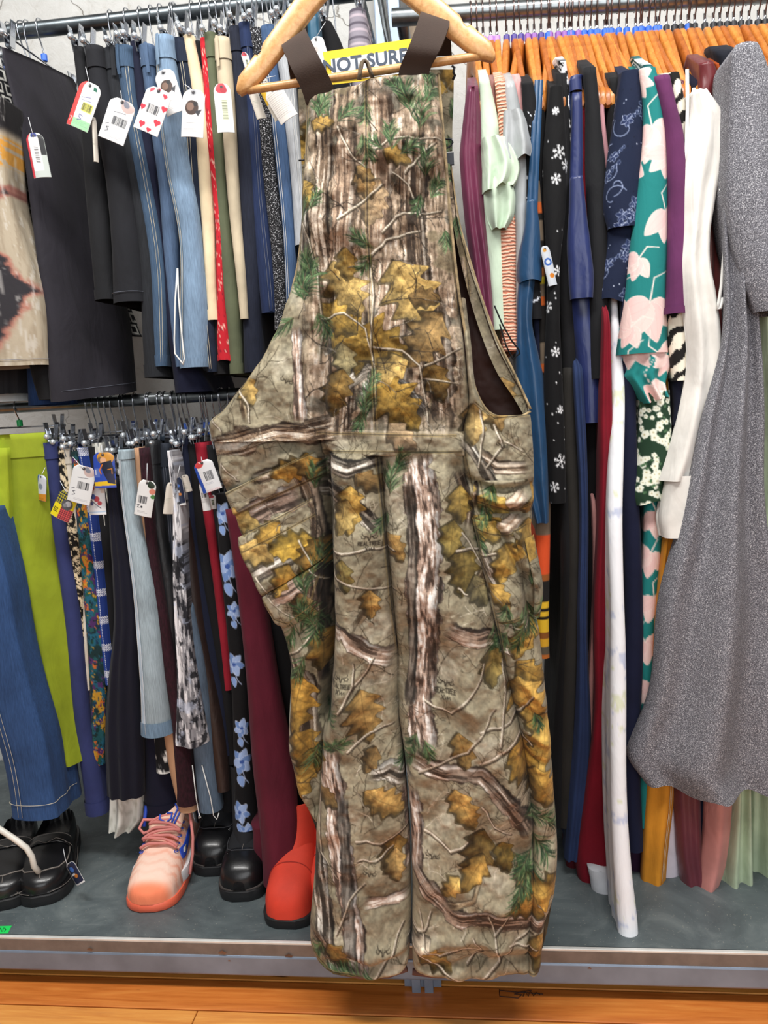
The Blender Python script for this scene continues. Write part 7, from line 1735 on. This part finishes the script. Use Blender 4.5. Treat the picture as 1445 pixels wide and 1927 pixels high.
# straps over the hanger
STRAP = simple('brown_elastic', '#392a22', .85, var=.06, bump=.3, bscale=500)
def strap(pts, name='shoulder_strap', th=.003, mat=None):
    """pts = list of ((xl, yl), (xr, yr), y): ribbon through those lines"""
    F_ = [];  V = []
    for (a, b, yy) in pts:
        pa = np.array([float(q) for q in P(a[0], a[1], yy)]); pb = np.array([float(q) for q in P(b[0], b[1], yy)])
        V += [pa, pb]
    V = np.array(V).reshape(-1, 2, 3); ii = np.linspace(0, len(V)-1, 6*(len(V)-1)+1)
    V = np.stack([[hermite(np.arange(len(V)), V[:, j, k], ii) for k in range(3)] for j in range(2)], 0).transpose(2, 0, 1).reshape(-1, 3); n = len(ii)
    V2 = V+np.array([0, th, -th*.3])
    F_ = [(2*i, 2*i+1, 2*i+3, 2*i+2) for i in range(n-1)]+[(2*i+2*n+2, 2*i+3+2*n, 2*i+1+2*n, 2*i+2*n) for i in range(n-1)]
    F_ += [(2*i, 2*i+2, 2*i+2+2*n, 2*i+2*n) for i in range(n-1)]+[(2*i+3, 2*i+1, 2*i+1+2*n, 2*i+3+2*n) for i in range(n-1)]
    F_ += [(1, 0, 2*n, 2*n+1), (2*n-2, 2*n-1, 4*n-1, 4*n-2)]
    o = mk(name, np.concatenate([V, V2]), F_, mat or STRAP, ov, OB, smooth=False)
    return smooth_edges(o, 50)
HY = -0.505
strap([((576, 196), (632, 176), OY+.006), ((567, 168), (622, 150), OY-.004), ((548, 128), (600, 106), OY-.016), ((531, 90), (577, 60), OY-.006), ((531, 86), (575, 55), OY+.012), ((538, 100), (580, 68), OY+.034), ((546, 150), (574, 145), OY+.07)])
strap([((746, 158), (804, 156), OY+.006), ((753, 126), (810, 126), OY-.004), ((770, 85), (828, 92), OY-.016), ((790, 28), (845, 46), OY-.006), ((793, 23), (846, 41), OY+.012), ((800, 60), (848, 72), OY+.034), ((800, 105), (850, 102), OY+.07)])
patch('strap_end', [(140, 546, 140, 578), (200, 549, 200, 580), (270, 552, 270, 580), (332, 556, 332, 578)], 1.8, .055, (0, 0), 0, shift=(420, 780), wr=.2)
patch('strap_end', [(100, 806, 100, 853), (170, 815, 168, 852), (220, 822, 220, 850), (265, 828, 262, 850)], 1.8, .055, (0, 0), 0, shift=(150, 900), wr=.2)
MB().tube([tuple(float(q) for q in P(a, b, OY+.05)) for a, b in ((832, 262), (850, 262), (852, 268), (848, 275), (838, 280), (835, 290), (835, 300))], .0013, 6).build('wire_hook', BLACKWIRE, ov, OB, smooth=True)
mb = MB(); x, _, z = P(841, 300, OY+.055); mb.box((float(x), OY+.055, float(z)), (.022, .006, .018)); mb.build('buckle', simple('black_nylon', '#1c2028', .4, var=.1), ov, OB)
MB().tube([tuple(float(q) for q in P(a, b, OY+.05)) for a, b in ((562, 302), (574, 301), (574, 312))], .0013, 6).build('wire_hook', BLACKWIRE, ov, OB, smooth=True)
MB().tube([tuple(float(q) for q in P(a, b, OY+.05)) for a, b in ((850, 124), (855, 127), (853, 136), (856, 142), (852, 150))], .002, 6).build('frayed_thread', BLACKWIRE, ov, OB, smooth=True)
# loop of twisted cord at the bib top
cordm = simple('camouflage_cord', '#544a3c', .95, var=.55, vscale=160)
for off in (-1.5, 0, 1.5):
    MB().tube([tuple(float(q) for q in P(a+off, b, OY-.022-.002*off)) for a, b in ((676, 150), (678, 132), (681, 118), (686, 113), (691, 118), (696, 132), (701, 146))], .0022, 6).build('hanging_loop', cordm, ov, OB, smooth=True)
# ---------------------------------------------------------------- the pale hanger that carries the overalls
hx_, _, hz_ = [float(q) for q in P(690, 142, HY)]
hang_z = hz_+0.268
HB = (hx_, HY, hang_z-0.27)
hg = empty('wooden_hanger', HB, label='pale wooden hanger with dowel bar carrying the overalls', cat='hanger')
def tip(px, py): return [float(q) for q in P(px, py, HY)]
lt, rt = tip(447, 175), tip(932, 110)
top = tip(684, -50)
ctr = ((lt[0]+rt[0])/2, (lt[2]+rt[2])/2)
sc_x = (rt[0]-lt[0])/2/HL
ang = math.atan2(rt[2]-lt[2], rt[0]-lt[0])
V, F = hanger_body(0.016, 0.0, True, 'x', True)
V = V+np.array([0, 0, 0.2685]); V[:, 0] *= sc_x; V[:, 2] *= 0.97
ca, sa = cos(ang), sin(ang)
V = np.stack([ctr[0]+V[:, 0]*ca-V[:, 2]*sa, HY+V[:, 1], ctr[1]+V[:, 0]*sa+V[:, 2]*ca], -1)
o = mk('hanger_arms', V, F, PALEWOOD, hg, HB); smooth_edges(o, 50)
dl = [float(q) for q in P(466, 170, HY)]; dr = [float(q) for q in P(912, 104, HY)]
MB().tube([(dl[0]+(dr[0]-dl[0])*t, HY, dl[2]+(dr[2]-dl[2])*t) for t in np.linspace(0, 1, 12)], .0062, 12).build('dowel_bar', PALEWOOD, hg, HB, smooth=True)
nx, nz_ = ctr[0]-0.2*sa, ctr[1]+0.2*ca
ax, az = -0.135, 1.99
hp = [(nx, HY, nz_-.005), (nx+(ax-nx)*.4, HY, nz_+.05), (ax+.004, HY, az-.03)]
rk = 0.013
for a in np.linspace(radians(-60), radians(200), 14): hp.append((ax+rk*cos(a), HY, az+rk*sin(a)))
MB().tube(hp, .0018, 7).build('hook', CHROME, hg, HB, smooth=True)
# ---------------------------------------------------------------- sign
SY = -0.40
qs = [[float(v) for v in P(a, b, SY)] for a, b in ((607, 98), (803, 68), (806, 138), (618, 160))]
SB = (qs[3][0], SY, qs[3][2])
sg = empty('sign', SB, label='yellow and white paper sign in a clear sleeve behind the overalls hanger', cat='sign')
def quad(name, q, mat, y, th=.0012):
    V = [(p[0], y, p[2]) for p in q]+[(p[0], y+th, p[2]) for p in q]
    return MB().add(V, [(3, 2, 1, 0), (4, 5, 6, 7), (0, 1, 5, 4), (1, 2, 6, 5), (2, 3, 7, 6), (3, 0, 4, 7)]).build(name, mat, sg, SB)
quad('yellow_board', qs, simple('yellow_card', '#f0c81e', .45, var=.03), SY)
qw = [[float(v) for v in P(a, b, SY)] for a, b in ((623, 112), (803, 88), (805, 134), (625, 154))]
quad('white_panel', qw, simple('white_card', '#eceef0', .4, var=.02), SY-.0014, .001)
def plast():
    m, nt, b = nodes_of('clear_plastic_sleeve')
    b.inputs['Base Color'].default_value = (1, 1, 1, 1); b.inputs['Roughness'].default_value = .12
    b.inputs['Transmission Weight'].default_value = 1.0; b.inputs['IOR'].default_value = 1.05
    bump_n(nt, b, noise_n(nt, coords(nt), 40, 2), .3, .002)
    return m
p0 = np.array([float(v) for v in P(634, 134, SY)]); p1 = np.array([float(v) for v in P(803, 109, SY)])
dx = p1-p0; an = math.atan2(dx[2], dx[0])
tl = simple('navy_grey_print', '#3d4a5c', .5, var=.03)
tp = np.array([float(v) for v in P(709, 113, SY-.0018)])
M = Matrix.Translation(Vector((tp[0], SY-.0018, tp[2]))) @ Matrix.Rotation(-an, 4, 'Y') @ Matrix.Rotation(pi/2, 4, 'X')
text_mesh('NOT SURE W', .0300, M, tl, 'lettering', sg, SB, .0002, .0008)
MB().tube([(qs[0][0]+.07, SY+.002, qs[0][2]-.03), (qs[0][0]+.08, .26, qs[0][2]-.03)], .003, 8).build('holder_rod', STEEL, sg, SB, smooth=True)
# ---------------------------------------------------------------- shoes on the platform
def frame(toe, heel):
    T = PZ(toe[0], toe[1], PLAT_Z); H = PZ(heel[0], heel[1], PLAT_Z)
    d = Vector((H[0]-T[0], H[1]-T[1], 0)); d.normalize()
    ang = math.atan2(d.y, d.x)-pi/2
    return Vector((T[0], T[1], PLAT_Z+0.0006)), ang
def loft_shoe(name, parent, mat, tk, hwk, hk, L, z0=0.0, p=0.55, n=26, m=46, cav=None, dx=None, colors=None, t0=0.0, t1=1.0, off=0.0):
    """surface over the foot: t = 0 toe ... 1 heel along +y"""
    ts = np.linspace(t0, t1, m)
    # round the two ends
    hw = hermite(tk, hwk, ts)+off; h = hermite(tk, hk, ts)+off
    cxx = hermite(tk, dx, ts) if dx is not None else 0*ts
    th = np.linspace(0, pi, n)
    V = np.zeros((m, n, 3))
    c = np.cos(th); s = np.sin(th)
    sq = np.sign(c)*np.abs(c)**0.75
    V[:, :, 0] = cxx[:, None]+hw[:, None]*sq[None, :]
    V[:, :, 1] = (ts*L)[:, None]
    V[:, :, 2] = z0+h[:, None]*(s[None, :]**p)
    if cav is not None:
        ta, tb, wf, zc = cav
        for i, t in enumerate(ts):
            if ta < t < tb:
                k = min(1, (t-ta)/0.07, (tb-t)/0.04)
                wi = wf*math.sqrt(max(k, 0))
                ins = np.abs(c) < wi
                V[i, ins, 2] = np.minimum(V[i, ins, 2], z0+zc)
    F = gridF(m, n)
    F = np.concatenate([F[:, ::-1], np.array([[0, 0, 0, 0]])[:0]])
    extra = [tuple(range(n)), tuple(range((m-1)*n, m*n))[::-1]]
    faces = [tuple(f) for f in F]+extra
    col = colors(V, ts, th) if colors is not None else None
    o = mk(name, V.reshape(-1, 3), faces, mat, parent, (0, 0, 0), colors=col.reshape(-1, 3) if col is not None else None)
    o.location = (0, 0, 0)
    smooth_edges(o, 60)
    return o, V, ts, th
def sole_mesh(name, parent, mat, tk, hwk, L, z0, z1, off=0.0, dx=None, bev=.003, n=40, flare=0.0, t0=0.0):
    ts = t0+(1-t0)*(0.5-0.5*np.cos(np.linspace(0, pi, n)))
    hw = hermite(tk, hwk, ts)+off
    cxx = hermite(tk, dx, ts) if dx is not None else 0*ts
    ring = [(cxx[i]+hw[i], ts[i]*L) for i in range(n)]+[(cxx[i]-hw[i], ts[i]*L) for i in range(n-1, -1, -1)]
    R = np.array(ring); k = len(R)
    c = R.mean(0)
    lv = [(z0, .985-flare), (z0+bev, 1.0-flare), ((z0+z1)/2, 1.0-flare*.5), (z1-bev, 1.0), (z1, .985)]
    V = np.concatenate([np.column_stack([c+(R-c)*s, np.full(k, z)]) for z, s in lv])
    F = [tuple(f) for f in gridF(len(lv), k, 0, True)]+[tuple(range(k))[::-1], tuple(range((len(lv)-1)*k, len(lv)*k))]
    o = mk(name, V, F, mat, parent, (0, 0, 0)); o.location = (0, 0, 0)
    return smooth_edges(o, 40)
def on(V, ts, th, t, a, lift=.0015):
    """point on a lofted upper at (t, a in 0..1 across)"""
    i = np.clip(np.searchsorted(ts, t), 1, len(ts)-1); f = (t-ts[i-1])/(ts[i]-ts[i-1])
    x = a*(len(th)-1); j = int(min(max(x, 0), len(th)-2)); g = x-j
    p = (V[i-1, j]*(1-g)+V[i-1, j+1]*g)*(1-f)+(V[i, j]*(1-g)+V[i, j+1]*g)*f
    nrm = Vector((p[0], 0, max(p[2], .01))).normalized()
    return tuple(Vector(p)+Vector(nrm)*lift)
def line_on(parent, name, mat, S, pts, r=.0008, lift=.001, n=5):
    V, ts, th = S
    dense = []
    for (a, b), (c, d) in zip(pts[:-1], pts[1:]):
        for k in np.linspace(0, 1, 8)[:-1]: dense.append(on(V, ts, th, a+(c-a)*k, b+(d-b)*k, lift))
    dense.append(on(V, ts, th, *pts[-1], lift))
    o = mk(name, *tube_arr(dense, r, n), mat, parent, (0, 0, 0)); o.location = (0, 0, 0)
    return o
def patch_on(parent, name, mat, S, poly, lift=.0018, res=10):
    """filled patch between two edge polylines [(t,a)...], [(t,a)...] laid on the upper"""
    V, ts, th = S
    A_, B_ = poly
    P_ = []
    for (ta, aa), (tb, ab) in zip(A_, B_):
        for k in np.linspace(0, 1, res): P_.append(on(V, ts, th, ta+(tb-ta)*k, aa+(ab-aa)*k, lift))
    o = mk(name, np.array(P_), gridF(len(A_), res), mat, parent, (0, 0, 0)); o.location = (0, 0, 0)
    m = o.modifiers.new('t', 'SOLIDIFY'); m.thickness = .0012; m.offset = -1
    return o
LEA = simple('polished_black_leather', '#121214', .33, var=.05, bump=.15, bscale=300, coat=.12)
RUB = simple('black_rubber_sole', '#1d1d1f', .6, var=.08)
WELT = simple('grey_welt_thread', '#77706a', .7, var=.1)
DARKIN = simple('black_insole', '#0c0c0e', .8, var=.1)
LTK = [0, .04, .12, .25, .42, .6, .8, .93, 1.0]
def ground(root, toe, heel):
    loc, a = frame(toe, heel); root.location = loc; root.rotation_euler = (0, 0, a)
def loafer(toe, heel, label, with_tag):
    r = empty('loafer', (0, 0, 0), label=label, cat='shoe', group='black loafers'); ground(r, toe, heel)
    L = .285; hw = [.012, .032, .046, .052, .049, .043, .040, .034, .012]
    sole_mesh('sole', r, RUB, LTK, hw, L, 0, .026, .007, flare=.02)
    sole_mesh('welt', r, LEA, LTK, hw, L, .0262, .032, .006)
    up, V, ts, th = loft_shoe('upper', r, LEA, LTK, hw, [.018, .028, .036, .045, .056, .058, .056, .058, .040], L, .030, cav=(.50, .98, .80, .018))
    S = (V, ts, th)
    line_on(r, 'apron_seam', WELT, S, [(.44, .16), (.34, .14), (.22, .17), (.13, .28), (.095, .5), (.13, .72), (.22, .83), (.34, .86), (.44, .84)], .0016, .0006)
    line_on(r, 'toe_seam', WELT, S, [(.095, .5), (.04, .5)], .0007, .0004)
    patch_on(r, 'saddle_strap', LEA, S, ([(.40, .03), (.38, .12), (.37, .25), (.37, .4), (.365, .5), (.37, .6), (.37, .75), (.38, .88), (.40, .97)], [(.50, .03), (.50, .12), (.50, .25), (.49, .4), (.485, .5), (.49, .6), (.50, .75), (.50, .88), (.50, .97)]), .0035)
    line_on(r, 'strap_stitching', WELT, S, [(.40, .1), (.375, .25), (.40, .42), (.355, .5), (.40, .58), (.375, .75), (.40, .9)], .0006, .005)
    line_on(r, 'strap_stitching', WELT, S, [(.49, .15), (.475, .3), (.47, .5), (.475, .7), (.49, .85)], .0006, .005)
    # welt stitching round the edge
    hwa = np.array(hw)+.0085
    tt = np.linspace(.0, .6, 30)
    for sgn in (-1, 1):
        o = mk('welt_stitching', *tube_arr([(sgn*float(hermite(LTK, hwa, t)), t*L-.002, .0325) for t in tt], .0006, 4), WELT, r, (0, 0, 0)); o.location = (0, 0, 0)
    MB().box((0.004, .60*L, .0505), (.030, .022, .0012)).build('insole_label', simple('white_label_cloth', '#d9d7d2', .7, var=.04), r)
    return r
lo1 = loafer((78, 1708), (124, 1566), 'black leather loafer with a price tag, right one of the pair', True)
lo2 = loafer((8, 1716), (52, 1572), 'black leather loafer at the frame edge, left one of the pair', False)
bpy.context.view_layer.update()
def tag_on(root, *a, **k):
    t = price_tag(None, (0, 0, 0), *a, **k)
    inv = root.matrix_world.inverted()
    for o in [t]+[c for c in t.children]:
        o.data.transform(inv)
    t.parent = root; t.location = (0, 0, 0)
    return t
tag_on(lo1, 139, 1645, 30, 50, -32, -0.335, d_dark, (118, 1598), -20)
# white curved shoe-tree handle
hb = MB()
pts = [(-14, 1552), (8, 1566), (32, 1582), (50, 1596), (60, 1612), (64, 1630)]
w = [tuple(float(q) for q in P(a, b, -0.335)) for i, (a, b) in enumerate(pts)]
w.append((w[-1][0]+.002, w[-1][1]+.02, PLAT_Z+.05))
w = [(p[0], p[1], max(p[2], PLAT_Z+.02)) for p in w]
o = hb.tube(w, .0062, 10).build('plastic_hanger_hook', simple('ivory_plastic', '#d8d3c8', .3, var=.04), base=(w[-1][0], w[-1][1], w[-1][2]), smooth=True, label='curved white plastic handle leaning between the two loafers', cat='handle')

# coral basketball sneaker
def sneaker_col(V, ts, th):
    T, A_ = np.meshgrid(ts, th/pi, indexing='ij')
    o = np.zeros(T.shape+(3,))+hexc('#eec0ab')
    wv = np.sin((T*95+np.sin(A_*26)*1.3))
    o = mixm(o, '#e58f72', sst(.1, .8, wv)*sst(.06, .2, T)*.75)
    o = mixm(o, '#f5dccb', sst(.25, .0, np.abs(T-.17))*sst(.35, .1, np.abs(A_-.5))*.7)
    o = mixm(o, '#ef7f58', sst(.10, .03, T)*.9); o = mixm(o, '#e8744e', sst(.22, .12, np.abs(np.abs(A_-.5)-.0))*sst(.36, .40, T)*sst(.62, .56, T)*.6)
    o = mixm(o, '#8d5a4c', sst(.86, .98, T)*.6)
    return o
sk = empty('basketball_sneaker', (0, 0, 0), label='coral pink basketball sneaker with blue logo and rose laces', cat='shoe'); ground(sk, (277, 1719), (358, 1566))
STK = [0, .03, .10, .22, .38, .55, .75, .92, 1.0]
SHW = [.012, .034, .050, .055, .052, .046, .043, .038, .014]
SL = .305
COR = simple('coral_rubber', '#e8694c', .5, var=.06); WHS = simple('white_foam', '#e6e3e4', .5, var=.04); BLU = simple('cobalt_print', '#2b4fc0', .5, var=.05); ROS = simple('rose_lace', '#cf7f78', .8, var=.08, bump=.4, bscale=500)
sole_mesh('outsole', sk, COR, STK, SHW, SL, 0, .018, .004)
sole_mesh('midsole', sk, WHS, [0, .1, .2, .32, .5, .75, .92, 1], [.004, .02, .046, .0555, .0485, .046, .041, .014], SL, .0182, .044, .005, t0=.17)
up, V, ts, th = loft_shoe('upper', sk, PRINT, STK, SHW, [.020, .030, .041, .055, .076, .096, .106, .110, .08], SL, .018, p=.6, cav=(.60, .98, .62, .05), colors=sneaker_col, n=50, m=80)
SS_ = (V, ts, th)
# tongue
tv = []
for i, t in enumerate(np.linspace(0, 1, 14)):
    wv_ = .022+.016*sin(pi*min(t*1.1, 1)*.6); 
    for u in np.linspace(-1, 1, 9):
        tv.append((u*wv_, (.36+.26*t)*SL, .080+.066*t**.9-.010*u*u))
tong = mk('tongue', np.array(tv), gridF(14, 9), simple('cream_tongue', '#ecc3ab', .7, var=.04), sk, (0, 0, 0)); tong.location = (0, 0, 0)
sm_ = tong.modifiers.new('t', 'SOLIDIFY'); sm_.thickness = .008; sm_.offset = 0
def tongue_pt(u, t, lift=.006):
    wv_ = .022+.016*sin(pi*min(t*1.1, 1)*.6)
    return (u*wv_, (.36+.26*t)*SL-lift*.6, .080+.066*t**.9-.010*u*u+lift*.8)
for pl in ([(.15, .95), (-.35, .72), (-.35, .55), (.1, .45), (.35, .55), (.35, .68), (.05, .66)], [(.25, .98), (.62, .80), (.45, .45)], [(.45, 1.0), (.85, .85), (.62, .45)]):
    o = mk('tongue_emblem', *tube_arr([tongue_pt(a, b) for a, b in pl], .0022, 5), BLU, tong, (0, 0, 0)); o.location = (0, 0, 0)
# blue heel collar lining
cv_ = []
for i, t in enumerate(np.linspace(0, 1, 8)):
    for k in np.linspace(-1.15, 1.15, 17):
        cv_.append((.034*sin(k*1.35)*(1-.05*t), (.80+.155*cos(k*1.35))*SL, .06+.100*t-.03*(1-cos(k*1.35))*t))
o = mk('collar_lining', np.array(cv_), gridF(8, 17), BLU, sk, (0, 0, 0)); o.location = (0, 0, 0)
m_ = o.modifiers.new('t', 'SOLIDIFY'); m_.thickness = .008
# laces
for i, t in enumerate((.31, .37, .43, .49, .55)):
    sgn = -1 if i % 2 else 1
    line_on(sk, 'lace', ROS, SS_, [(t, .30), (t+.01, .42), (t+.005, .5), (t+.01, .58), (t, .70)], .0034, .010, 6)
    if i < 4: line_on(sk, 'lace', ROS, SS_, [(t, .5-sgn*.2), (t+.03, .5), (t+.06, .5+sgn*.2)], .0032, .014, 6)
    for a in (.29, .71):
        p = on(V, ts, th, t, a, .002)
        MB().tube([(p[0]+.0042*cos(q), p[1]+.0042*sin(q), p[2]) for q in np.linspace(0, 2*pi, 9)], .0011, 5).build('eyelet', BLU, sk, smooth=True)
def free(name, pts, r, mat):
    o = mk(name, *tube_arr(pts, r, 7), mat, sk, (0, 0, 0)); o.location = (0, 0, 0)
free('lace_end', [(.022, .56*SL, .125), (.04, .54*SL, .142), (.056, .50*SL, .13), (.066, .42*SL, .09), (.068, .36*SL, .06), (.064, .30*SL, .025)], .0033, ROS)
free('lace_loop', [(-.02, .52*SL, .115), (-.05, .50*SL, .12), (-.058, .47*SL, .105), (-.045, .44*SL, .098), (-.01, .45*SL, .108), (.03, .46*SL, .104)], .0034, ROS)
free('aglet', [(-.050, .50*SL, .104), (-.049, .53*SL, .125), (-.047, .55*SL, .145)], .0042, BLU)
# curved side logo on the outer side
patch_on(sk, 'side_logo', BLU, SS_, ([(.33, .25), (.31, .21), (.30, .165), (.315, .13), (.37, .105), (.46, .105), (.56, .125), (.64, .16)], [(.335, .255), (.365, .225), (.39, .205), (.42, .19), (.45, .18), (.51, .175), (.59, .175), (.645, .168)]), .003)
patch_on(sk, 'logo_inlay', simple('silver_print', '#b3b3b0', .4, var=.05), SS_, ([(.345, .165), (.36, .14), (.41, .13)], [(.37, .185), (.40, .165), (.425, .15)]), .0044)
patch_on(sk, 'heel_clip', simple('silver_clip', '#b9b9be', .25, .5, var=.05), SS_, ([(.70, .12), (.74, .08), (.78, .06)], [(.74, .26), (.78, .24), (.84, .22)]), .004)
# ankle boots: foot and shaft
def boot(name, label, group, toe, heel, L, hw, hh, mfoot, mtop, msole, soleh, shaft_h, welt, toe_cap=None, shaft_w=.043):
    r = empty(name, (0, 0, 0), label=label, cat='boot', group=group); ground(r, toe, heel)
    sole_mesh('sole', r, msole, LTK, hw, L, 0, soleh, .006, flare=.02)
    if welt is not None: sole_mesh('welt', r, welt, LTK, hw, L, soleh+.0002, soleh+.004, .0055)
    up, V, ts, th = loft_shoe('foot', r, mfoot, LTK, hw, hh, L, soleh, m=50, n=30)
    S = (V, ts, th)
    # shaft
    n = 28; lv = np.linspace(0, 1, 14); VV = []
    for t in lv:
        z = soleh+.045+(shaft_h-.045)*t
        cy = (.70-.0*t)*L; ry = (.30-.03*t)*L*(1-.10*t); rx = shaft_w*(1-.04*t)
        for k in range(n):
            a = 2*pi*k/n
            fw = .05*(1-t)**2.2 if sin(a) < 0 else 0
            VV.append((rx*cos(a)*(1-.15*(1-t)*max(0, -sin(a))), cy+(ry+fw)*sin(a), z))
    nn_ = len(lv)
    ins = [(v[0]*.9, .70*L+(v[1]-.70*L)*.92, v[2]) for v in VV[-n:]]
    bot = [(v[0], v[1], v[2]-.06) for v in ins]
    VV += ins+bot
    F = [tuple(f) for f in gridF(nn_+2, n, 0, True)]
    o = mk('shaft', np.array(VV), F, mtop, r, (0, 0, 0)); o.location = (0, 0, 0); smooth_edges(o, 60)
    return r, S, L
SU = SUEDE_BLACK
BHW = [.012, .034, .044, .046, .043, .038, .036, .033, .012]; BHH = [.022, .040, .052, .060, .075, .085, .080, .075, .05]
for (tp, hl, lab) in (((398, 1652), (440, 1540), 'black suede ankle boot with shiny toe, further back of the two'), ((452, 1700), (492, 1568), 'black suede ankle boot with shiny toe, in front beside the burgundy skirt')):
    r, S, L_ = boot('ankle_boot', lab, 'black ankle boots', tp, hl, .27, BHW, BHH, SU, SU, RUB, .026, .20, simple('brown_grey_welt', '#4d4744', .6, var=.1))
    loft_shoe('toe_cap', r, LEA, LTK, BHW, BHH, L_, .026, m=16, n=30, t0=0.0, t1=.23, off=.0016)
    for e in (0, 1): patch_on(r, 'leather_rand', LEA, S, ([(.2, .01 if e == 0 else .99), (.4, .01 if e == 0 else .99), (.6, .01 if e == 0 else .99), (.8, .01 if e == 0 else .99)], [(.2, .30 if e == 0 else .70), (.4, .14 if e == 0 else .86), (.6, .10 if e == 0 else .90), (.8, .10 if e == 0 else .90)]), .0022, 8)
    line_on(r, 'vamp_seam', WELT, S, [(.20, .5), (.35, .5), (.5, .5)], .0007, .0012)
    line_on(r, 'apron_stitching', simple('dark_thread', '#3c3c40', .7, var=.1), S, [(.42, .18), (.32, .22), (.25, .28), (.21, .38), (.20, .5), (.21, .62), (.25, .72), (.32, .78), (.42, .82)], .0012, .0022)
REDB = simple('orange_red_suede', '#d63f2a', .75, var=.05, bump=.2, bscale=600)
for (tp, hl, lab, ) in (((537, 1752), (585, 1620), 'orange-red rubber boot standing under the burgundy skirt'), ((612, 1728), (655, 1600), 'orange-red boot mostly hidden by the overalls leg')):
    r, S, L_ = boot('red_boot', lab, 'orange-red boots', tp, hl, .28, [.014, .036, .046, .048, .044, .039, .037, .034, .012], [.030, .050, .064, .075, .095, .105, .10, .09, .06], REDB, REDB, RUB, .022, .165, None, shaft_w=.046)
    line_on(r, 'toe_seam', simple('deep_red_thread', '#9c2416', .7, var=.1), S, [(.24, .06), (.25, .2), (.26, .5), (.25, .8), (.24, .94)], .0009, .0008)
bpy.context.view_layer.update()
